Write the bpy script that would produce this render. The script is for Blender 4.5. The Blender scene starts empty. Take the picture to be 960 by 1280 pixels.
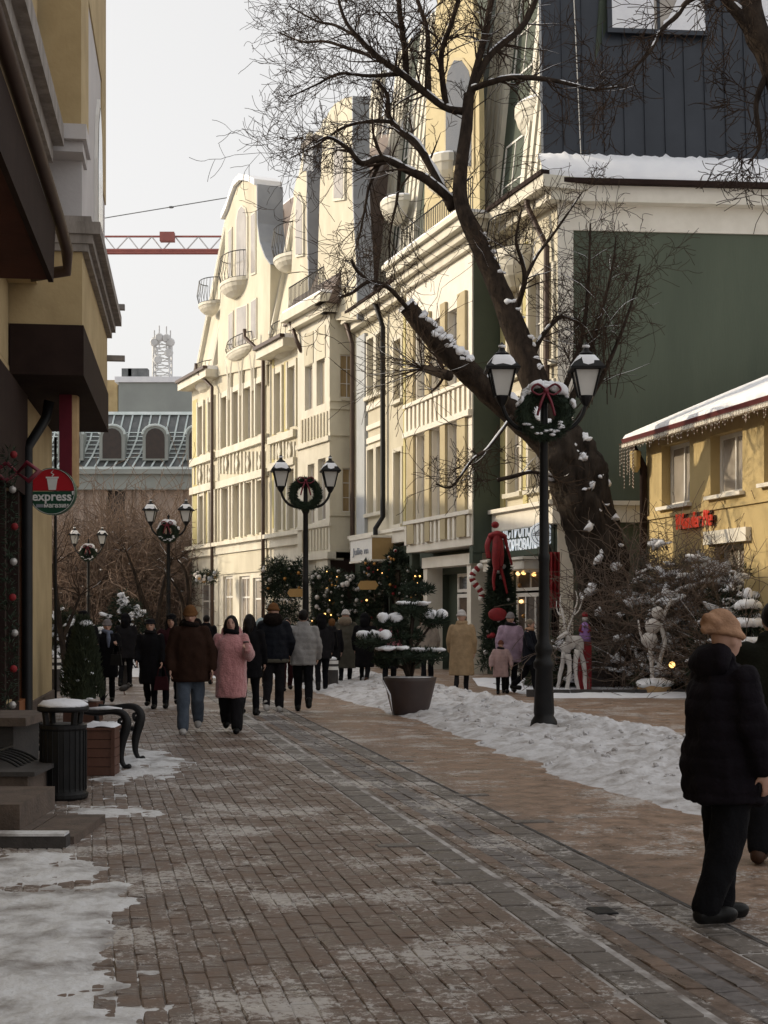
import bpy, bmesh, math, random
import numpy as np
from mathutils import Vector, Matrix, noise as mnoise
R = math.radians
random.seed(7)
rng = random.Random(11)
scene = bpy.context.scene
col = scene.collection

# ---------------------------------------------------------------- camera
FPX, CX, HY, EYE = 1800.0, 480.0, 768.0, 1.67      # focal length in photo pixels, principal column, horizon row, eye height
cam_d = bpy.data.cameras.new('Camera')
cam_d.sensor_width = 36.0
cam_d.sensor_fit = 'AUTO'
cam_d.lens = FPX / 1280.0 * 36.0
cam_d.shift_y = (HY - 640.0) / 1280.0
cam_d.clip_start = 0.1
cam_d.clip_end = 2000
cam = bpy.data.objects.new('Camera', cam_d)
col.objects.link(cam)
cam.location = (0, 0, EYE)
cam.rotation_euler = (R(90), 0, 0)
scene.camera = cam

# ---------------------------------------------------------------- sky, sun, exposure
SUN_EL, SUN_AZ = R(22), R(10)          # azimuth: degrees ahead of due left
sdir = Vector((-math.cos(SUN_EL) * math.cos(SUN_AZ), math.cos(SUN_EL) * math.sin(SUN_AZ), math.sin(SUN_EL)))
world = bpy.data.worlds.new('World')
scene.world = world
world.use_nodes = True
wn = world.node_tree
for n in list(wn.nodes):
    wn.nodes.remove(n)
sky = wn.nodes.new('ShaderNodeTexSky')
sky.sky_type = 'NISHITA'
sky.sun_disc = False
sky.sun_elevation = SUN_EL
sky.sun_rotation = math.atan2(sdir.x, sdir.y)
sky.air_density = 1.0
sky.dust_density = 5.0
sky.ozone_density = 1.0
veil = wn.nodes.new('ShaderNodeHueSaturation')      # thin winter overcast veil
veil.inputs['Saturation'].default_value = 0.24
veil.inputs['Value'].default_value = 1.0
mixc = wn.nodes.new('ShaderNodeMix'); mixc.data_type = 'RGBA'
mixc.inputs[0].default_value = 0.45
mixc.inputs[7].default_value = (8.15, 7.95, 7.72, 1)
wbg = wn.nodes.new('ShaderNodeBackground')
wbg.inputs['Strength'].default_value = 0.15
wout = wn.nodes.new('ShaderNodeOutputWorld')
wn.links.new(sky.outputs[0], veil.inputs['Color'])
wn.links.new(veil.outputs[0], mixc.inputs[6])
wn.links.new(mixc.outputs[2], wbg.inputs[0])
wn.links.new(wbg.outputs[0], wout.inputs[0])
sun_d = bpy.data.lights.new('Sun', 'SUN')
sun_d.energy = 2.8
sun_d.angle = R(0.6)
sun_d.color = (1.0, 0.84, 0.60)
sun = bpy.data.objects.new('Sun', sun_d)
col.objects.link(sun)
sun.location = (-30, 10, 40)
sun.rotation_euler = (-sdir).to_track_quat('-Z', 'Y').to_euler()
scene.view_settings.view_transform = 'Standard'
scene.view_settings.look = 'None'
scene.view_settings.exposure = 0.16
scene.view_settings.gamma = 1.0
scene.view_settings.use_curve_mapping = False

# ---------------------------------------------------------------- pixel helpers
def ray(px, py):
    return np.array(((px - CX) / FPX, 1.0, -(py - HY) / FPX))
def P(px, py, Y):
    r = ray(px, py)
    return Vector((r[0] * Y, Y, EYE + r[2] * Y))
def G(px, py, z=0.0):
    Y = (EYE - z) * FPX / (py - HY)
    return Vector(((px - CX) / FPX * Y, Y, z))
def GX(px, Y, z=0.0):
    return Vector(((px - CX) / FPX * Y, Y, z))

# ---------------------------------------------------------------- materials
MATS = {}
def pm(name, c1, c2=None, scale=3.0, rough=0.7, bump=0.0, bscale=None, metal=0.0, spec=0.5, detail=4.0,
       emit=None, estr=0.0, stretch=(1, 1, 1), coat=0.0, sheen=0.0, alpha=None, rng_=(0.35, 0.65), trans=0.0):
    """procedural material: two-tone noise, fine second-octave variation and bump"""
    m = bpy.data.materials.new(name)
    m.use_nodes = True
    nt = m.node_tree
    b = nt.nodes['Principled BSDF']
    b.inputs['Roughness'].default_value = rough
    b.inputs['Metallic'].default_value = metal
    b.inputs['Specular IOR Level'].default_value = spec
    if coat: b.inputs['Coat Weight'].default_value = coat
    if sheen: b.inputs['Sheen Weight'].default_value = sheen
    if trans: b.inputs['Transmission Weight'].default_value = trans
    if c2 is None:
        c2 = tuple(min(1, x * 0.8) for x in c1)
    geo = nt.nodes.new('ShaderNodeNewGeometry')
    mp = nt.nodes.new('ShaderNodeMapping')
    mp.inputs['Scale'].default_value = stretch
    nt.links.new(geo.outputs['Position'], mp.inputs['Vector'])
    nz = nt.nodes.new('ShaderNodeTexNoise')
    nz.inputs['Scale'].default_value = scale
    nz.inputs['Detail'].default_value = detail
    nz.inputs['Roughness'].default_value = 0.6
    nt.links.new(mp.outputs[0], nz.inputs['Vector'])
    mr = nt.nodes.new('ShaderNodeMapRange')
    mr.inputs[1].default_value = rng_[0]
    mr.inputs[2].default_value = rng_[1]
    nt.links.new(nz.outputs['Fac'], mr.inputs[0])
    mx = nt.nodes.new('ShaderNodeMix'); mx.data_type = 'RGBA'
    mx.inputs[6].default_value = (*c1, 1)
    mx.inputs[7].default_value = (*c2, 1)
    nt.links.new(mr.outputs[0], mx.inputs[0])
    nt.links.new(mx.outputs[2], b.inputs['Base Color'])
    if bump:
        nb = nt.nodes.new('ShaderNodeTexNoise')
        nb.inputs['Scale'].default_value = bscale or scale * 6
        nb.inputs['Detail'].default_value = 3
        nt.links.new(mp.outputs[0], nb.inputs['Vector'])
        bp = nt.nodes.new('ShaderNodeBump')
        bp.inputs['Strength'].default_value = bump
        bp.inputs['Distance'].default_value = 0.02
        nt.links.new(nb.outputs['Fac'], bp.inputs['Height'])
        nt.links.new(bp.outputs[0], b.inputs['Normal'])
    if emit:
        b.inputs['Emission Color'].default_value = (*emit, 1)
        b.inputs['Emission Strength'].default_value = estr
    MATS[name] = m
    return m
M = MATS

# ---------------------------------------------------------------- mesh builder
class MB:
    def __init__(self):
        self.v = []; self.f = []
    def quadbox(self, p):
        """eight corners: 0-3 lower ring, 4-7 upper ring"""
        b = len(self.v)
        self.v += [tuple(q) for q in p]
        self.f += [(b, b+3, b+2, b+1), (b+4, b+5, b+6, b+7)] + [(b+i, b+(i+1) % 4, b+4+(i+1) % 4, b+4+i) for i in range(4)]
        return self
    def box(self, x0, x1, y0, y1, z0, z1):
        return self.quadbox([(x0,y0,z0),(x1,y0,z0),(x1,y1,z0),(x0,y1,z0),(x0,y0,z1),(x1,y0,z1),(x1,y1,z1),(x0,y1,z1)])
    def tube(self, pts, rad, n=6, cap=True, sq=1.0):
        pts = [Vector(p) for p in pts]
        if isinstance(rad, (int, float)): rad = [rad] * len(pts)
        b0 = len(self.v)
        up = None
        L = len(pts)
        for i, p in enumerate(pts):
            d = (pts[min(i+1, L-1)] - pts[max(i-1, 0)])
            if d.length < 1e-9: d = Vector((0, 0, 1))
            d.normalize()
            if up is None:
                a = Vector((0, 0, 1)) if abs(d.z) < 0.9 else Vector((1, 0, 0))
                u = d.cross(a).normalized()
            else:
                u = (up - d * up.dot(d))
                u = u.normalized() if u.length > 1e-6 else d.orthogonal().normalized()
            up = u
            w = d.cross(u)
            r = rad[i]
            for k in range(n):
                a = 2 * math.pi * k / n
                q = p + u * (math.cos(a) * r) + w * (math.sin(a) * r * sq)
                self.v.append((q.x, q.y, q.z))
        for i in range(L - 1):
            for k in range(n):
                a = b0 + i * n + k; c = b0 + i * n + (k + 1) % n
                self.f.append((a, c, c + n, a + n))
        if cap:
            self.f.append(tuple(b0 + k for k in reversed(range(n))))
            self.f.append(tuple(b0 + (L - 1) * n + k for k in range(n)))
        return self
    def lathe(self, c, prof, n=16, cap=True):
        """prof: (radius, z) pairs, about the vertical axis through c"""
        b0 = len(self.v)
        for r, z in prof:
            for k in range(n):
                a = 2 * math.pi * k / n
                self.v.append((c[0] + r * math.cos(a), c[1] + r * math.sin(a), c[2] + z))
        for i in range(len(prof) - 1):
            for k in range(n):
                a = b0 + i * n + k; d = b0 + i * n + (k + 1) % n
                self.f.append((a, d, d + n, a + n))
        if cap:
            self.f.append(tuple(b0 + k for k in reversed(range(n))))
            self.f.append(tuple(b0 + (len(prof) - 1) * n + k for k in range(n)))
        return self
    def ball(self, c, r, nu=10, nv=7, rot=None):
        if isinstance(r, (int, float)): r = (r, r, r)
        b0 = len(self.v)
        rows = []
        for j in range(nv + 1):
            th = math.pi * j / nv
            for k in range(nu):
                a = 2 * math.pi * k / nu
                q = Vector((r[0] * math.sin(th) * math.cos(a), r[1] * math.sin(th) * math.sin(a), r[2] * math.cos(th)))
                if rot is not None: q = rot @ q
                self.v.append((c[0] + q.x, c[1] + q.y, c[2] + q.z))
        for j in range(nv):
            for k in range(nu):
                a = b0 + j * nu + k; d = b0 + j * nu + (k + 1) % nu
                self.f.append((a, a + nu, d + nu, d))
        return self
    def prism(self, ring0, ring1):
        b = len(self.v); n = len(ring0)
        self.v += [tuple(q) for q in ring0] + [tuple(q) for q in ring1]
        self.f.append(tuple(b + k for k in reversed(range(n))))
        self.f.append(tuple(b + n + k for k in range(n)))
        for k in range(n):
            a = b + k; c = b + (k + 1) % n
            self.f.append((a, c, c + n, a + n))
        return self
    def quad(self, a, b_, c, d):
        b = len(self.v)
        self.v += [tuple(a), tuple(b_), tuple(c), tuple(d)]
        self.f.append((b, b+1, b+2, b+3))
        return self
    def mesh(self, name, mat, smooth=False):
        me = bpy.data.meshes.new(name)
        me.from_pydata(self.v, [], self.f)
        if mat is not None:
            me.materials.append(M[mat] if isinstance(mat, str) else mat)
        if smooth:
            me.polygons.foreach_set('use_smooth', [True] * len(me.polygons))
        return me
    def build(self, name, mat, parent=None, smooth=False, fix=True):
        me = self.mesh(name, mat, smooth)
        if fix:
            bm = bmesh.new(); bm.from_mesh(me)
            bmesh.ops.recalc_face_normals(bm, faces=bm.faces)
            bm.to_mesh(me); bm.free()
        o = bpy.data.objects.new(name, me)
        col.objects.link(o)
        if parent is not None:
            o.parent = parent
            o.matrix_parent_inverse = parent.matrix_basis.inverted()
        return o
def tag(o, label=None, cat=None, group=None, kind=None):
    if label: o['label'] = label
    if cat: o['category'] = cat
    if group: o['group'] = group
    if kind: o['kind'] = kind
    return o
def thing(name, label, cat, loc=(0, 0, 0), rz=0.0, group=None):
    o = bpy.data.objects.new(name, None)
    col.objects.link(o)
    o.location = loc
    o.rotation_euler = (0, 0, rz)
    o.empty_display_size = 0.2
    return tag(o, label, cat, group)
def copy_tree(o, parent=None):
    c = o.copy(); col.objects.link(c)
    if parent is not None:
        c.parent = parent
    for ch in list(o.children):
        copy_tree(ch, c)
    return c
def inst(name, me, parent=None, loc=(0, 0, 0), rot=(0, 0, 0), scale=(1, 1, 1)):
    o = bpy.data.objects.new(name, me)
    col.objects.link(o)
    o.location = loc; o.rotation_euler = rot; o.scale = scale
    if parent is not None:
        o.parent = parent
        o.matrix_parent_inverse = parent.matrix_basis.inverted()
    return o
def text_mb(s, size, depth=0.01, align='CENTER', shear=0.0, space=1.0, bold=0.0):
    """lettering as mesh data in the XZ plane (reads along +X, front towards -Y)"""
    cu = bpy.data.curves.new('lettering', 'FONT')
    cu.body = s; cu.size = size; cu.extrude = depth; cu.align_x = align; cu.align_y = 'CENTER'
    cu.shear = shear; cu.space_character = space; cu.offset = bold; cu.resolution_u = 3
    o = bpy.data.objects.new('lettering', cu)
    col.objects.link(o)
    dg = bpy.context.evaluated_depsgraph_get()
    me = bpy.data.meshes.new_from_object(o.evaluated_get(dg))
    bpy.data.objects.remove(o); bpy.data.curves.remove(cu)
    me.transform(Matrix.Rotation(R(90), 4, 'X'))
    return me

# ---------------------------------------------------------------- facade planes
class Fac:
    """plane standing on the ground along t (horizontal), outward normal to the left of t, may lean back by slope"""
    def __init__(self, O, t, slope=0.0, z0=0.0):
        self.O = np.array((O[0], O[1], 0.0)); t = np.array((t[0], t[1], 0.0)); self.t = t / np.linalg.norm(t)
        self.n = np.array((-self.t[1], self.t[0], 0.0)); self.slope = slope; self.z0 = z0
    def P(self, s, z, o=0.0):
        q = self.O + self.t * s + self.n * (o - self.slope * (z - self.z0))
        return Vector((q[0], q[1], z))
    def at(self, px, py, o=0.0):
        r = ray(px, py)
        A = np.column_stack((r, -self.t, -(np.array((0, 0, 1.0)) - self.n * self.slope)))
        b = self.O + self.n * (o + self.slope * self.z0) - np.array((0, 0, EYE))
        Y, s, z = np.linalg.solve(A, b)
        return s, z
    def s(self, px, o=0.0, py=HY): return self.at(px, py, o)[0]
    def z(self, px, py, o=0.0): return self.at(px, py, o)[1]
    def box(self, mb, s0, s1, z0, z1, o0, o1):
        if s0 > s1: s0, s1 = s1, s0
        return mb.quadbox([self.P(s0,z0,o1), self.P(s1,z0,o1), self.P(s1,z0,o0), self.P(s0,z0,o0),
                           self.P(s0,z1,o1), self.P(s1,z1,o1), self.P(s1,z1,o0), self.P(s0,z1,o0)])
    def wall(self, mb, s0, s1, z0, z1, opens, o0, o1):
        """wall slab with rectangular openings (a, b, z lower, z upper)"""
        zs = sorted({z0, z1, *[min(max(q, z0), z1) for o in opens for q in o[2:4]]})
        for a, b in zip(zs[:-1], zs[1:]):
            if b - a < 1e-4: continue
            m = (a + b) / 2
            cuts = sorted((max(min(o[0], o[1]), s0), min(max(o[0], o[1]), s1)) for o in opens if o[2] < m < o[3])
            x = s0
            for c, d in cuts:
                if c > x + 1e-4: self.box(mb, x, c, a, b, o0, o1)
                x = max(x, d)
            if x < s1 - 1e-4: self.box(mb, x, s1, a, b, o0, o1)
        return mb
    def poly(self, mb, pts, o0, o1):
        return mb.prism([self.P(s, z, o1) for s, z in pts], [self.P(s, z, o0) for s, z in pts])
def window(par, fac, s0, s1, z0, z1, o, nx=2, nz=1, fw=0.06, frame='white_paint', glass='window_glass', rec=0.16, trans=0.0):
    """recessed window: frame bars as the part, each pane a sub-part"""
    if s0 > s1: s0, s1 = s1, s0
    mb = MB()
    a, b = o - rec - 0.07, o - rec
    fac.box(mb, s0, s0 + fw, z0, z1, a, b); fac.box(mb, s1 - fw, s1, z0, z1, a, b)
    fac.box(mb, s0 + fw, s1 - fw, z0, z0 + fw, a, b); fac.box(mb, s0 + fw, s1 - fw, z1 - fw, z1, a, b)
    bw = fw * 0.6
    for i in range(1, nx):
        x = s0 + (s1 - s0) * i / nx
        fac.box(mb, x - bw / 2, x + bw / 2, z0 + fw, z1 - fw, a, b - 0.003)
    zt = z1 - fw - (z1 - z0) * trans if trans else None
    if zt: fac.box(mb, s0 + fw, s1 - fw, zt - bw / 2, zt + bw / 2, a, b - 0.006)
    for i in range(1, nz):
        zz = z0 + (z1 - z0) * i / nz
        fac.box(mb, s0 + fw, s1 - fw, zz - bw / 2, zz + bw / 2, a, b - 0.006)
    w = mb.build('window', frame, par)
    if glass == 'window_glass': glass = rng.choice(('window_glass', 'window_glass', 'window_glass_b', 'window_glass_c'))
    g = MB()
    for i in range(nx):
        for j in range(nz):
            xa = s0 + (s1 - s0) * i / nx + fw * .3; xb = s0 + (s1 - s0) * (i + 1) / nx - fw * .3
            za = z0 + (z1 - z0) * j / nz + fw * .3; zb = z0 + (z1 - z0) * (j + 1) / nz - fw * .3
            gg = MB()
            t_ = rng.uniform(-.004, .004)
            gg.quadbox([fac.P(xa,za,a+.03+t_), fac.P(xb,za,a+.03-t_), fac.P(xb,za,a+.02-t_), fac.P(xa,za,a+.02+t_),
                        fac.P(xa,zb,a+.03+t_), fac.P(xb,zb,a+.03-t_), fac.P(xb,zb,a+.02-t_), fac.P(xa,zb,a+.02+t_)])
            gg.build('pane', glass, w)
    return w
# ---------------------------------------------------------------- palette
pm('cream', (.62, .575, .455), (.48, .435, .335), .9, .8, .2, 30, stretch=(1, 1, .35), detail=8)
pm('cream_trim', (.68, .645, .55), (.55, .515, .43), 1.5, .75, .15, 30, stretch=(1, 1, .4), detail=8)
pm('pale_trim', (.78, .74, .66), (.70, .66, .58), 2.0, .75, .1, 30)
pm('olive_plaster', (.52, .46, .22), (.46, .40, .19), 1.5, .85, .15, 30)
pm('tan_pilaster', (.47, .40, .25), (.41, .34, .21), 1.5, .85, .15, 30)
pm('grey_plaster', (.44, .46, .48), (.38, .40, .42), 1.5, .85, .15, 30)
pm('dark_green', (.050, .066, .046), (.040, .054, .038), 1.2, .75, .15, 25)
pm('gable_green', (.094, .114, .082), (.066, .083, .060), .9, .85, .3, 25, stretch=(1, 1, .14), detail=9, rng_=(.3, .75))
pm('white_paint', (.74, .72, .68), (.68, .66, .62), 4, .55)
pm('window_glass', (.27, .24, .21), (.40, .36, .315), .8, .15, spec=.8, detail=3)
pm('window_glass_b', (.38, .33, .26), (.46, .41, .33), 2.5, .2, spec=.7, stretch=(4, 4, .2))
pm('window_glass_c', (.16, .15, .14), (.30, .28, .26), .9, .1, spec=.9)
pm('dark_glass', (.022, .022, .024), (.05, .045, .04), 2.0, .1, spec=.8)
pm('curtain', (.42, .31, .16), (.25, .17, .08), 9, .8, stretch=(5, 5, .2))
pm('dark_metal_roof', (.020, .025, .035), (.030, .036, .048), .8, .45, .05, 14, metal=.25)
pm('grey_roof', (.30, .32, .36), (.24, .26, .30), 1.0, .6, .1, 12)
pm('brown_roof', (.16, .12, .10), (.12, .09, .08), 1.4, .7, .2, 14)
pm('pipe_brown', (.075, .045, .032), (.055, .034, .026), 3, .5, metal=.2)
pm('black_iron', (.0065, .0065, .0075), (.012, .0115, .0115), 6, .5, .12, 60, spec=.25)
pm('snow', (.80, .81, .84), (.72, .73, .78), 2.5, .75, .5, 22)
pm('snow_fresh', (.84, .85, .88), (.80, .81, .85), 3.0, .8, .35, 30)
pm('yellow_plaster', (.48, .37, .205), (.38, .285, .15), 1.2, .85, .2, 18)
pm('yellow_plaster_house', (.52, .40, .19), (.45, .34, .16), 1.2, .85, .2, 18)
pm('stain_stone', (.33, .30, .28), (.20, .18, .165), 5, .85, .3, 24, stretch=(1, 1, .3))
pm('lilac_plaster', (.56, .54, .545), (.50, .48, .485), 1.2, .85, .15, 20)
pm('brown_panel', (.085, .030, .020), (.065, .024, .017), 2.2, .8, .1, 20, spec=.2)
pm('dark_brown', (.022, .013, .011), (.030, .018, .015), 2.5, .85, .1, 25, spec=.15)
pm('red_roof', (.14, .025, .025), (.10, .02, .02), 3, .6)
pm('crimson', (.17, .012, .028), (.14, .010, .024), 5, .5)
pm('red_cloth', (.26, .010, .014), (.18, .008, .012), 8, .75, .2, 40)
pm('sign_red', (.48, .012, .022), (.44, .012, .02), 6, .4)
pm('sign_green', (.012, .075, .040), (.012, .065, .034), 6, .4)
pm('sign_white', (.78, .77, .74), (.72, .71, .68), 8, .5)
pm('orange_frame', (.28, .10, .035), (.22, .08, .028), 5, .5)
pm('wood_brown', (.105, .042, .025), (.075, .030, .018), 5, .6, .2, 40, stretch=(1, 1, .2))
pm('stone_step', (.13, .095, .075), (.075, .056, .045), 5, .8, .4, 40, detail=8)
pm('stone_dark', (.052, .046, .044), (.035, .032, .031), 7, .75, .3, 40)
pm('mint_rib', (.62, .68, .69), (.50, .58, .58), 2, .7)
pm('far_roof', (.10, .11, .115), (.17, .175, .18), 2, .7)
pm('far_stone', (.37, .30, .255), (.27, .215, .18), .6, .85, stretch=(1, 1, .5))
pm('far_grey', (.30, .325, .31), (.26, .28, .27), .4, .9)
pm('crane_red', (.34, .11, .09), (.28, .09, .08), 1, .6)
pm('mast_white', (.62, .62, .62), (.5, .5, .5), 1, .6)
pm('bark', (.052, .041, .033), (.016, .013, .011), 6, .95, 1.0, 30, stretch=(1, 1, .22), spec=.1, detail=8)
pm('bark_branch', (.046, .034, .026), (.020, .015, .0125), 8, .95, .9, 34, stretch=(1, 1, .45), spec=.1, detail=7)
pm('twig', (.052, .034, .024), (.030, .021, .016), 3, .9, spec=.1)
pm('red_twig', (.21, .145, .11), (.10, .072, .057), .7, .9)
pm('whitewash', (.42, .40, .38), (.16, .14, .125), 9, .9, .6, 26)
pm('needle_green', (.012, .024, .013), (.024, .040, .019), 4, .85)
pm('thuja_green', (.024, .034, .017), (.042, .052, .024), 5, .9)
pm('pot_brown', (.055, .036, .032), (.040, .028, .026), 4, .55, .1, 30)
pm('gold_bauble', (.42, .22, .06), (.36, .18, .05), 2, .25, metal=.5)
pm('silver_bauble', (.50, .48, .46), (.42, .40, .38), 2, .3, metal=.3)
pm('bulb_warm', (.8, .5, .2), (.8, .5, .2), 2, .4, emit=(1.0, .56, .18), estr=2.2)
pm('shop_light', (.8, .6, .3), (.8, .5, .2), 2, .4, emit=(1.0, .60, .25), estr=2.2)
pm('sign_lit', (.78, .80, .82), (.74, .76, .79), 5, .5, emit=(.85, .93, 1.0), estr=.35)
pm('lamp_glass', (.62, .61, .58), (.56, .55, .52), 4, .35, spec=.5)
pm('gold_sign', (.45, .27, .09), (.40, .24, .08), 6, .5)
pm('ochre_board', (.40, .27, .12), (.36, .24, .10), 4, .6)
pm('neon_red', (.45, .03, .02), (.40, .02, .02), 4, .5, emit=(1.0, .10, .04), estr=.25)
pm('shop_dark', (.030, .022, .020), (.045, .030, .024), 4, .4)
pm('interior', (.10, .065, .04), (.05, .035, .025), 2.2, .8)
pm('flower_white', (.66, .63, .60), (.55, .52, .50), 8, .8, .4, 40)
pm('purple_cloth', (.36, .20, .50), (.30, .16, .42), 6, .8)
pm('sandstone', (.42, .28, .14), (.34, .22, .11), 6, .85, .3, 30)
pm('mint_mat', (.02, .12, .08), (.02, .10, .07), 9, .9)
pm('gable_tan', (.50, .42, .25), (.44, .37, .215), 1.5, .85, .15, 30)
# ---------------------------------------------------------------- ground
SD = 0.203                                   # the street runs along (-SD, 1)
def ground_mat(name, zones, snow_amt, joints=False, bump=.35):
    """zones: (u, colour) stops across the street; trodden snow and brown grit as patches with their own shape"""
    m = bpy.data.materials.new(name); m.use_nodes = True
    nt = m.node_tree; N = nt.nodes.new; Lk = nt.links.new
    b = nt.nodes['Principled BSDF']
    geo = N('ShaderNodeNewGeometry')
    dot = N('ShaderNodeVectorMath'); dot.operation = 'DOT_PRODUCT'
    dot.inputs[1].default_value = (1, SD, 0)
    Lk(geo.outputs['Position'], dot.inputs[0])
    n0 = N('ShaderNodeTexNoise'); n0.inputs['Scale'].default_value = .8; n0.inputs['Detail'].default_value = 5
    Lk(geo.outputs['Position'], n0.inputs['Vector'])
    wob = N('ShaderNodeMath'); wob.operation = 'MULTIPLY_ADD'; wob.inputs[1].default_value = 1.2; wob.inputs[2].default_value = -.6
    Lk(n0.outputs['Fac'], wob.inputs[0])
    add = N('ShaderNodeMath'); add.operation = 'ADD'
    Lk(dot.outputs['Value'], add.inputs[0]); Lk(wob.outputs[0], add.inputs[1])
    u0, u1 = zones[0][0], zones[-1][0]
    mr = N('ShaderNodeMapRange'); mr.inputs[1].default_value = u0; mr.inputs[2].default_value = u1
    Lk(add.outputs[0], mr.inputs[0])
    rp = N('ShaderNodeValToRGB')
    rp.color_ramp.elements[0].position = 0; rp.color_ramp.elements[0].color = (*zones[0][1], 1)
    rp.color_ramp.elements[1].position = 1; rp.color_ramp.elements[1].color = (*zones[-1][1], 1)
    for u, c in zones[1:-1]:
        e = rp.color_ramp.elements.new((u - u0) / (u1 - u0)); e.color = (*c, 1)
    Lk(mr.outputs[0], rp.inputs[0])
    # tone variation: wet dark / dry light blotches
    n1 = N('ShaderNodeTexNoise'); n1.inputs['Scale'].default_value = 4.6; n1.inputs['Detail'].default_value = 8; n1.inputs['Roughness'].default_value = .7
    Lk(geo.outputs['Position'], n1.inputs['Vector'])
    mr1 = N('ShaderNodeMapRange'); mr1.inputs[1].default_value = .3; mr1.inputs[2].default_value = .72; mr1.inputs[3].default_value = .48; mr1.inputs[4].default_value = 1.55
    Lk(n1.outputs['Fac'], mr1.inputs[0])
    mul = N('ShaderNodeMix'); mul.data_type = 'RGBA'; mul.blend_type = 'MULTIPLY'; mul.inputs[0].default_value = 1
    Lk(rp.outputs[0], mul.inputs[6]); Lk(mr1.outputs[0], mul.inputs[7])
    # trodden snow film
    n2 = N('ShaderNodeTexNoise'); n2.inputs['Scale'].default_value = 1.1; n2.inputs['Detail'].default_value = 10; n2.inputs['Roughness'].default_value = .72
    Lk(geo.outputs['Position'], n2.inputs['Vector'])
    mr2 = N('ShaderNodeMapRange'); mr2.inputs[1].default_value = .68 - snow_amt; mr2.inputs[2].default_value = .71 - snow_amt * .8
    mr2.inputs[4].default_value = .78
    n6 = N('ShaderNodeTexNoise'); n6.inputs['Scale'].default_value = 22.0; n6.inputs['Detail'].default_value = 6; n6.inputs['Roughness'].default_value = .8
    Lk(geo.outputs['Position'], n6.inputs['Vector'])
    m6 = N('ShaderNodeMath'); m6.operation = 'MULTIPLY_ADD'; m6.inputs[1].default_value = .80; m6.inputs[2].default_value = -.40; Lk(n6.outputs['Fac'], m6.inputs[0])
    m7 = N('ShaderNodeMath'); m7.operation = 'ADD'; Lk(n2.outputs['Fac'], m7.inputs[0]); Lk(m6.outputs[0], m7.inputs[1])
    Lk(m7.outputs[0], mr2.inputs[0])
    mx = N('ShaderNodeMix'); mx.data_type = 'RGBA'
    mx.inputs[7].default_value = (.52, .50, .485, 1)
    Lk(mr2.outputs[0], mx.inputs[0]); Lk(mul.outputs[2], mx.inputs[6])
    n4 = N('ShaderNodeTexNoise'); n4.inputs['Scale'].default_value = 9.0; n4.inputs['Detail'].default_value = 8; n4.inputs['Roughness'].default_value = .75
    Lk(geo.outputs['Position'], n4.inputs['Vector'])
    mm = N('ShaderNodeMath'); mm.operation = 'MULTIPLY_ADD'; mm.inputs[1].default_value = .55; Lk(n2.outputs['Fac'], mm.inputs[0])
    m5 = N('ShaderNodeMath'); m5.operation = 'MULTIPLY'; m5.inputs[1].default_value = .55; Lk(n4.outputs['Fac'], m5.inputs[0]); Lk(m5.outputs[0], mm.inputs[2])
    mr5 = N('ShaderNodeMapRange'); mr5.inputs[1].default_value = .66 - snow_amt * .6; mr5.inputs[2].default_value = .74 - snow_amt * .6; mr5.inputs[4].default_value = .55
    Lk(mm.outputs[0], mr5.inputs[0])
    mx2 = N('ShaderNodeMix'); mx2.data_type = 'RGBA'; mx2.inputs[7].default_value = (.42, .385, .355, 1)
    Lk(mr5.outputs[0], mx2.inputs[0]); Lk(mx.outputs[2], mx2.inputs[6])
    last = mx2.outputs[2]
    Lk(last, b.inputs['Base Color'])
    mr3 = N('ShaderNodeMapRange'); mr3.inputs[1].default_value = .35; mr3.inputs[2].default_value = .6; mr3.inputs[3].default_value = .26; mr3.inputs[4].default_value = .75
    Lk(n1.outputs['Fac'], mr3.inputs[0]); Lk(mr3.outputs[0], b.inputs['Roughness'])
    b.inputs['Specular IOR Level'].default_value = .35
    n3 = N('ShaderNodeTexNoise'); n3.inputs['Scale'].default_value = 26; n3.inputs['Detail'].default_value = 6
    Lk(geo.outputs['Position'], n3.inputs['Vector'])
    bp = N('ShaderNodeBump'); bp.inputs['Strength'].default_value = bump; bp.inputs['Distance'].default_value = .015
    Lk(n3.outputs['Fac'], bp.inputs['Height'])
    if joints:
        rot = N('ShaderNodeMapping'); rot.inputs['Rotation'].default_value = (0, 0, -math.atan(SD))
        Lk(geo.outputs['Position'], rot.inputs['Vector'])
        br = N('ShaderNodeTexBrick'); br.offset = .5
        br.inputs['Scale'].default_value = 1.0; br.inputs['Mortar Size'].default_value = .006; br.inputs['Mortar Smooth'].default_value = .4
        br.inputs['Brick Width'].default_value = .22; br.inputs['Row Height'].default_value = .14
        Lk(rot.outputs[0], br.inputs['Vector'])
        bp2 = N('ShaderNodeBump'); bp2.invert = True; bp2.inputs['Strength'].default_value = .4; bp2.inputs['Distance'].default_value = .01
        Lk(br.outputs['Fac'], bp2.inputs['Height']); Lk(bp2.outputs[0], bp.inputs['Normal'])
    Lk(bp.outputs[0], b.inputs['Normal'])
    MATS[name] = m
    return m
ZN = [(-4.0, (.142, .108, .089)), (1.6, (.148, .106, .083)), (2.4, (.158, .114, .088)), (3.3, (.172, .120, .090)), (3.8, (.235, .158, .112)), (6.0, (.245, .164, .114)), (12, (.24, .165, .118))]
def grit_snow(name, c1=(.74, .74, .77), c2=(.40, .37, .35), s=2.2, th=(.45, .68), fine=24):
    m = pm(name, c1, c2, s, .8, .6, fine, detail=9, rng_=th)
    return m
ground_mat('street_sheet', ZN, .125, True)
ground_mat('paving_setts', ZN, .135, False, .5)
ground_mat('grout', [(-4, (.105, .082, .070)), (12, (.115, .088, .070))], .16)
ground_mat('far_ground', [(-4, (.30, .28, .27)), (12, (.30, .27, .25))], .16)
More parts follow.
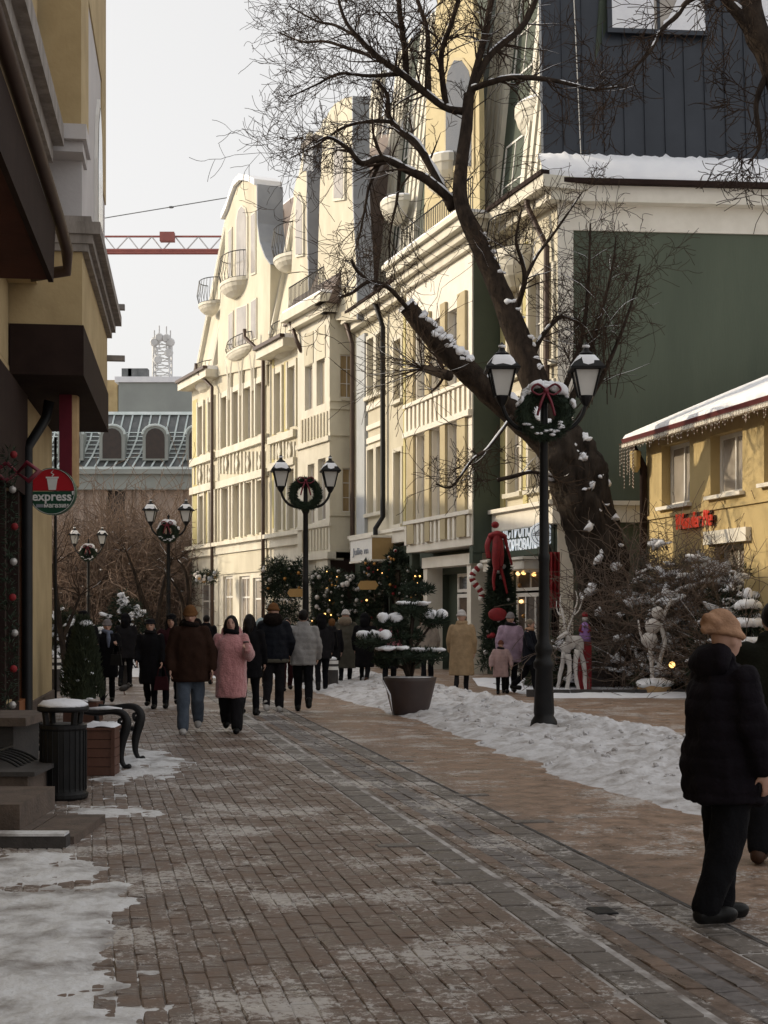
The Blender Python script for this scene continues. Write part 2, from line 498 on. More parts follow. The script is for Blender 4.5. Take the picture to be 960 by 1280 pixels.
ground_mat('granite_setts', [(-4, (.130, .115, .102)), (3.0, (.135, .118, .105)), (12, (.132, .116, .104))], .12, False, .5)
ground_mat('rill_stone', [(-4, (.138, .124, .120)), (12, (.138, .124, .120))], .12, False)

ground = tag(MB().quad((-600, -60, -.06), (600, -60, -.06), (600, 900, -.06), (-600, 900, -.06)).build('ground', 'far_ground'), kind='structure')
def uq(u, Y): return u - SD * Y                # X at cross coordinate u
pav = tag(MB().quad((uq(-14, -12), -12, -.0075), (uq(16, -12), -12, -.0075), (uq(16, 120), 120, -.0075), (uq(-14, 120), 120, -.0075)).build('pavement', 'grout'), kind='structure')
# worn street surface, right of the drain line and beyond the near stones
def sheet(name, u0, u1, y0, y1, z, mat):
    mb = MB()
    n = 24
    for i in range(n):
        a = y0 + (y1 - y0) * i / n; c = y0 + (y1 - y0) * (i + 1) / n
        mb.quad((uq(u0, a), a, z), (uq(u1, a), a, z), (uq(u1, c), c, z), (uq(u0, c), c, z))
    return mb.build(name, mat, pav)
BL0, BL1, BR0, BR1 = 2.345, 2.56, 3.185, 3.385
YS = 25.0
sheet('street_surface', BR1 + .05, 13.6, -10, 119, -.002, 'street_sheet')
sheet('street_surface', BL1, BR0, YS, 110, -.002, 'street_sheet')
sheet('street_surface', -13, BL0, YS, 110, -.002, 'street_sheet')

# --- setts: a grid of worn stones; the nearest 300 are single parts, the rest one field
def sett_mesh(w, l, name, mat, jit=.006, top=0.0, seed=0):
    r = random.Random(seed)
    mb = MB()
    j = lambda: r.uniform(-jit, jit)
    lo = [(-w/2, -l/2), (w/2, -l/2), (w/2, l/2), (-w/2, l/2)]
    c = .006
    mb.v += [(x, y, -.045) for x, y in lo]
    mb.v += [(x + j() * .5, y + j() * .5, -.005) for x, y in lo]
    mb.v += [(x * (1 - 2 * c / w) + j(), y * (1 - 2 * c / l) + j(), top + j() * .35) for x, y in lo]
    for k in range(4):
        n = (k + 1) % 4
        mb.f += [(k, n, n + 4, k + 4), (k + 4, n + 4, n + 8, k + 8)]
    mb.f.append((8, 9, 10, 11))
    return mb.mesh(name, mat)
SW, SL = .104, .208
ang = math.atan(SD)
sett_vars = [sett_mesh(SW - .004, SL - .005, 'paving_stone', 'paving_setts', seed=i) for i in range(8)]
cand = []
ax_t = Vector((-math.sin(ang), math.cos(ang), 0)); ax_w = Vector((math.cos(ang), math.sin(ang), 0))
cosA = math.cos(ang)
for i in range(-84, 44):
    for k in range(20, 130):
        w = (i + .5) * SW; t = (k + (.5 if i % 2 else 0)) * SL
        if i < -8 and (i // 3) % 3 != 0: t = k * SL
        p = ax_w * w + ax_t * t
        u = p.x + SD * p.y
        if not (5.4 < p.y < YS + .15): continue
        if abs(p.x) > .275 * p.y + .3: continue
        if u > BR0 - .05 or (BL0 - .05 < u < BL1 + .05): continue
        if 2.72 < u < 3.05: continue
        cand.append((p.length, p, i, k))
cand.sort(key=lambda c: c[0])
vis = [c for c in cand if abs(c[1].x) < .262 * c[1].y and c[1].y > 5.8 and c[1].x > -.262 * c[1].y]
near = set(id(c) for c in vis[:300])
fv, ff = [], []
for c in cand:
    _, p, i, k = c
    me = sett_vars[rng.randrange(8)]
    rz = ang + rng.uniform(-.02, .02); dz = rng.uniform(-.005, .003)
    tx, ty = rng.uniform(-.012, .012), rng.uniform(-.012, .012)
    if id(c) in near:
        inst('paving_stone', me, pav, (p.x, p.y, dz), (tx, ty, rz))
    else:
        Mx = Matrix.Translation((p.x, p.y, dz)) @ Matrix.Rotation(rz, 4, 'Z') @ Matrix.Rotation(tx, 4, 'X')
        b = len(fv)
        fv += [tuple(Mx @ v.co) for v in me.vertices]
        ff += [tuple(b + q for q in f.vertices) for f in me.polygons]
mb = MB(); mb.v, mb.f = fv, ff
tag(mb.build('paving_stone_field', 'paving_setts', pav, fix=False), kind='stuff')
# --- the two granite bands and the blue-grey rill between them
grit_snow('joint_snow', (.48, .46, .45), (.15, .125, .11), 3.5, (.40, .64))
gset = [sett_mesh(.185, .36, 'granite_block', 'granite_setts', seed=40 + i) for i in range(5)]
for (a, b) in ((BL0, BL1), (BR0, BR1)):
    sheet('joint_snow', a - .045, b + .045, 5, 60, -.0055, 'joint_snow')
    t = 5.0
    while t < 34:
        p = Vector((uq((a + b) / 2, t), t, 0))
        inst('granite_block', gset[rng.randrange(5)], pav, (p.x, p.y, rng.uniform(.002, .007)), (0, rng.uniform(-.01, .01), ang + rng.uniform(-.015, .015)), ((b - a) / .205, 1, 1))
        t += .383
sheet('drain_slot', BR1 + .020, BR1 + .042, 6, 40, .004, 'stone_dark')
for t, uu in ((9.0, 2.3), (13.3, 3.5), (11.6, 3.55), (10.4, 2.22), (16.4, 3.5)):          # stray cross blocks against the bands
    inst('granite_block', gset[1], pav, (uq(uu + .0, t), t, .008), (0, 0, ang + R(90)), (.7, .9, 1))
sheet('rill_bed', 2.74, 3.03, 5, 46, -.011, 'joint_snow')
rset = [sett_mesh(.118, .205, 'rill_block', 'rill_stone', seed=60 + i) for i in range(5)]
t = 5.0
while t < 32:
    for uu in (2.82, 2.945):
        inst('rill_block', rset[rng.randrange(5)], pav, (uq(uu, t), t + (.1 if uu > 2.9 else 0), rng.uniform(-.006, .001)), (0, rng.uniform(-.02, .02), ang + rng.uniform(-.02, .02)))
    t += .213
inst('drain_cover', sett_mesh(.16, .30, 'drain_cover', 'black_iron', .001, seed=3), pav, (uq(2.88, 8.12), 8.12, .004), (0, 0, ang), (.8, .6, 1))

# --- lying snow: height fields that dive under the paving where they end
def fbm(x, y, s, seed=0.0, oct_=4):
    return mnoise.fractal(Vector((x * s, y * s, seed)), 0.9, 2.1, oct_)      # roughly -1..1
def snow_field(name, label, x0, x1, y0, y1, step, hf, mat='snow', skew=0.0):
    nx = max(2, int((x1 - x0) / step)); ny = max(2, int((y1 - y0) / step))
    v, f, keep = [], [], []
    for j in range(ny + 1):
        y = y0 + (y1 - y0) * j / ny
        for i in range(nx + 1):
            x = x0 + (x1 - x0) * i / nx - skew * y
            h = hf(x, y)
            v.append((x, y, max(h, -.04)))
            keep.append(h > -.03)
    for j in range(ny):
        for i in range(nx):
            a = j * (nx + 1) + i; q = (a, a + 1, a + nx + 2, a + nx + 1)
            if any(keep[k] for k in q): f.append(q)
    mb = MB(); mb.v, mb.f = v, f
    o = mb.build(name, mat, None, smooth=True, fix=False)
    return tag(o, label, 'snow', kind='stuff')
def bank_h(x, y):
    u = x + SD * y
    c0 = 4.95 + .10 * math.sin(y * .35) + max(0, (15 - y)) * .05 + .22 * fbm(x, y, .8, 3) - max(0, y - 24) * .015
    c1 = 7.75 + .18 * fbm(x, y, .7, 9) + max(0, (20 - y)) * .05
    e = min(u - c0, c1 - u)
    lump = .5 + .5 * fbm(x, y, 1.1, 1.0)
    rough = fbm(x, y, 4.0, 5.0, 5)
    foot = max(0, .55 - abs(fbm(x * 1.0, y * .6, 2.0, 21, 2)) * 5) * .05
    ridge = math.exp(-((u - (c0 + c1) / 2 - .5) / .75) ** 2)
    base = .05 * min(1, max(-1.2, e / .35)) + (.045 + .13 * ridge) * min(1, max(0, e / .5)) * (.5 + lump)
    fine = fbm(x, y, 9.0, 2.0, 3)
    cl = max(0, fbm(x, y, 2.6, 12.0, 3) - .15)
    return base + (rough * .050 + fine * .014 + cl * .06 - foot) * min(1, max(.12, e * 1.6)) - .010
grit_snow('bank_snow', (.60, .595, .61), (.27, .24, .22), 4.2, (.44, .72))
grit_snow('trod_snow', (.64, .645, .66), (.17, .145, .13), 2.6, (.46, .70))
snow_field('snow_bank', 'long lumpy bank of shovelled snow down the middle of the street', 4.2, 8.6, 9.5, 44, .042, bank_h, 'bank_snow', SD)
def left_h(x, y):
    Yb = y
    h = -.05
    px = CX + x / y * FPX; py = HY + EYE / y * FPX
    def blob(cx, cy, rx, ry, a):
        d = ((px - cx) / rx) ** 2 + ((py - cy) / ry) ** 2
        return a * (1 - d)
    w = fbm(x, y, 1.6, 2.0, 6) * .026 + fbm(x, y, 7, 4.0, 4) * .011
    h = max(blob(20, 1170, 130, 125, .03), blob(-60, 1300, 250, 130, .03), blob(30, 1085, 115, 32, .03),
            blob(165, 955, 75, 24, .028), blob(150, 1012, 60, 16, .012))
    return max(h, -.03) * .8 + w - .009
snow_field('snow_patch', 'trodden grey snow on the setts below the left-hand steps', -3.4, -.9, 5.4, 12.2, .024, left_h, 'trod_snow')
snow_field('snow_patch', 'snow lying around the scroll bench and planter boxes', -4.2, -1.9, 12.2, 19.5, .035, left_h, 'trod_snow')
def bed_h(x, y):
    e = min(x - 2.6 - (y - 31.5) * -.2, 9.5 - x, y - (28.7 + .25 * fbm(x, 0, .8, 1)), 40 - y)
    return .10 * min(1, e / .4) + .05 * fbm(x, y, 1.3, 7) * min(1, max(.2, e)) - .02
snow_field('snow_cover', 'snow covering the planted bed around the old tree', 2.2, 9.5, 28.0, 36, .09, bed_h, 'snow')
def far_h(x, y):
    e = min(y - 38, -3.6 - SD * (y - 38) - x)
    return .12 * min(1, e / 1.5) + .10 * fbm(x, y, .5, 3) - .01
snow_field('snow_cover', 'snow over the far square left of the street below the thicket', -24, -3.2, 37, 80, .4, far_h, 'snow')

# shovelled clods of snow scattered over the bank
cr_ = random.Random(4)
mb = MB()
for _ in range(420):
    y = 10 + 24 * cr_.random() ** 1.3; u = cr_.uniform(5.0, 7.9); x = uq(u, y)
    h = bank_h(x, y)
    if h < .0: continue
    r_ = cr_.uniform(.012, .038) * (1.3 if cr_.random() < .1 else 1)
    b0 = len(mb.v)
    mb.ball((x, y, h + r_ * .3), (r_ * cr_.uniform(.8, 1.5), r_ * cr_.uniform(.8, 1.4), r_ * cr_.uniform(.6, 1.0)), 7, 5, Matrix.Rotation(cr_.uniform(0, 3), 3, 'Z'))
    for i in range(b0, len(mb.v)):
        v = mb.v[i]; mb.v[i] = (v[0] + cr_.uniform(-.2, .2) * r_, v[1] + cr_.uniform(-.2, .2) * r_, v[2] + cr_.uniform(-.2, .2) * r_)
tag(mb.build('snow_clods', 'bank_snow', None, fix=False), 'broken clods of dirty snow lying on the snow bank', 'snow', kind='stuff')
# ---------------------------------------------------------------- right-hand buildings
def plan(px, K, v):
    Y = K / (px + v)
    return np.array(((px - CX) / FPX * Y, Y))
def strip(par, name, mat, fac, boxes):
    for b in boxes:
        mb = MB(); fac.box(mb, *b); o = mb.build(name, mat, par)
    return o
def bow_points(fac, sc, z, hw, dep, o, n=10):
    return [fac.P(sc + hw * math.cos(math.pi * k / n), z, o + dep * math.sin(math.pi * k / n)) for k in range(n + 1)]
def bow_balcony(par, fac, sc, z0, z1, hw, dep, o, mat='cream_trim', rail=0.0, snow=True):
    """half-round balcony bowl hung on the wall, with an iron railing above where rail > 0"""
    hw *= .78; dep *= .72
    mb = MB()
    rings = []
    for t, sc_ in ((0, .35), (.25, .72), (.5, .92), (.72, 1.0), (.76, 1.05), (1.0, 1.05)):
        rings.append(bow_points(fac, sc, z0 + (z1 - z0) * t, hw * sc_, dep * sc_, o))
    b = len(mb.v); n = len(rings[0])
    for r in rings: mb.v += [tuple(q) for q in r]
    for i in range(len(rings) - 1):
        for k in range(n - 1):
            a = b + i * n + k
            mb.f.append((a, a + 1, a + 1 + n, a + n))
    mb.f.append(tuple(b + k for k in range(n)))
    mb.f.append(tuple(b + (len(rings) - 1) * n + k for k in range(n)))
    o_ = mb.build('balcony', mat, par)
    if rail > 0:
        rb = MB()
        lo = bow_points(fac, sc, z1 + .02, hw, dep, o, 14); hi = bow_points(fac, sc, z1 + rail, hw, dep, o, 14)
        mid = bow_points(fac, sc, z1 + rail * .4, hw * 1.12, dep * 1.15, o, 14)
        rb.tube(hi, .022, 4); rb.tube(lo, .016, 4)
        for k in range(15): rb.tube([lo[k], mid[k], hi[k]], .012, 4)
        rb.build('railing', 'black_iron', o_)
    elif snow:
        sb = MB()
        top = bow_points(fac, sc, z1, hw * 1.05, dep * 1.05, o, 12); t2 = bow_points(fac, sc, z1 + .07, hw * .98, dep * .98, o, 12)
        sb.prism(top, t2)
        sb.build('snow_cap', 'snow_fresh', o_)
    return o_
def downpipe(par, pts, r=.07, mat='pipe_brown'):
    mb = MB(); mb.tube(pts, r, 8)
    return mb.build('downpipe', mat, par, smooth=True)
def slots(par, fac, s0, s1, z0, z1, o, n, w=.5, mat='tan_pilaster'):
    """spandrel grid: recessed dark slots between upright bars"""
    step = (s1 - s0) / n
    mb = MB()
    for k in range(n + 1):
        c = s0 + step * k
        fac.box(mb, max(min(s0, s1), c - abs(step) * (1 - w) / 2), min(max(s0, s1), c + abs(step) * (1 - w) / 2), z0, z1, o - .02, o + .06)
    return mb

# ======== green corner building
KG, VG = 29086.0, 110.0
cA, cB = plan(697, KG, VG), plan(444, KG, VG)
FG = Fac(cA, cB - cA)
gb = thing('apartment_building', 'cream and dark green corner building with black metal mansard behind the old tree', 'building', (cA[0], cA[1], 0))
LG = FG.s(444)
zE = 11.95                                  # eave
zL = FG.z(660, 634)                         # ledge over the shops
bo = .85                                    # depth of the bay
sB0, sB1 = FG.s(590, bo), FG.s(508, bo)
zb0 = FG.z(550, 686, bo); zb1 = FG.z(550, 644, bo); zb2 = FG.z(550, 535, bo); zb3 = FG.z(550, 489, bo); zb4 = FG.z(550, 396, bo)
# main wall, with window openings either side of the bay
opn = []
def add_open(a, b, z0, z1):
    o = (min(a, b), max(a, b), z0, z1); opn.append(o); return o
wins = []
for pa, pb in ((637, 652), (663, 678), (682, 692)):
    for ya, yb in ((612, 492), (462, 352)):
        wins.append((*add_open(FG.s(pa), FG.s(pb), FG.z(660, ya), FG.z(660, yb)), 2, 2))
for pa, pb in ((461, 469), (472, 480)):
    for ya, yb in ((640, 560), (492, 420)):
        wins.append((*add_open(FG.s(pa), FG.s(pb), FG.z(470, ya), FG.z(470, yb)), 1, 2))
for pa, pb in ((494, 503),):
    for ya, yb in ((655, 565), (500, 425)):
        wins.append((*add_open(FG.s(pa), FG.s(pb), FG.z(498, ya), FG.z(498, yb)), 1, 2))
mb = MB(); FG.wall(mb, 0, LG, zL, zE, opn, -.35, 0)
mb.build('wall', 'cream', gb)
mb = MB(); FG.box(mb, 0.002, LG, 0, zL - .002, -3.0, -2.6); mb.build('back_wall', 'interior', gb)
for w in wins: window(gb, FG, *w[:4], 0, w[4], w[5])
# white window surrounds and sills
for a, b, z0, z1 in opn:
    mb = MB()
    FG.box(mb, a - .13, a - .002, z0 - .02, z1 + .14, -.002, .07); FG.box(mb, b + .002, b + .13, z0 - .02, z1 + .14, -.002, .07)
    FG.box(mb, a - .002, b + .002, z1 + .002, z1 + .14, -.002, .065); FG.box(mb, a - .18, b + .18, z0 - .14, z0 - .022, -.002, .15)
    mb.build('window_surround', 'cream_trim', gb)
# coloured pilasters between the windows
strip(gb, 'pilaster', 'olive_plaster', FG, [(FG.s(p), FG.s(q), zL + .05, zE - .5, -.002, .045) for p, q in ((660.5, 655.5), (632, 627), (508, 505.5))])
strip(gb, 'pilaster', 'grey_plaster', FG, [(FG.s(459.5), FG.s(449.5), zL + .05, zE - .3, -.002, .12)])
strip(gb, 'spandrel', 'pale_trim', FG, [(FG.s(481), FG.s(460.5), FG.z(470, y0), FG.z(470, y1), -.002, .08) for y0, y1 in ((552, 545), (535, 529), (510, 503))])
# the ledge over the shops, wrapping the corner, and the eave
strip(gb, 'ledge', 'pale_trim', FG, [(-.30, sB0 - .02, zL - .55, zL - .08, -.002, .28), (-.36, sB0 - .02, zL - .078, zL + .03, -.002, .40),
                                     (sB1 + .02, LG, zL - .45, zL - .08, -.002, .22), (sB1 + .02, LG, zL - .078, zL + .03, -.002, .30)])
strip(gb, 'eave', 'cream_trim', FG, [(-.5, sB0 - .5, zE + .25, zE + .55, -.6, .62), (-.35, sB0 - .5, zE, zE + .248, -.6, .35),
                                     (sB1 + .55, LG, zE + .25, zE + .5, -.6, .55), (sB1 + .55, LG, zE, zE + .248, -.6, .3)])
strip(gb, 'gutter', 'dark_brown', FG, [(-.5, sB0 - .5, zE + .552, zE + .66, .45, .68), (sB1 + .55, LG, zE + .502, zE + .6, .4, .6)])
strip(gb, 'snow_cap', 'snow_fresh', FG, [(-.45, sB0 - .55, zE + .552, zE + .70, -.5, .44), (sB1 + .6, LG, zE + .502, zE + .62, -.5, .38)])
# ---- bay: frame, pilasters, windows, slotted spandrels
bayo = [(FG.s(533, bo), FG.s(521, bo)), (FG.s(552.5, bo), FG.s(540.5, bo)), (FG.s(573.5, bo), FG.s(560.5, bo))]
op = [(a, b, zb1, zb2) for a, b in bayo] + [(a, b, zb3, zb4) for a, b in bayo]
mb = MB(); FG.wall(mb, sB0, sB1, zb0, zE, op, bo - .25, bo)
bay = mb.build('bay_front', 'pale_trim', gb)
for a, b, z0, z1 in op: window(gb, FG, a, b, z0, z1, bo, 2, 1, .05)
strip(gb, 'bay_side', 'dark_green', FG, [(sB0 - .0, sB0 + .2, zb0 - .0, zE, .002, bo - .252), (sB1 - .2, sB1, zb0, zE, .002, bo - .252)])
mb = MB(); FG.box(mb, sB0 - .03, sB0 - .002, zb0 - .2, zE + .02, .002, bo - .04); mb.build('bay_side', 'dark_green', gb)
strip(gb, 'bay_floor', 'pale_trim', FG, [(sB0 + .21, sB1 - .21, zb0 - .0, zb0 + .15, .002, bo - .252)])
pil = [(FG.s(540, bo) , FG.s(534, bo)), (FG.s(560, bo), FG.s(553, bo)), (FG.s(585, bo), FG.s(574.5, bo)), (FG.s(520, bo), FG.s(511.5, bo))]
strip(gb, 'pilaster', 'tan_pilaster', FG, [(a + .02, b - .02, zb0 + .25, zb2 + .02, bo + .002, bo + .09) for a, b in pil] + [(a + .02, b - .02, zb3, zb4 + .3, bo + .002, bo + .09) for a, b in pil])
strip(gb, 'bay_sill', 'pale_trim', FG, [(sB0 - .04, sB1 + .02, zb1 - .12, zb1 - .01, bo + .002, bo + .12), (sB0 - .04, sB1 + .02, zb2 + .04, zb2 + .2, bo + .002, bo + .13), (sB0 - .04, sB1 + .02, zb3 - .12, zb3 - .01, bo + .002, bo + .12)])
for z0, z1 in ((zb0 + .28, zb1 - .2), (zb2 + .28, zb3 - .2)):
    for k in range(14):
        c = sB0 + .35 + (sB1 - sB0 - .6) * k / 13
        mb = MB(); FG.box(mb, c - .075, c + .075, z0, z1, bo + .001, bo + .012); mb.build('slot', 'tan_pilaster', gb)
    for k in range(15):
        c = sB0 + .35 + (sB1 - sB0 - .6) * (k - .5) / 13
        mb = MB(); FG.box(mb, c - .09, c + .09, z0 - .05, z1 + .05, bo + .002, bo + .06); mb.build('spandrel_bar', 'pale_trim', gb)
mb = MB()
for k, (z0, z1, o1) in enumerate(((zE - .35, zE - .1, bo + .15), (zE - .098, zE + .12, bo + .34), (zE + .122, zE + .36, bo + .55), (zE + .362, zE + .5, bo + .68))):
    FG.box(mb, sB0 - (o1 - bo), sB1 + (o1 - bo) * .6, z0, z1, -.1, o1)
mb.build('cornice', 'cream_trim', gb)
strip(gb, 'snow_cap', 'snow_fresh', FG, [(sB0 - .6, sB1 + .35, zE + .502, zE + .60, -.1, bo + .62)])
rb = MB()
for k in range(40):
    c = sB0 - .3 + (sB1 - sB0 + .5) * k / 39
    rb.tube([FG.P(c, zE + .6, bo + .1), FG.P(c, zE + 1.55, bo + .1)], .014, 4)
rb.tube([FG.P(sB0 - .3, zE + 1.56, bo + .1), FG.P(sB1 + .2, zE + 1.56, bo + .1)], .026, 4)
rb.build('terrace_railing', 'black_iron', gb)
# ---- attic: leaning front with cream ribs, tall curved gable, bow balconies
FA = Fac(cA, cB - cA, .11, zE)
zT = 22.5
mb = MB(); FA.box(mb, .3, LG, zE + .3, zT, -1.2, -.75); mb.build('attic_wall', 'dark_green', gb)
def col_s(px, py=150, o=-.5): return FA.at(px, py, o)[0]
ribs = []
for p0, p1, n in ((690, 653, 5), (625, 600, 4), (530, 510, 4), (500, 484, 4), (470, 456, 3)):
    a, b = col_s(p0), col_s(p1)
    for k in range(n):
        c = a + (b - a) * (k + .5) / n; w = (b - a) / n * .27
        mb = MB(); FA.box(mb, c - w, c + w, zE + .5, zT, -.748, -.60); mb.build('attic_rib', 'cream_trim', gb)
for p0, p1, lev in ((650, 627, ((330, 180), (105, -40))), (510, 502, ((330, 250), (200, 120))), (484, 472, ((330, 250), (215, 140)))):
    for y0, y1 in lev:
        s0, z0 = FA.at((p0 + p1) / 2, y0, -.74); s1, z1 = FA.at((p0 + p1) / 2, y1, -.74)
        window(gb, FA, col_s(p0), col_s(p1), z0, z1, -.56, 2, 3, .06, 'white_paint', 'dark_glass')
# curved gable
FV = Fac(cA, cB - cA)
og = -.25
gp = [FV.at(x, y, og) for x, y in ((600, 330), (599, 130), (597, 70), (592, 10), (584, -50), (572, -90), (556, -70), (547, 0), (540, 50), (533, 120), (529, 330))]
mb = MB(); FV.poly(mb, gp, og - .16, og); mb.build('gable', 'gable_tan', gb)
ar = [FV.at(x, y, og) for x, y in ((594, 215), (594, 105), (590, 85), (580, 72), (569, 72), (560, 88), (557, 110), (557, 215))]
mb = MB(); FV.poly(mb, ar, og + .002, og + .05); aw = mb.build('arched_window', 'tan_pilaster', gb)
mb = MB(); c = np.array(ar).mean(0); FV.poly(mb, [(s + (c[0] - s) * .13, z + (c[1] - z) * .08) for s, z in ar], og + .052, og + .06); mb.build('pane', 'dark_glass', aw)
bow_balcony(gb, FV, FV.at(555, 200, og)[0], FV.at(555, 226, .2)[1], FV.at(555, 186, .2)[1], 1.25, .9, og, snow=True)
bow_balcony(gb, FV, FV.at(640, 130, -.6)[0], FV.at(640, 158, -.2)[1], FV.at(640, 112, -.2)[1], 1.15, .95, -1.5, snow=True)
bow_balcony(gb, FV, FV.at(487, 250, -.4)[0], FV.at(487, 266, 0)[1], FV.at(487, 238, 0)[1], 1.2, .9, -.8, snow=True)
bow_balcony(gb, FG, FG.s(646), FG.z(650, 345, .5), FG.z(650, 300, .5), 1.25, .95, .02, rail=.9)
# ---- gable end towards the camera
gt = np.array((-1.0, -.085))
FE = Fac(cA, gt)
sR = -15.0
zB = 11.30
mb = MB(); FE.box(mb, sR, -.42, 0, zB, -.3, -.06); mb.build('gable_wall', 'gable_green', gb)
mb = MB(); FE.box(mb, -.40, -.002, 0, zB, -.34, -.0); mb.build('corner_pier', 'pale_trim', gb)
strip(gb, 'beam', 'pale_trim', FE, [(sR, -.002, zB + .002, zE + .0, -.34, .0), (sR, .35, zE + .002, zE + .40, -.6, .30)])
strip(gb, 'gutter', 'dark_brown', FE, [(sR, .5, zE + .402, zE + .52, .24, .50)])
strip(gb, 'ledge', 'pale_trim', FE, [(sR, .30, zL - .50, zL - .08, .0, .12), (sR, .36, zL - .078, zL + .03, .0, .22)])
# snow-covered roof skirt, ragged along the seams
def ragged_snow(fac, s0, s1, za, oa, zb, ob, n):
    mb = MB(); b = 0
    for i in range(n + 1):
        s = s0 + (s1 - s0) * i / n
        f = .82 + .18 * (.5 + .5 * fbm(s * 3, 0, 1.7, 2)) + (.10 if i % 9 == 0 else 0)
        t = .07 + .05 * fbm(s * 2, 3, 1, 1)
        mb.v += [tuple(fac.P(s, za, oa)), tuple(fac.P(s, za + .10, oa - .02)), tuple(fac.P(s, za + (zb - za) * .55 + t, oa + (ob - oa) * .55 + .03)), tuple(fac.P(s, za + (zb - za) * f + .03, oa + (ob - oa) * f + .02)), tuple(fac.P(s, za + (zb - za) * f - .05, ob - .1))]
    for i in range(n):
        for k in range(4):
            a = i * 5 + k
            mb.f.append((a, a + 5, a + 6, a + 1))
    return mb
ragged_snow(FE, sR, .45, zE + .53, .44, zE + 1.35, -.25, 160).build('roof_snow', 'snow_fresh', gb, smooth=True)
FM = Fac(cA, gt, .09, zE + .9)
pan = (0.30 - sR) / 29.0
for k in range(29):
    s0 = sR + k * pan
    mb = MB(); FM.box(mb, s0 + .012, s0 + pan - .012, zE + .5, zT, -.60, -.30); mb.build('roof_panel', 'dark_metal_roof', gb)
    mb = MB(); FM.box(mb, s0 - .014, s0 + .010, zE + .5, zT, -.60, -.255); mb.build('roof_seam', 'dark_metal_roof', gb)
for p0, p1 in ((757, 884), (934, 1060)):
    a, b = FM.at(p0, 20, -.3)[0], FM.at(p1, 20, -.3)[0]
    z0, z1 = FM.at(820, 46, -.3)[1], FM.at(820, -70, -.3)[1]
    w = window(gb, FM, a, b, z0, z1, -.02, 2, 1, .12, 'dark_metal_roof', 'window_glass', .08)
    for q, (f0, f1) in enumerate(((.06, .96), (.0, .45))):
        sa, sb = (a, (a + b) / 2) if q == 0 else ((a + b) / 2, b)
        sa, sb = min(sa, sb), max(sa, sb)
        pts = [(sb - .12, z0 + .12)] + [(sb - .12 - (sb - sa - .24) * k / 9, z0 + .12 + (z1 - z0) * (f1 if q == 0 else f1 * (.2 + .9 * math.sin(k / 9 * 2.6) ** 2)) * .98) for k in range(10)] + [(sa + .12, z0 + .12)]
        mb = MB(); FM.poly(mb, pts[::-1], -.13, -.105 + .01 * q); mb.build('pane_snow', 'snow', w)
mb = MB(); FG.box(mb, .6, LG, zT + .002, zT + .2, -9, -2.6); mb.build('roof', 'dark_metal_roof', gb)
mb = MB(); FG.box(mb, .5, LG - .3, zE + .3, zT, -9, -2.8); mb.build('roof_core', 'dark_metal_roof', gb)
mb = MB(); FG.box(mb, .4, LG - .1, zL - .4, zE + .28, -9, -3.05); mb.build('rear_wall', 'gable_green', gb)
# ---- a loose cable down the metal roof
mb = MB(); mb.tube([FM.P(FM.at(712, -40, -.2)[0], 21, -.22), FM.P(FM.at(720, 80, -.2)[0], 16.5, -.20), FM.P(FM.at(726, 186, -.2)[0], zE + 1.2, -.2)], .012, 5); mb.build('roof_cable', 'pale_trim', gb)
# ---- downpipes
downpipe(gb, [FG.P(.75, zE + .5, .5), FG.P(.75, zE + .1, .5), FG.P(.35, zE - 1.0, .14), FG.P(.35, zL + .1, .14), FG.P(.35, .1, .14)], .075)
sp = FG.s(484)
downpipe(gb, [FG.P(sp, zE + .3, .45), FG.P(sp, zE - .5, .16), FG.P(sp, zL + .5, .16), FG.P(sp, zL + .1, .42), FG.P(sp, zL - .6, .42), FG.P(sp - .5, zL - 1.1, .2), FG.P(sp - .5, .1, .2)], .085, 'black_iron')
sp = FG.s(447)
downpipe(gb, [FG.P(sp, zE + .3, .45), FG.P(sp, zE - .5, .2), FG.P(sp, zL + .4, .2), FG.P(sp, zL - .5, .2)], .085)
# ---- ground floor: piers, fascias, shop openings
zG = zL - .56
op = [(FG.s(679), FG.s(643), .02, FG.z(660, 712)), (FG.s(601), FG.s(553), .02, FG.z(575, 717)), (FG.s(540), FG.s(512), .45, FG.z(520, 712)), (FG.s(504), FG.s(487), .45, FG.z(495, 712)), (FG.s(482), FG.s(450), .02, FG.z(470, 705))]
mb = MB(); FG.wall(mb, 0.05, LG, 0, zG, op, -.3, 0)
mb.build('shop_wall', 'dark_green', gb)
# gastronome: pale pier, canopy, white door and window
strip(gb, 'shop_canopy', 'pale_trim', FG, [(FG.s(680), FG.s(627), FG.z(650, 712, .3), FG.z(650, 701, .3), .003, .55), (FG.s(682), FG.s(625), FG.z(650, 700.5, .3), FG.z(650, 697, .3), .003, .62)])
strip(gb, 'shop_pier', 'pale_trim', FG, [(FG.s(642), FG.s(628), .0, FG.z(650, 712.5, .1), .003, .12)])
a, b, z0, z1 = op[0]
zt = FG.z(660, 741)
window(gb, FG, a, b, zt + .06, z1, 0, 2, 1, .08, 'white_paint', 'interior', .05)
window(gb, FG, a, b, z0, zt, 0, 3, 1, .10, 'white_paint', 'shop_dark', .05)
for px, py, m in ((648, 717, 'shop_light'), (655, 716, 'bulb_warm'), (650, 732, 'gold_bauble'), (668, 718, 'bulb_warm'), (652, 752, 'shop_light'), (655, 770, 'gold_bauble')):
    s, z = FG.at(px, py, -.06); mb = MB(); mb.ball(FG.P(s, z, -.055), (.07, .05, .055), 8, 5); mb.build('shop_lamp', m, gb, smooth=True)
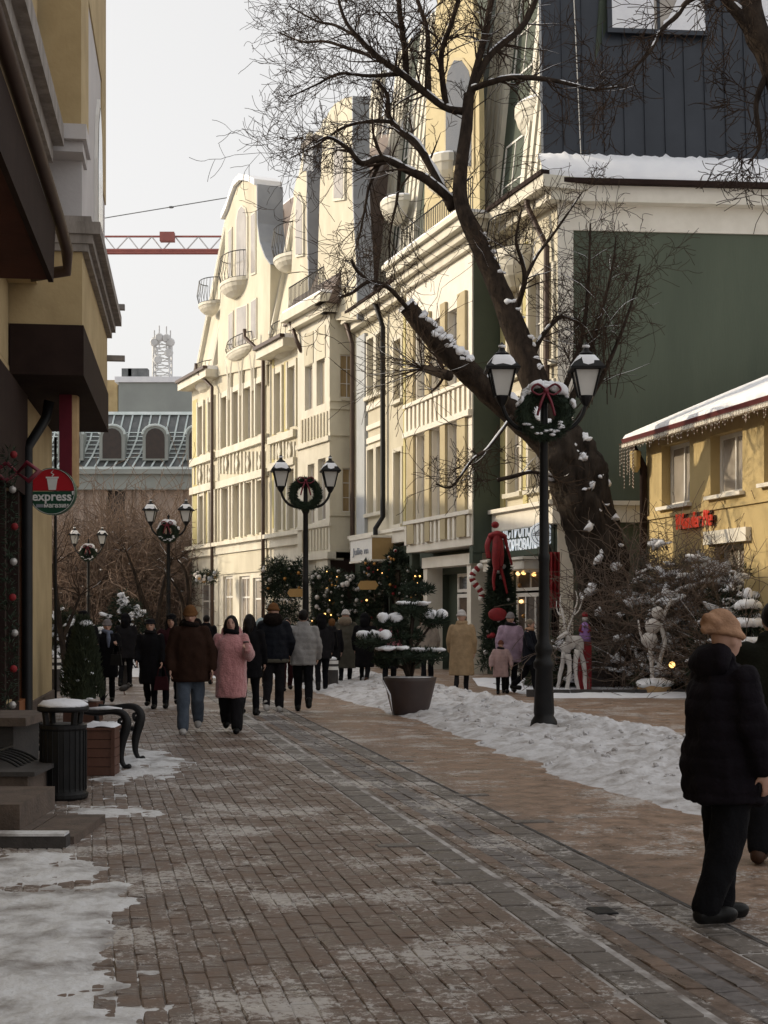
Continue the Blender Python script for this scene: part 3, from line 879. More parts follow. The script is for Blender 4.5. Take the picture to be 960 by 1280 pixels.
# portal under the bay
a, b, z0, z1 = op[1]
zp = FG.z(560, 708, .5)
strip(gb, 'portal', 'pale_trim', FG, [(b - .02, b + .32, 0, zp, .003, .50), (a - .55, b + .32, zp + .002, zp + .32, .003, .55), (a - .5, a - .2, 0, zp, .003, .5)])
window(gb, FG, a + .05, a + (b - a) * .62, .02, z1 - .6, 0, 2, 1, .11, 'white_paint', 'interior', .03)
window(gb, FG, a + .05, a + (b - a) * .62, z1 - .55, z1, 0, 2, 1, .09, 'white_paint', 'dark_glass', .03)
mb = MB(); FG.box(mb, a + (b - a) * .64, b - .02, .02, z1, -.28, -.2); mb.build('door', 'dark_green', gb)
for a, b, z0, z1 in op[2:]:
    window(gb, FG, a, b, z0, z1, 0, 2, 1, .07, 'dark_brown', 'interior', .1)
strip(gb, 'pier', 'dark_green', FG, [(sB1 - .25, sB1, 0, zb0 - .02, bo - .35, bo - .1), (sB0, sB0 + .25, zb0 - .5, zb0 - .02, bo - .3, bo - .02)])
# flat lettering and signs of the shop are things of their own
def put_text(name, label, cat, s, size, pos, xdir, mat, depth=.012, sx=1.0, bold=0.0, group=None, par=None, shear=0.0, space=1.0):
    me = text_mb(s, size, depth, bold=bold, shear=shear, space=space)
    me.materials.clear(); me.materials.append(M[mat])
    o = bpy.data.objects.new(name, me); col.objects.link(o)
    o.location = pos
    o.rotation_euler = (0, 0, math.atan2(xdir[1], xdir[0]))
    o.scale = (sx, 1, 1)
    if par is not None:
        o.parent = par; o.matrix_parent_inverse = par.matrix_basis.inverted()
    else: tag(o, label, cat, group)
    return o
sg = thing('shop_sign', 'white lettered sign panel on dark green fascia behind the front lamp post', 'sign', FG.P(FG.s(652), FG.z(652, 700, .05), .05))
mb = MB(); FG.box(mb, FG.s(694), FG.s(626), FG.z(655, 694, .05), FG.z(655, 650, .05), .003, .05); mb.build('sign_board', 'dark_green', sg)
xd = -FG.t
c0 = (FG.s(630) + FG.s(677)) / 2
put_text('lettering', None, None, 'ГАСТРОНОМЪ', .62, FG.P(c0, FG.z(653, 662, .06), .065), xd, 'sign_lit', sx=(FG.s(630) - FG.s(679)) / 4.1, par=sg, bold=.008)
c1 = (FG.s(637) + FG.s(672)) / 2
put_text('lettering', None, None, 'КОРНОВАЛЪ', .40, FG.P(c1, FG.z(655, 681, .06), .065), xd, 'sign_lit', sx=(FG.s(637) - FG.s(676)) / 2.45, par=sg, bold=.006)
# round hanging sign facing up the street
pr = FG.P(FG.s(690), FG.z(690, 668, .6), .62)
yq = 36.3
cc = P(677.5, 668, yq); rr = 15.5 / FPX * yq
rs = thing('round_sign', 'round white projecting sign with ring emblem half hidden by the front lamp post', 'sign', (cc.x, cc.y, cc.z - rr))
def disc(c, r, y0, y1, n=28, r2=None):
    mb = MB()
    if r2 is None:
        mb.prism([(c.x + r * math.cos(2*math.pi*k/n), y0, c.z + r * math.sin(2*math.pi*k/n)) for k in range(n)], [(c.x + r * math.cos(2*math.pi*k/n), y1, c.z + r * math.sin(2*math.pi*k/n)) for k in range(n)])
    else:
        for k in range(n):
            a, b = 2*math.pi*k/n, 2*math.pi*(k+1)/n
            q = [(c.x + rr_ * math.cos(t), yy, c.z + rr_ * math.sin(t)) for yy in (y0, y1) for rr_, t in ((r2, a), (r, a), (r, b), (r2, b))]
            mb.quadbox(q)
    return mb
disc(cc, rr, cc.y, cc.y + .10).build('sign_disc', 'sign_lit', rs)
disc(cc, rr * .86, cc.y - .006, cc.y - .001, r2=rr * .80).build('emblem_ring', 'grey_roof', rs)
for dz, w in ((.18, .62), (.05, .75), (-.08, .75)):
    MB().box(cc.x - rr * w, cc.x + rr * w, cc.y - .006, cc.y - .001, cc.z + rr * dz - .012, cc.z + rr * dz + .012).build('emblem_bar', 'grey_roof', rs)
disc(Vector((cc.x, 0, cc.z - rr * .1)), rr * .55, cc.y - .006, cc.y - .001, 20, rr * .48).build('emblem_ring', 'grey_roof', rs)
MB().tube([(cc.x + rr * .95, cc.y + .05, cc.z), (cc.x + rr + .9, cc.y + .05, cc.z)], .02, 6).build('bracket', 'black_iron', rs)
# box sign further along
bs = thing('box_sign', 'white box sign with ochre side hanging above the decorated shop front', 'sign', FG.P(FG.s(458), 3, .3))
zs0, zs1 = FG.z(464, 699, .9), FG.z(464, 672, .9)
sa, sb = FG.s(465, .9), FG.s(438, .9)
mb = MB(); FG.box(mb, sa + .012, sb, zs0, zs1, .15, .9); mb.build('sign_box', 'sign_white', bs)
mb = MB(); FG.box(mb, sa, sa + .010, zs0, zs1, .15, .9); mb.build('sign_side', 'ochre_board', bs)
strip(bs, 'sign_rim', 'pale_trim', FG, [(sa - .02, sb + .02, zs1 + .002, zs1 + .08, .12, .94), (sa - .02, sb + .02, zs0 - .07, zs0 - .002, .12, .94)])
put_text('lettering', None, None, 'Julie m', .34, FG.P((sa + sb) / 2, (zs0 + zs1) / 2 - .05, .915), xd, 'grey_roof', sx=1.9, par=bs)

# ======== cream building with three curved gables, further down the street
KW, VW = 37380.0, 300.0
wA, wB = plan(412, KW, VW), plan(240, KW, VW)
FW = Fac(wA, wB - wA)
fb = 'cream_house'
wb = thing('apartment_building', 'long cream building with curved gables and bow balconies beyond the green one', 'building', (wA[0], wA[1], 0))
of = -.55
LW = FW.s(240, of)
sW = FW.s(372, 0)                            # end of the projecting block
zWE = FW.z(400, 398); zFE = FW.z(300, 440, of)
zWL = FW.z(400, 691); zFL = FW.z(300, 676, of)
# projecting block
op = []
for p0, p1, ya, yb in ((381, 390.5, 512, 457), (395.6, 406, 506, 448), (384.5, 393, 655, 580), (397.5, 407, 650, 573)):
    a, b = FW.s(p1), FW.s(p0); ym = (p0 + p1) / 2
    op.append((a, b, FW.z(ym, ya), FW.z(ym, yb)))
mb = MB(); FW.wall(mb, 0, sW, zWL, zWE, op, -.3, 0); mb.build('wall', 'cream_trim', wb)
for o_ in op: window(wb, FW, *o_, 0, 2, 1)
for y0, y1 in ((548, 519), (688, 662)):
    for k in range(9):
        c = FW.s(409) + (FW.s(378) - FW.s(409)) * k / 8
        mb = MB(); FW.box(mb, c - .07, c + .07, FW.z(395, y0), FW.z(395, y1), .002, .05); mb.build('spandrel_bar', 'cream', wb)
strip(wb, 'panel', 'cream', FW, [(FW.s(p1), FW.s(p0), FW.z(395, 452), FW.z(395, 412), .002, .03) for p0, p1 in ((381, 392), (396, 407))])
strip(wb, 'band', 'cream_trim', FW, [(-.1, sW, FW.z(395, 556), FW.z(395, 550), .002, .10), (-.14, sW, zWL - .25, zWL - .002, -.2, .14), (-.14, sW, FW.z(395, 660), FW.z(395, 656), .002, .08)])
strip(wb, 'cornice', 'cream_trim', FW, [(-.30, sW + .3, zWE + .002, zWE + .30, -.5, .30), (-.55, sW + .4, zWE + .302, zWE + .62, -.5, .58)])
strip(wb, 'snow_cap', 'snow_fresh', FW, [(-.5, sW + .35, zWE + .622, zWE + .74, -.45, .50)])
# its side towards the camera, with curtained windows
FS = Fac(wA, np.array((-1.0, -.30)))          # s runs towards the street corner
wS = -(1.35)
def FSz(py): return FS.z(430, py)
op = [(FS.s(443.5), FS.s(425), FSz(497), FSz(443)), (FS.s(447), FS.s(428), FSz(640), FSz(585))]
mb = MB(); FS.wall(mb, wS, -.002, zWL, zWE, op, -.3, 0); mb.build('side_wall', 'cream', wb)
for o_ in op: window(wb, FS, *o_, 0, 2, 3, .04, 'white_paint', 'curtain', .08)
strip(wb, 'band', 'cream', FS, [(wS, .0, FSz(y0), FSz(y1), .002, .07) for y0, y1 in ((545, 541), (502, 498), (645, 641), (690, 680), (512, 509))])
strip(wb, 'cornice', 'cream_trim', FS, [(wS, .3, zWE + .002, zWE + .30, -.3, .25), (wS, .5, zWE + .302, zWE + .62, -.3, .5)])
# recessed long wall
op, kinds = [], []
def fwin(p0, p1, ya, yb, kind=1):
    ym = (p0 + p1) / 2
    op.append((FW.s(p1, of), FW.s(p0, of), FW.z(ym, ya, of), FW.z(ym, yb, of))); kinds.append(kind)
for p0, p1, ya, yb in ((278, 285.5, 559, 496), (292, 300, 554, 489), (306, 315.5, 548, 484), (321.5, 331, 542, 478),
                       (279, 287.5, 674, 610), (293, 301.5, 671, 606), (308, 316.5, 668, 603), (323, 332.5, 665, 600),
                       (345, 353, 540, 466), (361.5, 371, 533, 458), (347, 354.5, 662, 592), (361.5, 370, 660, 586),
                       (249, 255, 568, 508), (262, 268, 562, 502), (250, 256, 681, 620), (263, 269.5, 678, 615)):
    fwin(p0, p1, ya, yb)
s0F = sW - .02
mb = MB(); FW.wall(mb, s0F, LW, zFL, zFE, op, of - .3, of); mb.build('wall', 'cream', wb)
for o_ in op: window(wb, FW, *o_, of, 2, 1, .05)
for a, b, z0, z1 in op:
    mb = MB()
    FW.box(mb, a - .16, a - .002, z0 - .05, z1 + .25, of + .001, of + .10); FW.box(mb, b + .002, b + .16, z0 - .05, z1 + .25, of + .001, of + .10)
    FW.box(mb, a - .002, b + .002, z1 + .002, z1 + .25, of + .001, of + .06)
    mb.build('window_surround', 'cream_trim', wb)
strip(wb, 'wall_field', 'olive_plaster', FW, [(FW.s(p1, of), FW.s(p0, of), FW.z((p0 + p1) / 2, ya, of), FW.z((p0 + p1) / 2, yb, of), of + .001, of + .02) for p0, p1, ya, yb in
     ((340.5, 343, 660, 450), (355.5, 359.5, 540, 452), (356.5, 359.5, 662, 585), (373, 376, 660, 450), (241, 246.5, 680, 500), (257.5, 259.5, 565, 505), (258, 260.5, 680, 615))])
strip(wb, 'band', 'cream_trim', FW, [(FW.s(q, of), FW.s(p, of), FW.z((p + q) / 2, y + 5, of), FW.z((p + q) / 2, y - 4, of), of + .002, of + .17)
     for p, q, y in ((240.5, 271, 574), (273.5, 336, 557), (338.5, 371, 546), (240.5, 271, 610), (273.5, 336, 598), (338.5, 371, 580))])
strip(wb, 'ledge', 'cream_trim', FW, [(s0F, LW + .1, zFL - .5, zFL - .12, of - .2, of + .16), (s0F, LW + .15, zFL - .118, zFL + .05, of - .2, of + .34)])
for p0, p1, ya, yb in ((274, 334, 596, 562), (341, 371, 578, 550), (242, 270, 610, 579)):    # ornament between the storeys
    a, b = FW.s(p1, of), FW.s(p0, of)
    n = 13 if p0 == 274 else 7
    for k in range(n):
        c = a + (b - a) * (k + .5) / n; pm_ = p1 + (p0 - p1) * (k + .5) / n
        mb = MB(); FW.box(mb, c - .06, c + .06, FW.z(pm_, ya - 4, of), FW.z(pm_, yb + 2, of), of + .001, of + .07); mb.build('spandrel_bar', 'cream_trim', wb)
        if k % 3 == 1:
            zc = FW.z(pm_, (ya + yb) / 2, of)
            mb = MB(); FW.poly(mb, [(c - .2, zc), (c, zc - .35), (c + .2, zc), (c, zc + .35)], of + .072, of + .11); mb.build('lozenge', 'cream_trim', wb)
# upright leaf-shaped mouldings over the upper windows of the middle gable
for p in (289, 303.5, 318.5, 334):
    z0 = FW.z(p, 500 - (p - 289) * .4, of); s = FW.s(p, of)
    for sg_ in (-1, 1):
        pts = [FW.P(s + sg_ * .12, z0, of + .05), FW.P(s + sg_ * .14, z0 + .9, of + .08), FW.P(s + sg_ * .35, z0 + 1.5, of + .08), FW.P(s + sg_ * .6, z0 + 1.9, of + .05)]
        mb = MB(); mb.tube(pts, .07, 6); mb.build('moulding', 'cream_trim', wb)
# eaves, gutters and snow either side of the middle gable
for p0, p1 in ((338, 373), (238, 274)):
    a, b = FW.s(p1, of), FW.s(p0, of)
    z = FW.z((p0 + p1) / 2, 421 if p0 > 300 else 462, of + .6)
    strip(wb, 'eave', 'cream_trim', FW, [(a, b, z - .35, z, of - .5, of + .65)])
    strip(wb, 'gutter', 'pipe_brown', FW, [(a, b, z + .002, z + .14, of + .58, of + .78)])
    strip(wb, 'snow_cap', 'snow_fresh', FW, [(a, b, z + .002, z + .17, of - .4, of + .56)])
# middle gable rising flush with the wall: outline with depth
gp = [FW.at(x, y, of + .1) for x, y in ((272, 470), (272.5, 425), (276, 380), (281, 335), (281.5, 275), (287, 262), (292, 246), (297, 233), (303, 226), (313, 227), (321.5, 233), (322, 280), (325, 303), (332, 322), (338, 331), (337, 425), (337, 455))]
mb = MB(); FW.poly(mb, gp, of - 1.0, of + .1); mb.build('gable', 'cream', wb)
sd = [FW.at(x, y, of + .1) for x, y in ((322, 231), (322.5, 280), (325.5, 303), (332.5, 322), (339, 331))]
mb = MB()
for (sa_, za_), (sb_, zb_) in zip(sd[:-1], sd[1:]):
    mb.quadbox([FW.P(sa_ - .02, za_, of + .16), FW.P(sa_ - .12, za_, of + .16), FW.P(sa_ - .12, za_, of - 1.0), FW.P(sa_ - .02, za_, of - 1.0),
                FW.P(sb_ - .02, zb_, of + .16), FW.P(sb_ - .12, zb_, of + .16), FW.P(sb_ - .12, zb_, of - 1.0), FW.P(sb_ - .02, zb_, of - 1.0)])
mb.build('gable_shade_side', 'grey_roof', wb)  # blue-grey colour stands for shade on the gable's camera-facing side
tp = [FW.at(x, y, of + .1) for x, y in ((280, 275), (286, 262), (291, 246), (296, 233), (302.5, 226), (313, 227), (322, 232))]
mb = MB()
for (sa_, za_), (sb_, zb_) in zip(tp[:-1], tp[1:]):
    mb.quadbox([FW.P(sa_, za_ + .02, of + .26), FW.P(sb_, zb_ + .02, of + .26), FW.P(sb_, zb_ + .02, of - 1.0), FW.P(sa_, za_ + .02, of - 1.0),
                FW.P(sa_, za_ + .28, of + .26), FW.P(sb_, zb_ + .28, of + .26), FW.P(sb_, zb_ + .28, of - 1.0), FW.P(sa_, za_ + .28, of - 1.0)])
mb.build('coping', 'snow_fresh', wb)
def gwin(pts, glass='window_glass'):
    q = [FW.at(x, y, of + .1) for x, y in pts]
    c = np.array(q).mean(0)
    mb = MB(); FW.poly(mb, [(s + (s - c[0]) * .22, z + (z - c[1]) * .07) for s, z in q], of + .102, of + .15); w = mb.build('window', 'cream_trim', wb)
    mb = MB(); FW.poly(mb, q, of + .152, of + .16); mb.build('pane', glass, w)
gwin([(309, 345), (309, 272), (307, 262), (303, 258), (299, 264), (297, 276), (297, 345)])
for x0, x1, y0, y1 in ((287, 290.5, 345, 286), (315, 320, 340, 266), (287, 292, 435, 390), (297, 309, 430, 382), (315, 321, 422, 374)):
    gwin([(x1, y0), (x1, y1), (x0, y1 + 4), (x0, y0 + 2)])
bow_balcony(wb, FW, FW.at(300, 350, of)[0], FW.at(300, 364, of + .4)[1], FW.at(300, 345, of + .4)[1], 1.7, .95, of + .1, rail=1.15)
bow_balcony(wb, FW, FW.at(304, 440, of)[0], FW.at(304, 444, of + .3)[1], FW.at(304, 432, of + .3)[1], 2.2, .5, of + .1, rail=.5)
# mansard slopes with dormers and balconies between the gables
FD = Fac(wA, wB - wA, .42, zFE)
mb = MB(); FD.box(mb, s0F - 2.5, LW + .2, zFE + .1, 21.5, of - 2.8, of - .2); mb.build('roof', 'brown_roof', wb)
mb = MB(); FD.box(mb, s0F - 4, LW, 21.502, 21.7, of - 9, of - .3); mb.build('roof_deck', 'snow_fresh', wb)
FDo = Fac(wA, wB - wA, .20, zFE)
for p0, p1, levs in ((340, 360, ((405, 330), (290, 215))), (247, 268, ((455, 395), (368, 310)))):
    a, b = FW.s(p1, of), FW.s(p0, of)
    zt_ = FDo.at((p0 + p1) / 2, levs[1][1] - 12, of)[1]
    mb = MB(); FDo.box(mb, a, b, zFE, zt_, of - 2.4, of - .05); mb.build('dormer', 'cream', wb)
    strip(wb, 'dormer_rib', 'cream_trim', FDo, [(q, q + .14, zFE, zt_ + .1, of - .05, of + .14) for q in (a - .15, a + .05, b - .2, b)])
    for y0, y1 in levs:
        z0, z1 = FDo.at((p0 + p1) / 2, y0, of)[1], FDo.at((p0 + p1) / 2, y1, of)[1]
        window(wb, FDo, a + .35, b - .35, z0, z1, of + .08, 2, 2, .06)
for px, ya, yb, hw, rl in ((357, 330, 312, 1.5, 1.2), (355, 442, 425, 1.9, .9), (260, 386, 372, 1.3, 1.1), (256, 486, 470, 1.9, .8)):
    bow_balcony(wb, FW, FW.at(px, ya, of)[0], FW.at(px, ya, of + .4)[1], FW.at(px, yb, of + .4)[1], hw, .95, of - .3, rail=rl)
# two tall narrow gables above the projecting block
for pts, sidep, arch in ((((396, 400), (398, 300), (400, 230), (404, 170), (410, 142), (418, 130), (430, 123), (441, 121), (441.5, 250), (446, 330), (447, 400)), None, ((433, 250), (433, 185), (426, 165), (419, 188), (418, 252))),
                         (((362, 400), (366, 300), (367, 240), (371, 222), (379, 214), (384, 214), (384.5, 300), (388, 400)), None, ((381, 320), (381, 255), (375, 240), (371, 258), (371, 322)))):
    q = [FW.at(x, y, -.2) for x, y in pts]
    mb = MB(); FW.poly(mb, q, -.8, -.2); mb.build('gable', 'cream', wb)
    hi = [FW.at(x, y, -.2) for x, y in pts if x >= (430 if pts[0][0] > 390 else 379)]
    mb = MB()
    for (sa_, za_), (sb_, zb_) in zip(hi[:-1], hi[1:]):
        if abs(za_ - zb_) < .05: continue
        mb.quadbox([FW.P(sa_ - .02, za_, -.16), FW.P(sa_ - .10, za_, -.16), FW.P(sa_ - .10, za_, -.8), FW.P(sa_ - .02, za_, -.8),
                    FW.P(sb_ - .02, zb_, -.16), FW.P(sb_ - .10, zb_, -.16), FW.P(sb_ - .10, zb_, -.8), FW.P(sb_ - .02, zb_, -.8)])
    mb.build('gable_shade_side', 'grey_roof', wb)  # shade of these gable sides is put into their grey colour
    q = [FW.at(x, y, -.2) for x, y in arch]
    mb = MB(); FW.poly(mb, q, -.198, -.12); w = mb.build('window', 'cream_trim', wb)
    c = np.array(q).mean(0)
    mb = MB(); FW.poly(mb, [(s + (c[0] - s) * .22, z + (c[1] - z) * .07) for s, z in q], -.118, -.11); mb.build('pane', 'window_glass', w)
mb = MB(); FD.box(mb, -.6, sW + 1.0, zWE + .3, 21.0, -3.0, .1); mb.build('roof', 'brown_roof', wb)
mb = MB(); FW.box(mb, FW.s(403.5, -1), FW.s(391, -1), zWE, FW.at(394, 186, -1)[1], -1.6, -.6)
ch = mb.build('chimney', 'grey_roof', wb)
mb = MB(); FW.box(mb, FW.s(404, -1), FW.s(390, -1), FW.at(394, 185.5, -1)[1], FW.at(394, 178, -1)[1], -1.65, -.55); mb.build('chimney_cap', 'stain_stone', ch)
rb = MB()
for k in range(26):
    c = -.3 + (sW + .3) * k / 25
    rb.tube([FW.P(c, zWE + .7, .35), FW.P(c, zWE + 1.6, .35)], .016, 4)
rb.tube([FW.P(-.3, zWE + 1.6, .35), FW.P(sW, zWE + 1.6, .35)], .03, 4)
rb.build('terrace_railing', 'black_iron', wb)
# downpipes
for px, yt in ((336.8, 428), (272.2, 470)):
    s = FW.s(px, of); z = FW.z(px, yt, of + .3)
    downpipe(wb, [FW.P(s + 1.2, z + .9, of + .7), FW.P(s + 1.2, z + .55, of + .7), FW.P(s, z - .35, of + .28), FW.P(s, zFL, of + .28), FW.P(s, .1, of + .28)], .085)
s = FW.s(378, 0)
downpipe(wb, [FW.P(s + .6, zWE + .4, .3), FW.P(s + .3, zWE - .4, .15), FW.P(s + .1, zWE - .9, .0)], .08)
# shop storey
op = [(FW.s(370, of), FW.s(342, of), .1, FW.z(356, 722, of)), (FW.s(332, of), FW.s(316, of), .1, FW.z(324, 722, of)), (FW.s(312, of), FW.s(299, of), .1, FW.z(306, 720, of)), (FW.s(291, of), FW.s(279, of), .1, FW.z(285, 720, of)), (FW.s(268, of), FW.s(250, of), .1, FW.z(259, 728, of))]
mb = MB(); FW.wall(mb, s0F, LW, 0, zFL - .5, op, of - .3, of); mb.build('shop_wall', 'cream_trim', wb)
for o_ in op: window(wb, FW, *o_, of, 2, 1, .12, 'white_paint', 'window_glass', .1, .25)
strip(wb, 'shop_fascia', 'cream', FW, [(FW.s(335, of), FW.s(275, of), FW.z(305, 716, of), FW.z(305, 690, of), of + .001, of + .08)])
op = [(.2, sW - .2, .1, zWL - .75)]
mb = MB(); FW.wall(mb, 0, sW, 0, zWL - .25, op, -.9, -.6); mb.build('shop_wall', 'dark_brown', wb)
mb = MB(); FW.box(mb, .2, sW - .2, .1, zWL - .75, -.88, -.8); mb.build('shop_window', 'shop_dark', wb)
strip(wb, 'shop_board', 'cream_trim', FW, [(FW.s(411), FW.s(397), FW.z(404, 716), FW.z(404, 698), -.58, .05), (FW.s(394), FW.s(384), FW.z(390, 722), FW.z(390, 699), -.58, -.05)])
mb = MB(); FS.box(mb, wS, -.05, 0, zWL - .3, -.3, -.05); mb.build('side_shop_wall', 'dark_brown', wb)
mb = MB(); FW.box(mb, -.1, LW - .1, 0, zFE, -9, -3.4); mb.build('rear_wall', 'cream', wb)
mb = MB(); FW.box(mb, LW - .25, LW - .0, 0, zFE, -3.4, of - .302); mb.build('end_wall', 'olive_plaster', wb)

# ======== low ochre house on the right
KY, VY = 25602.0, -55.0
yA, yB = plan(1120, KY, VY), plan(808, KY, VY)
FY = Fac(yA, yB - yA)
LY = FY.s(808)
yh = thing('house', 'low ochre two-storey house with snowy roof and icicle lights at the right edge', 'house', (*yB, 0))
op = [(FY.s(862), FY.s(827), FY.z(845, 631), FY.z(845, 553)), (FY.s(928), FY.s(888), FY.z(908, 617), FY.z(908, 540)), (FY.s(1010), FY.s(955), FY.z(980, 600), FY.z(980, 520)), (FY.s(930), FY.s(893), .6, FY.z(910, 680))]
zHE = FY.z(830, 545)
mb = MB(); FY.wall(mb, 0, LY, 0, zHE, op, -.35, 0); mb.build('wall', 'yellow_plaster_house', yh)
for k, o_ in enumerate(op):
    window(yh, FY, *o_, 0, 2, 1, .09, 'white_paint', 'window_glass', .22)
    mb = MB(); FY.box(mb, o_[0] - .1, o_[1] + .1, o_[2] - .08, o_[2] - .002, -.2, .12); mb.build('sill', 'pale_trim', yh)
strip(yh, 'lintel', 'pale_trim', FY, [(op[3][0] - .3, op[3][1] + .3, op[3][3] + .02, op[3][3] + .3, .002, .12)])
strip(yh, 'string_course', 'yellow_plaster_house', FY, [(0, LY, op[1][2] - .30, op[1][2] - .22, .002, .05)])
mb = MB(); FY.box(mb, LY - .3, LY - .002, 0, zHE, -7, -.352); mb.build('end_wall', 'yellow_plaster_house', yh)
FR = Fac(yA, yB - yA)
def roof_pts(s): return [FR.P(s, zHE - .05, .45), FR.P(s, zHE + .06, .50), FR.P(s, zHE + 2.15, -4.5), FR.P(s, zHE + 2.0, -4.5)]
mb = MB(); mb.prism(roof_pts(0), roof_pts(LY + .35)); mb.build('roof', 'red_roof', yh)
mb = MB()
n = 60
for i in range(n + 1):
    s = (LY + .30) * i / n; t = .10 + .04 * fbm(s, 1, 1.2, 3)
    e = .10 if i in (0, n) else 0
    mb.v += [tuple(FR.P(s, zHE + .065, .48)), tuple(FR.P(s, zHE + .06 + t - e, .47 + .05 * fbm(s, 7, 2, 1))), tuple(FR.P(s, zHE + 1.08 + t - e, -1.9)), tuple(FR.P(s, zHE + 2.14 + t * .7 - e, -4.4))]
for i in range(n):
    for k in range(3):
        a = i * 4 + k; mb.f.append((a, a + 4, a + 5, a + 1))
mb.build('roof_snow', 'snow_fresh', yh, smooth=True)
strip(yh, 'gutter', 'pale_trim', FY, [(0, LY + .3, zHE - .14, zHE - .052, .38, .50)])
downpipe(yh, [FY.P(LY - .05, zHE - .1, .4), FY.P(LY - .05, zHE - .6, .1), FY.P(LY - .05, .2, .1)], .09, 'dark_brown')
MB().lathe(FY.P(LY - .05, zHE - .75, .30), [(.05, 0), (.12, .12), (.14, .45), (.12, .5)], 8).build('rainwater_head', 'yellow_plaster_house', yh)
# icicle light strings under the eaves
il = thing('icicle_lights', 'fringe of icicle light strings under the snowy eaves of the ochre house', 'light string', FY.P(LY * .6, zHE - .6, .52))
wire = MB(); blb = MB()
s = 0.1
while s < LY + .4:
    ln = rng.uniform(.10, .34) + (rng.uniform(.2, 1.0) if s > LY - .5 else 0)
    a = FY.P(s, zHE - .05, .53); b_ = FY.P(s + rng.uniform(-.03, .03), zHE - .05 - ln, .53 + rng.uniform(-.03, .03))
    wire.tube([a, b_], .006, 3)
    for k in range(max(2, int(ln / .08))):
        q = a.lerp(b_, (k + .6) / max(2, int(ln / .08)))
        blb.ball(q, (.011, .011, .016), 5, 3)
    s += rng.uniform(.05, .14)
wire.tube([FY.P(0, zHE - .05, .53), FY.P(LY + .4, zHE - .05, .53)], .008, 4)
wire.build('cable', 'wood_brown', il, fix=False); tag(blb.build('bulbs', 'pale_trim', il, fix=False), kind='stuff')
# red script sign on the house
hs = thing('script_sign', 'small red script letter sign on the ochre house wall', 'sign', FY.P(FY.s(870), FY.z(870, 660), .05))
put_text('lettering', None, None, 'Wonder Pie', .50, FY.P(FY.s(871), FY.z(871, 650, .12), .10), -FY.t, 'neon_red', depth=.02, sx=(FY.s(846) - FY.s(897)) / 2.75, par=hs, shear=.3)
put_text('lettering_back', None, None, 'Wonder Pie', .50, FY.P(FY.s(871) - .05, FY.z(871, 650, .05) - .02, .03), -FY.t, 'shop_dark', depth=.02, sx=(FY.s(846) - FY.s(897)) / 2.75, par=hs, shear=.3)
# ---------------------------------------------------------------- left-hand building
# street face runs along (-.136, 1) from here; the far corner stands at photo column 65
tl = np.array((-(235 - CX) / FPX, -1.0))             # towards the camera, so the outward normal points to the street
def lplane(px, Y): return np.array(((px - CX) / FPX * Y, Y))
YC = 3006.0 / 122
lc = lplane(65, YC)
FL = Fac(lc, tl)                                     # s = 0 at far corner, grows towards the camera
ob = .93                                             # overhang of the upper storeys
lb = thing('corner_house', 'ochre house on the left with brown oriel base and stained stone cornices', 'building', (*lc, 0))
sN = 5.95                                            # near end of the oriel
zo0, zo1 = 4.80, 5.46
zc0, zc1 = 6.42, 6.80
# ground storey
sPx = lambda p, o=0.0: FL.s(p, o)
s_o = sPx(30, .05)
op = [(s_o, 11.5, .55, 3.3)]
mb = MB(); FL.wall(mb, 0, 34, 0, zo0 + .1, op, -.35, 0); mb.build('wall', 'yellow_plaster', lb)
mb = MB(); FL.box(mb, s_o + .05, 11.45, .6, 3.25, -.25, -.2); mb.build('shop_window', 'shop_dark', lb)
for s in (s_o, s_o + .8, s_o + 2.2):
    mb = MB(); FL.box(mb, s, s + .16, .5, 3.3, -.18, .08); mb.build('shop_frame', 'orange_frame' if s == s_o else 'dark_brown', lb)
strip(lb, 'shop_frame', 'orange_frame', FL, [(s_o, s_o + 1.0, .12, .52, .002, .10)])
strip(lb, 'shop_frame', 'dark_brown', FL, [(s_o + 1.0, 11.5, .05, .52, .002, .10), (s_o, 11.5, 3.3, 4.7, .002, .10)])
strip(lb, 'base_course', 'stone_step', FL, [(0, s_o - .02, 0, .38, .002, .05)])
# oriel: dark brown base, ochre band, stained cornice
mb = MB(); FL.box(mb, 0, sN, zo0, zo1, .002, ob + .02); mb.build('oriel_base', 'dark_brown', lb)
mb = MB(); FL.box(mb, .01, sN - .01, zo1 + .002, zc0, -.3, ob); mb.build('oriel_wall', 'yellow_plaster', lb)
mb = MB()
for z0, z1, d in ((zc0 + .002, zc0 + .10, .08), (zc0 + .102, zc0 + .22, .14), (zc0 + .222, zc1, .24), (zc1 + .002, zc1 + .08, .12)):
    FL.box(mb, -d * .3, sN + d * .35, z0, z1, -.3, ob + d)
mb.build('cornice', 'stain_stone', lb)
# upper storey of the oriel: lilac-grey walls, arched opening, corner bracket, ochre block above
zu = 9.0
s2 = sN - .55
mb = MB(); FL.box(mb, .05, s2, zc1 + .082, zu + 1.4, -.3, ob - .04); mb.build('oriel_upper', 'lilac_plaster', lb)
strip(lb, 'upper_block', 'yellow_plaster', FL, [(s2 - 1.0, sN - .12, 8.12, 14.2, -.3, ob - .02), (.02, 1.2, zc1 + 1.9, 14.2, -.3, ob - .02), (1.2, s2 - 1.0, zu + 1.4, 14.2, -.3, ob - .02)])
strip(lb, 'bracket', 'lilac_plaster', FL, [(s2 - .4, sN - .06, 7.92, 8.118, -.2, ob + .05), (s2 - .4, sN - .16, 7.78, 7.918, -.2, ob - .0)])
ar = [(1.5, zc1 + .5), (1.5, 8.6), (1.75, 9.35), (2.2, 9.75), (2.65, 9.35), (2.9, 8.6), (2.9, zc1 + .5)]
mb = MB(); FL.poly(mb, ar, ob - .038, ob + .01); aw = mb.build('arched_window', 'white_paint', lb)
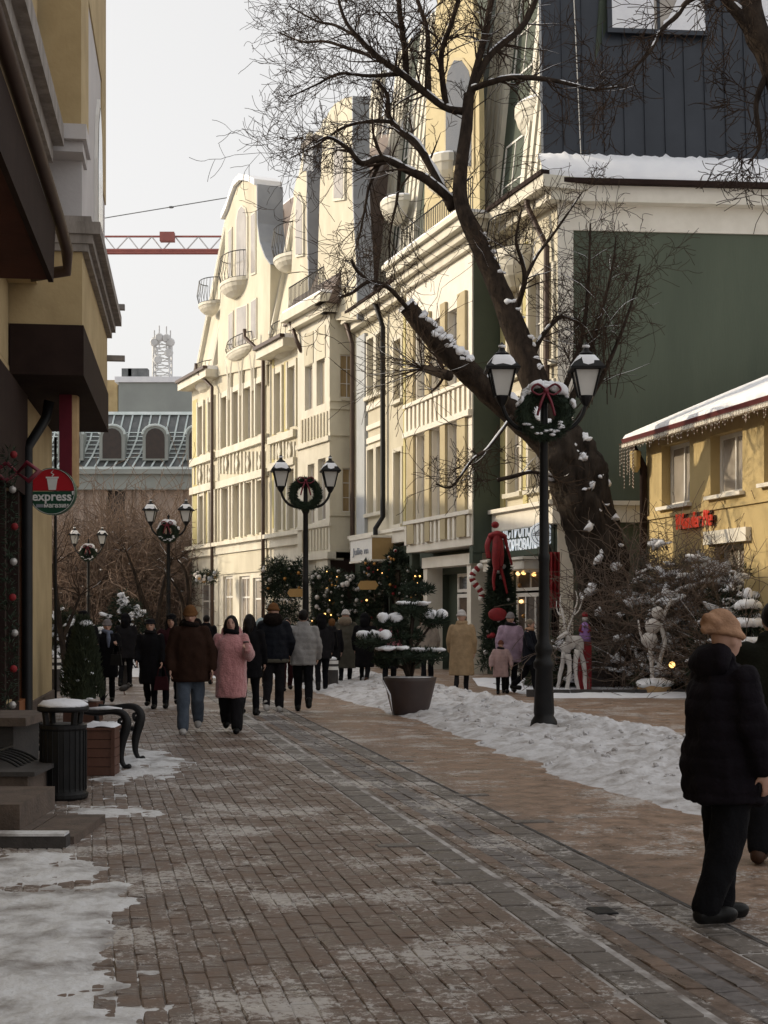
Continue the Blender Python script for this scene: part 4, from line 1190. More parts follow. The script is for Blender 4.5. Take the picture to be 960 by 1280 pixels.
mb = MB(); FL.poly(mb, [(2.2 + (s - 2.2) * .8, 8.4 + (z - 8.4) * .9) for s, z in ar], ob + .012, ob + .02); mb.build('pane', 'dark_glass', aw)
for z in (6.02, 6.9):
    mb = MB(); FL.box(mb, .0, .12, z, z + .09, ob - .1, ob + .30); mb.build('corner_lamp', 'stain_stone', lb)  # small dark lamps at the far corner, simplified to unlit bars
# nearer wing with its own cornice
onw = .36
mb = MB(); FL.box(mb, sN + .02, 34, 5.98, 13.4, -.3, onw); mb.build('upper_wall', 'yellow_plaster', lb)
mb = MB()
for z0, z1, d in ((7.42, 7.56, .10), (7.562, 7.78, .20), (7.782, 8.05, .34), (8.052, 8.15, .24)):
    FL.box(mb, sN + .03, 34, z0, z1, -.1, onw + d)
mb.build('cornice', 'stain_stone', lb)
mb = MB(); FL.box(mb, sN + .02, 34, zo0 + .12, 5.978, -.3, -.01); mb.build('recessed_wall', 'yellow_plaster', lb)
# brown lean-to canopy below it
Fq = FL
s_c = FL.at(67, 350, .95)[0]
zq = FL.at(67, 350, .95)[1]
sq0 = 8.0
ocan = FL.at(67, 350, .95)
def can_o(px, py, s):
    """offset of the plane point seen at px, py at along-coordinate s"""
    best = min((abs(FL.at(px, py, o)[0] - s), o) for o in [i * .01 for i in range(0, 300)])
    return best[1]
oc = can_o(67, 350, sq0)
zq = FL.at(67, 350, oc)[1]
mb = MB(); FL.box(mb, sq0, 30, zq, zq + .07, .0, oc - .06); mb.build('canopy_soffit', 'brown_panel', lb)
mb = MB()
mb.quadbox([FL.P(sq0, zq - .03, oc), FL.P(30, zq - .03, oc), FL.P(30, zq - .03, oc - .058), FL.P(sq0, zq - .03, oc - .058),
            FL.P(sq0, zq + .62, oc + .02), FL.P(30, zq + .62, oc + .02), FL.P(30, zq + .62, oc - .06), FL.P(sq0, zq + .62, oc - .06)])
mb.build('canopy_fascia', 'dark_brown', lb)
mb = MB(); mb.quadbox([FL.P(sq0 + .02, zq + .072, .01), FL.P(sq0 + .02, zq + .072, oc - .07), FL.P(30, zq + .072, oc - .07), FL.P(30, zq + .072, .01),
            FL.P(sq0 + .02, zq + .75, .01), FL.P(sq0 + .02, zq + .6, oc - .07), FL.P(30, zq + .6, oc - .07), FL.P(30, zq + .75, .01)]); mb.build('canopy_roof', 'dark_brown', lb)
# gutter pipe along the canopy edge, elbow back to the wall
og_ = oc + .06
e0 = FL.P(30, zq + .95, og_); 
pb = MB(); pb.tube([e0, FL.P(sq0 + .3, zq + .72, og_), FL.P(sq0 - .9, zq + .58, og_ + .02), FL.P(sq0 - 1.15, zq + .38, og_ + .0), FL.P(sq0 - 1.15, zq + .30, og_ - .45)], .075, 10)
pb.build('downpipe', 'pipe_brown', lb, smooth=True)
# black downpipe on the ground storey and its elbow
sp_ = sPx(34, .12)
downpipe(lb, [FL.P(sp_ - .7, 4.7, .35), FL.P(sp_ - .7, 4.45, .3), FL.P(sp_, 3.95, .12), FL.P(sp_, .35, .12), FL.P(sp_, .1, .3)], .075, 'black_iron')
downpipe(lb, [FL.P(.02, 4.7, .06), FL.P(.02, .1, .06)], .025, 'black_iron')
# rear body up to the roof
mb = MB(); FL.box(mb, 0, 34, 0, 10.6, -9, -.36); mb.build('rear_body', 'yellow_plaster', lb)
mb = MB(); FL.box(mb, 0, sN + .018, zo0 + .12, 14.2, -.36, -.302); mb.build('party_wall', 'yellow_plaster', lb)

# signs under the oriel
ys = 20.6
bn = thing('blade_sign', 'tall dark crimson blade sign hanging under the brown oriel', 'sign', P(87, 616, ys))
a = P(76, 616, ys); b = P(91.5, 470, ys)
MB().box(a.x, b.x, ys - .10, ys + .15, a.z, b.z + .3).build('sign_body', 'crimson', bn)
c = P(92, 614, ys); d = P(96.5, 500, ys)
mb = MB(); mb.quadbox([(b.x + .002, ys - .08, a.z + .05), (d.x, ys - .02, a.z + .1), (d.x, ys + .14, a.z + .1), (b.x + .002, ys + .14, a.z + .05), (b.x + .002, ys - .08, b.z), (d.x, ys - .02, b.z), (d.x, ys + .14, b.z), (b.x + .002, ys + .14, b.z)])
mb.build('sign_edge', 'sandstone', bn)
yr = 20.2
cc = P(65, 616, yr); rr = 29.5 / FPX * yr
ex = thing('round_sign', 'round red and green coffee shop sign reading express beneath the oriel', 'sign', (cc.x, yr, cc.z - rr))
def half(c, r, y0, y1, up):
    mb = MB(); n = 24
    pts = [(math.cos(math.pi * k / n), math.sin(math.pi * k / n) * (1 if up else -1)) for k in range(n + 1)]
    mb.prism([(c.x + r * x, y0, c.z + r * z + (0.012 if up else -0.0)) for x, z in pts], [(c.x + r * x, y1, c.z + r * z + (0.012 if up else 0)) for x, z in pts])
    return mb
cm = Vector((cc.x, yr, cc.z + .02))
half(cm, rr * .95, yr, yr + .1, True).build('upper_field', 'sign_red', ex)
half(Vector((cm.x, yr, cm.z)), rr * .95, yr, yr + .1, False).build('lower_field', 'sign_green', ex)
disc(Vector((cc.x, yr, cm.z)), rr, yr - .01, yr + .11, 36, rr * .951).build('rim', 'sign_green', ex)
disc(Vector((cc.x, yr, cm.z)), rr * .972, yr - .014, yr - .010, 36, rr * .955).build('rim_line', 'sign_white', ex)
put_text('lettering', None, None, "express'", .178, (cc.x + .015, yr - .008, cm.z - .075), (1, 0), 'sign_white', depth=.004, par=ex, bold=.004)
put_text('lettering', None, None, 'магазин', .088, (cc.x + .06, yr - .008, cm.z - .20), (1, 0), 'sign_white', depth=.004, par=ex, bold=.002)
MB().box(cc.x - .22, cc.x - .12, yr - .008, yr - .002, cm.z - .225, cm.z - .18).build('small_mark', 'grey_roof', ex)
mb = MB(); mb.prism([(cc.x - .045, yr - .008, cm.z + .02), (cc.x + .055, yr - .008, cm.z + .02), (cc.x + .08, yr - .008, cm.z + .18), (cc.x - .07, yr - .008, cm.z + .18)], [(cc.x - .045, yr - .002, cm.z + .02), (cc.x + .055, yr - .002, cm.z + .02), (cc.x + .08, yr - .002, cm.z + .18), (cc.x - .07, yr - .002, cm.z + .18)])
cup = mb.build('cup', 'sign_white', ex)
MB().box(cc.x - .085, cc.x + .095, yr - .008, yr - .002, cm.z + .182, cm.z + .205).build('cup_lid', 'sign_white', ex)
mb = MB(); mb.tube([(cc.x, yr - .006, cm.z + .21), (cc.x + .025, yr - .006, cm.z + .235), (cc.x - .01, yr - .006, cm.z + .26), (cc.x + .02, yr - .006, cm.z + .30)], [.010, .010, .008, .002], 5); mb.build('steam', 'sign_white', ex)
for dz in (.13, -.16):
    MB().tube([(cc.x - rr - .35, yr + .05, cm.z + dz), (cc.x - rr + .05, yr + .05, cm.z + dz)], .014, 6).build('bracket', 'black_iron', ex)

# row of houses further along on the left, set back beyond the frame: they throw the street into shade
rw = thing('row_house', 'set-back plain house on the left beyond the corner house', 'house', (-19, 40, 0))
mb = MB(); mb.box(-30, -16.5, 19, 62, 0, 11.8); mb.build('wall', 'yellow_plaster', rw)
mb = MB(); mb.prism([(-30.5, 18.5, 11.8), (-16.1, 18.5, 11.8), (-23, 18.5, 15)], [(-30.5, 62.5, 11.8), (-16.1, 62.5, 11.8), (-23, 62.5, 15)]); mb.build('roof', 'brown_roof', rw)
# ---------------------------------------------------------------- far end of the street
YF = 95.0
def FP(px, py, dy=0): return P(px, py, YF + dy)
fm = thing('mansard_building', 'distant stone building with ribbed snowy mansard roof and round-headed dormers', 'building', (P(150, 768, YF).x, YF, 0))
x0, x1 = P(40, 0, YF).x, P(300, 0, YF).x
def fz(py): return EYE - (py - HY) / FPX * YF
ze, zr = fz(588), fz(513)
FF = Fac((x1, YF), (-1, -.0), .55, ze)               # roof slope, s grows leftwards
FFw = Fac((x1, YF), (-1, 0))
LF = x1 - x0
def fs(px): return x1 - P(px, 0, YF).x
op = [(fs(154), fs(131), 0.5, fz(606)), (fs(268), fs(190), 0.5, fz(615))]
mb = MB(); FFw.wall(mb, 0, LF, 0, ze - .9, [op[0]], -1.0, -.6); mb.build('wall', 'far_stone', fm)
for px in (78, 100, 121, 160, 172, 186, 225):
    mb = MB(); FFw.box(mb, fs(px) - .16, fs(px) + .16, 0, ze - 1.0, -.6, -.42); mb.build('pilaster', 'far_stone', fm)
mb = MB(); FFw.box(mb, op[0][0], op[0][1], .5, fz(606), -1.2, -1.05); mb.build('doorway', 'shop_dark', fm)
strip(fm, 'entablature', 'far_grey', FFw, [(0, LF, ze - 1.25, ze - .25, -1.2, -.05), (0, LF, ze - .248, ze + .05, -1.2, .25)])
strip(fm, 'eave_snow', 'mint_rib', FFw, [(0, LF, ze + .052, ze + .22, -.6, .28)])
mb = MB(); FF.box(mb, 0, LF, ze, zr, -.8, -.02); mb.build('roof', 'far_roof', fm)
for k in range(int(LF / .62)):
    s = k * .62
    mb = MB()
    up = zr - ze
    pts = [FF.P(s + .9, ze + .2, .22), FF.P(s + .55, ze + up * .25, .06), FF.P(s + .2, ze + up * .55, .03), FF.P(s, zr, .03)]
    mb.tube(pts, [.07, .08, .075, .07], 4); mb.build('roof_rib', 'mint_rib', fm)
for k in range(7):
    z = ze + (zr - ze) * (.22 + .075 * k)
    mb = MB(); FF.box(mb, 0, LF, z, z + .06, -.02, .07); mb.build('roof_batten', 'mint_rib', fm)
strip(fm, 'ridge', 'mint_rib', FF, [(0, LF, zr, zr + .22, -.8, .15)])
for px in (88, 140, 194, 248):
    s = fs(px); w = .62
    za, zb = fz(573), fz(541)
    ring = [(s - w, za)] + [(s + w * math.cos(math.pi - math.pi * k / 8), zb - w + w * math.sin(math.pi * k / 8) + .3) for k in range(9)] + [(s + w, za)]
    mb = MB(); FFw.poly(mb, [(s + (q - s) * 1.35, za - .12 if z == za else z + .2) for q, z in ring], -2.4, .0); dm = mb.build('dormer', 'far_grey', fm)
    mb = MB(); FFw.poly(mb, ring, .002, .03); mb.build('dormer_opening', 'shop_dark', dm)
    mb = MB()
    rg = [FFw.P(q + (q - s) * .35, z + .22, .02) for q, z in ring[1:-1]]
    mb.tube(rg, .09, 5); mb.build('dormer_snow', 'mint_rib', dm)
# plain block, mast and crane behind
bk = thing('office_block', 'plain grey block rising behind the ribbed mansard roof', 'building', (P(195, 768, 130).x, 130, 0))
def B(px, py, Y): return P(px, py, Y)
a, b = B(148, 478, 130), B(300, 478, 130)
MB().box(a.x, b.x, 130, 142, 0, a.z).build('wall', 'far_grey', bk)
MB().box(a.x - .3, b.x, 129.8, 142, a.z + .002, a.z + .5).build('parapet', 'snow', bk)
a, b = B(126, 475, 132), B(147, 475, 132)
MB().box(a.x, b.x, 132, 141, 0, a.z).build('annex', 'yellow_plaster', bk)
for q in (152, 160, 172):
    p = B(q, 476, 131); MB().box(p.x, p.x + .9, 131, 132, a.z, a.z + .9).build('roof_vent', 'far_roof', bk)
am = thing('antenna_mast', 'white lattice antenna mast with dishes on the far grey roof', 'mast', B(203, 476, 133))
yb = 133
c = B(203, 476, yb); t = B(203, 424, yb)
mb = MB()
cs = [(-.75, -.75), (.75, -.75), (.75, .75), (-.75, .75)]
for dx, dy in cs: mb.tube([(c.x + dx, yb + dy, c.z), (c.x + dx, yb + dy, t.z)], .09, 4)
n = 6
for i in range(n + 1):
    z = c.z + (t.z - c.z) * i / n
    for k in range(4):
        (ax, ay), (bx, by) = cs[k], cs[(k + 1) % 4]
        mb.tube([(c.x + ax, yb + ay, z), (c.x + bx, yb + by, z)], .05, 4)
        if i < n: mb.tube([(c.x + ax, yb + ay, z), (c.x + bx, yb + by, z + (t.z - c.z) / n)], .04, 4)
mb.build('lattice', 'mast_white', am, fix=False)
for q, (px, py) in enumerate(((193, 428), (213, 428), (199, 422), (208, 423), (197, 450), (211, 441))):
    p = B(px, py, yb - 1); mb = MB(); mb.tube([(p.x, p.y, p.z), (p.x, p.y - .3, p.z)], [.42, .3], 10); mb.tube([(p.x, p.y, p.z - 1.0), (p.x, p.y, p.z + 1.1)], .06, 5); mb.build('antenna', 'mast_white', am)
cr = thing('tower_crane', 'red lattice jib of a tower crane crossing the sky', 'crane', (P(347, 768, 160).x, 160, 0))
yc = 160
zt, zb_ = P(0, 294, yc).z, P(0, 313, yc).z
xa, xm = P(-60, 0, yc).x, P(347, 0, yc).x
mb = MB(); mb.tube([(xa, yc, zb_), (xm, yc, zb_)], .19, 5); mb.tube([(xa, yc + 1.2, zb_), (xm, yc + 1.2, zb_)], .19, 5); mb.build('lower_chord', 'crane_red', cr)
mb = MB(); mb.tube([(xa, yc + .6, zt), (xm, yc + .6, zt)], .12, 5); mb.build('upper_chord', 'crane_red', cr)
mb = MB(); x = xa; k = 0
while x < xm - 1.4:
    mb.tube([(x, yc, zb_), (x + 1.3, yc + .6, zt)], .075, 4); mb.tube([(x + 1.3, yc + .6, zt), (x + 2.6, yc, zb_)], .075, 4); x += 2.6
mb.build('bracing', 'mast_white', cr, fix=False)
p = P(209, 296, yc); MB().box(p.x - .8, p.x + .8, yc - .3, yc + .6, p.z - .5, p.z + .5).build('counter_plate', 'crane_red', cr)
ap = P(345, 237, yc); pl = P(-60, 307, yc)
mb = MB(); mb.tube([ap, P(140, 271, yc), pl], .055, 4); mb.build('pendant_line', 'far_roof', cr)
q = P(214, 259, yc); MB().ball(q, (.32, .15, .14), 8, 5).build('line_coupling', 'far_roof', cr)
mb = MB(); mb.box(xm - .8, xm + .8, yc - .2, yc + 1.4, 0, zb_); mb.prism([(xm - .6, yc, zb_), (xm + .6, yc, zb_), (xm + .6, yc + 1, zb_), (xm - .6, yc + 1, zb_)], [(xm - .1, yc + .4, ap.z), (xm + .1, yc + .4, ap.z), (xm + .1, yc + .6, ap.z), (xm - .1, yc + .6, ap.z)])
mb.build('mast', 'crane_red', cr)
# ---------------------------------------------------------------- trees
def spline(pts, n=5):
    """Catmull-Rom through 3-D points with radii in the 4th slot"""
    out = []
    L = len(pts)
    for i in range(L - 1):
        p0, p1, p2, p3 = (np.array(pts[max(0, min(L - 1, j))]) for j in (i - 1, i, i + 1, i + 2))
        for k in range(n):
            t = k / n
            out.append(.5 * ((2 * p1) + (-p0 + p2) * t + (2 * p0 - 5 * p1 + 4 * p2 - p3) * t * t + (-p0 + 3 * p1 - 3 * p2 + p3) * t ** 3))
    out.append(np.array(pts[-1], float))
    return out
class Tree:
    def __init__(self, seed):
        self.r = random.Random(seed); self.limbs = []; self.twigs = MB(); self.snow = MB(); self.count = 0; self.tsnow = True; self.rmin = .0055
    def limb(self, pxs, Y, n=5, dY=0.0):
        """pxs: (px, py, radius px[, depth offset])"""
        pts = []
        for i, q in enumerate(pxs):
            y = Y + (q[3] if len(q) > 3 else dY * i / max(1, len(pxs) - 1))
            p = P(q[0], q[1], y)
            pts.append((p.x, p.y, p.z, q[2] / FPX * y * .76))
        sp = spline(pts, n)
        self.limbs.append(sp)
        return sp
    def tw(self, p, d, ln, r, depth, up=.0, seg=5):
        rr = self.r
        pts = [p]; rad = [r]
        d = d.normalized()
        bend = Vector((rr.uniform(-1, 1), rr.uniform(-1, 1), rr.uniform(-1, 1))) * .42
        q = p.copy()
        for k in range(seg):
            d = (d + bend * .5 + Vector((rr.uniform(-1, 1), rr.uniform(-1, 1), rr.uniform(-1, 1))) * .24 + Vector((0, 0, up))).normalized()
            q = q + d * (ln / seg)
            pts.append(q.copy()); rad.append(max(self.rmin, r * (1 - .8 * (k + 1) / seg)))
        self.twigs.tube(pts, rad, 4 if r < .02 else 5, cap=False)
        self.count += 1
        if r > .010 and depth >= 1 and self.tsnow and abs(d.z) < .8 and rr.random() < .8:
            self.add_snow([(v, a) for v, a in zip(pts, rad)], .9)
        if depth > 0:
            nb = rr.choice((3, 4, 5)) if depth > 1 else rr.choice((3, 4, 4, 5))
            for b in range(nb):
                k = rr.randint(1, seg)
                base = pts[k]
                dd = (pts[k] - pts[k - 1]).normalized()
                side = dd.orthogonal(); side.rotate(Matrix.Rotation(rr.uniform(0, 6.28), 3, dd))
                nd = (dd + side * rr.uniform(.5, 1.1)).normalized()
                nd.y *= .75
                self.tw(base, nd, ln * rr.uniform(.45, .72), max(.004, rad[k] * .62), depth - 1, up, seg)
    def add_snow(self, pr, w=.8):
        rr = self.r
        run = []
        def flush(run):
            if len(run) >= 2:
                pts = []
                for i_, (q, a) in enumerate(run):
                    dd = (run[min(i_ + 1, len(run) - 1)][0] - run[max(i_ - 1, 0)][0]).normalized()
                    up_ = Vector((0, -.25, 1)); up_ = (up_ - dd * up_.dot(dd)).normalized()
                    pts.append(q + up_ * a * .72)
                rad = [max(.006, a * .58 * w) for q, a in run]
                rad[0] *= .3; rad[-1] *= .3
                self.snow.tube(pts, rad, 6, sq=.8)
        for i, (q, a) in enumerate(pr):
            if i and (abs((pr[i][0] - pr[i - 1][0]).normalized().z) > .9 or rr.random() < .22):
                flush(run); run = []
            else: run.append((q, a * rr.uniform(.7, 1.15)))
        flush(run)
    def build_limbs(self, par, mat='bark_branch', n=9, rough=.10):
        for sp in self.limbs:
            pts = [Vector(p[:3]) for p in sp]; rad = [max(.006, p[3]) for p in sp]
            mb = MB(); mb.tube(pts, rad, n)
            for i, v in enumerate(mb.v):
                r_ = rad[min(i // n, len(rad) - 1)]
                v = Vector(v); c = pts[min(i // n, len(pts) - 1)]
                d = v - c
                if d.length > 1e-6:
                    v = c + d * (1 + rough * fbm(v.x * 3, v.y * 3, 1.5, v.z * 2.5))
                mb.v[i] = tuple(v)
            mb.build('branch', mat, par, smooth=True)
    def finish(self, par, twmat='twig', snow=True):
        if self.twigs.v: tag(self.twigs.build('twigs', twmat, par, smooth=True, fix=False), kind='stuff')
        if snow and self.snow.v: tag(self.snow.build('branch_snow', 'snow_fresh', par, smooth=True, fix=False), kind='stuff')

YT = 32.3
tree = thing('old_tree', 'old leaning pollarded tree with sawn limb, bare crown and snow on its bark', 'tree', GX(782, YT))
T = Tree(5)
def trunk_mesh(pxs, Y, n=64, steps=22):
    pts = []
    for q in pxs:
        p = P(q[0], q[1], Y + (q[3] if len(q) > 3 else 0)); pts.append((p.x, p.y, p.z, q[2] / FPX * Y * .88))
    sp = spline(pts, steps)
    mb = MB(); mb.tube([Vector(p[:3]) for p in sp], [p[3] for p in sp], n)
    nv = len(mb.v)
    for i in range(nv):
        v = Vector(mb.v[i]); j = min(i // n, len(sp) - 1); c = Vector(sp[j][:3]); d = v - c
        a = 2 * math.pi * (i % n) / n
        f = .10 * math.sin(a * 3 + v.z * 1.3) + .07 * math.sin(a * 7 + v.z * .7) + .20 * fbm(v.x * 2, v.y * 2, 1.2, v.z * 1.1)
        g_ = mnoise.noise(Vector((a * 4.5 + .25 * math.sin(v.z * 2), v.z * 1.1, 3))); h_ = mnoise.noise(Vector((a * 11, v.z * 3.2, 8)))
        f += -.075 * max(0, 1 - abs(g_) * 4.5) - .035 * max(0, 1 - abs(h_) * 4)
        mb.v[i] = tuple(c + d * (1 + f))
    return mb, sp
zb = P(0, 0, YT)
base_py = HY + EYE / YT * FPX
mb, spT = trunk_mesh(((786, base_py + 6, 52), (783, base_py - 14, 42), (776, 800, 37), (764, 750, 36), (752, 700, 37), (738, 650, 38), (722, 605, 40), (706, 565, 38), (694, 535, 30)), YT)
mb.build('trunk', 'bark', tree, smooth=True)
# whitewashed foot: a sleeve hugging the bark
mb, _ = trunk_mesh(((788, base_py + 5, 50), (785, base_py - 14, 43), (779, 815, 39.5), (777, 803, 38.5)), YT)
mb.build('whitewash_band', 'whitewash', tree, smooth=True)
A = T.limb(((712, 590, 34), (685, 552, 29), (650, 522, 24), (610, 488, 21), (572, 452, 19), (540, 420, 17), (508, 382, 15)), YT, 6, -.8)
Bm = T.limb(((704, 572, 30), (682, 515, 26), (660, 455, 23), (640, 402, 20), (617, 345, 17), (596, 298, 15), (577, 255, 13), (576, 215, 11), (583, 160, 10), (586, 118, 9)), YT, 6, 1.0)
br = [
 ((569, 255, 8), (536, 226, 7.5), (510, 213, 6.5), (478, 198, 6), (452, 204, 5), (436, 187, 4), (412, 172, 2.6), (395, 178, 1.6)),
 ((566, 262, 8), (545, 220, 7), (521, 180, 6.5), (500, 164, 5.5), (486, 145, 4.5), (484, 118, 3.2), (470, 100, 2)),
 ((582, 140, 6.5), (556, 134, 6), (528, 113, 6), (502, 92, 5.5), (474, 72, 5), (448, 47, 4), (430, 22, 3), (420, -14, 2)),
 ((586, 122, 7), (597, 80, 6), (607, 40, 5.5), (614, 0, 5), (622, -40, 4)),
 ((584, 128, 6.5), (610, 72, 6), (650, 36, 5.2), (668, 4, 4.6), (682, -40, 4)),
 ((588, 112, 5), (610, 104, 5), (640, 97, 4.6), (682, 99, 4), (716, 106, 3), (742, 112, 2.2), (775, 108, 1.4)),
 ((558, 135, 5.5), (553, 100, 5), (552, 66, 4.5), (566, 24, 4), (578, -20, 3)),
 ((536, 120, 5), (535, 80, 4.5), (534, 38, 4), (522, 0, 3.2), (515, -30, 2.5)),
 ((508, 98, 5.5), (506, 60, 5.2), (500, 20, 4.5), (497, -30, 4)),
 ((502, 92, 4), (462, 95, 3), (425, 92, 2.4), (395, 106, 1.8), (360, 122, 1)),
 ((474, 72, 4), (440, 62, 3), (408, 52, 2.4), (378, 52, 1.8), (348, 40, 1)),
 ((490, 152, 3.5), (458, 152, 2.8), (428, 160, 2.2), (398, 180, 1.6), (362, 198, 1)),
 ((448, 47, 3), (420, 32, 2.4), (395, 26, 1.8), (362, 8, 1)),
 ((478, 198, 3.5), (462, 232, 2.6), (456, 262, 2), (448, 300, 1.2)),
 ((500, 208, 3), (496, 250, 2.4), (488, 290, 1.6), (486, 330, 1)),
 ((640, 404, 6), (648, 380, 5), (656, 350, 4.2), (652, 325, 3.4), (645, 300, 2.6), (652, 262, 1.5)),
 ((656, 350, 3.4), (672, 318, 2.8), (690, 295, 2.2), (728, 240, 1.2)),
 ((660, 470, 5.5), (672, 430, 4.5), (690, 405, 3.8), (706, 396, 3), (726, 408, 2.2), (738, 436, 1.5)),
 ((690, 520, 6), (712, 470, 5), (728, 420, 4), (735, 360, 3), (738, 280, 1.5)),
 ((700, 530, 5), (730, 460, 4), (752, 390, 3), (766, 330, 2), (770, 296, 1.2)),
 ((710, 545, 5), (748, 480, 4), (775, 420, 3), (792, 370, 2), (800, 330, 1.2)),
 ((640, 520, 3.5), (610, 560, 3), (590, 575, 2.6), (565, 608, 2), (545, 605, 1.2)),
 ((562, 470, 9), (545, 465, 8), (528, 460, 6)),
 ((622, 600, 3.5), (640, 596, 3.5), (665, 590, 3), (690, 596, 2)),
 ((508, 384, 4), (486, 360, 3.6), (462, 352, 3.2), (440, 366, 3), (424, 372, 2.4)),
 ((462, 352, 2.6), (446, 338, 3), (440, 325, 2)),
]
tr = random.Random(3)
for i, b in enumerate(br):
    y0 = YT + (1.0 if i < 17 else .2) + (-1.6 if i in (21, 22, 23, 24, 25) else 0)
    T.limb(b, y0, 5, tr.uniform(-1.6, 1.6))
T.build_limbs(tree)
for k, sp in enumerate(T.limbs):
    pr = [(Vector(p[:3]), p[3]) for p in sp]
    T.add_snow(pr, 1.0 if k == 0 else 1.05)
    if 2 <= k < 14: T.add_snow(pr, 1.0)
    if k == 0:
        T.add_snow(pr, 1.15); continue
    if k == 1:
        for _ in range(14):
            j = T.r.randint(20, len(sp) - 2); d = Vector((T.r.uniform(-1, 1), T.r.uniform(-.6, .6), T.r.uniform(.1, 1)))
            T.tw(Vector(sp[j][:3]), d, T.r.uniform(.8, 2.0), .016, 2, .02)
        continue
    L = len(sp)
    tot = sum((Vector(sp[i + 1][:3]) - Vector(sp[i][:3])).length for i in range(L - 1))
    nsub = int(4 + tot * (5.2 if k < 17 else 3.2))
    for _ in range(nsub):
        j = T.r.randint(int(L * .25), L - 1)
        d0 = Vector(sp[j][:3]) - Vector(sp[j - 1][:3]); d0.normalize()
        side = d0.orthogonal(); side.rotate(Matrix.Rotation(T.r.uniform(0, 6.28), 3, d0))
        d = d0 * .8 + side * T.r.uniform(.4, 1.0)
        if k in (15, 16): d = d0 + Vector((T.r.uniform(-.5, .5), 0, -.8))
        f = 1 - .5 * j / L
        T.tw(Vector(sp[j][:3]), d, T.r.uniform(.6, 1.55) * (.75 if k > 16 else 1.0), max(.007, sp[j][3] * .34), 2 if T.r.random() < .75 else 1, .02 if k not in (15, 16) else -.06)
# fan of shoots from the short stub and long whips rising against the green gable
for _ in range(26):
    T.tw(P(528, 461, YT - 1.6), Vector((T.r.uniform(-1, .2), T.r.uniform(-.3, .3), T.r.uniform(-.3, .55))), T.r.uniform(.8, 1.9), .012, 1, -.01)
for _ in range(34):
    T.tw(P(T.r.uniform(700, 770), T.r.uniform(400, 520), YT + .2), Vector((T.r.uniform(-.15, .5), T.r.uniform(-.2, .2), 1)), T.r.uniform(1.0, 2.6), .012, 1, .03)
for _ in range(14):
    T.tw(P(T.r.uniform(590, 690), T.r.uniform(555, 600), YT - .3), Vector((T.r.uniform(-1, -.2), T.r.uniform(-.2, .2), T.r.uniform(-.5, .2))), T.r.uniform(.5, 1.2), .010, 1, .0)
# snow caked along the upper side of the sawn limb and the leaning trunk
ck = MB()
for sp, lo_, hi_, cnt, wd in ((A, 3, len(A) - 2, 150, 1.0), (Bm, 2, 30, 40, .7), (spT, 60, len(spT) - 6, 34, .42)):
    for _ in range(cnt):
        j = tr.randint(lo_, hi_); c_ = Vector(sp[j][:3]); a_ = sp[j][3]
        dd = (Vector(sp[min(j + 1, len(sp) - 1)][:3]) - Vector(sp[j - 1][:3])).normalized()
        up_ = Vector((.55 if sp is not spT else 1.0, -.45, 1)); up_ = (up_ - dd * up_.dot(dd)).normalized(); sd_ = dd.cross(up_)
        if fbm(c_.x, c_.z, 1.3, 4 + wd) < -.15: continue
        th_ = tr.gauss(0, .38)
        nrm = up_ * math.cos(th_) + sd_ * math.sin(th_)
        s_ = max(.035, a_ * tr.uniform(.16, .40) * wd)
        ck.ball(c_ + nrm * a_ * .93, (s_ * 1.2, s_ * .9, s_ * .75), 9, 6)
for i, v in enumerate(ck.v):
    v = Vector(v); ck.v[i] = tuple(v + Vector((mnoise.noise(v * 9), mnoise.noise(v * 9 + Vector((5, 0, 0))), mnoise.noise(v * 9 + Vector((0, 9, 0))))) * .07)
tag(ck.build('caked_snow', 'snow_fresh', tree, smooth=True, fix=False), kind='stuff')
# sawn face and clots of snow lodged in the bark
e = A[-1]; c = Vector(e[:3]); d = (c - Vector(A[-3][:3])).normalized()
mb = MB(); mb.tube([c - d * .02, c + d * .05], [e[3] * 1.12, e[3] * 1.05], 12); mb.build('sawn_face', 'snow_fresh', tree)
for px, py, r_ in ((748, 640, 5), (742, 660, 6), (757, 690, 7), (752, 700, 5), (765, 712, 5), (744, 735, 6), (738, 745, 7), (775, 740, 9), (784, 738, 10), (790, 748, 7), (735, 612, 6), (733, 576, 6), (755, 764, 7), (690, 596, 7), (730, 548, 6)):
    ax = min(spT, key=lambda q: abs(HY - (q[2] - EYE) / q[1] * FPX - py)); axp = CX + ax[0] / ax[1] * FPX
    off = (px - 5 - axp) / FPX * YT; rr_ = ax[3] * 1.02
    if abs(off) > rr_ * .98: off = math.copysign(rr_ * .95, off)
    p = Vector((ax[0] + off, ax[1] - math.sqrt(rr_ ** 2 - off ** 2) * .96, P(0, py, YT).z))
    mb = MB()
    for q in range(3): mb.ball(p + Vector((tr.uniform(-.1, .1), tr.uniform(-.04, .1), tr.uniform(-.06, .06))), (r_ / FPX * YT * tr.uniform(.6, 1.3), .12, r_ / FPX * YT * tr.uniform(.4, .9)), 10, 7)
    for i, v in enumerate(mb.v):
        v = Vector(v); mb.v[i] = tuple(v + Vector((1, 0, .8)) * .11 * fbm(v.x, v.z, 5, 2) + Vector((0, 0, .05)) * fbm(v.z, v.x, 14, 2))
    mb.build('bark_snow', 'snow_fresh', tree, smooth=True)
T.finish(tree)

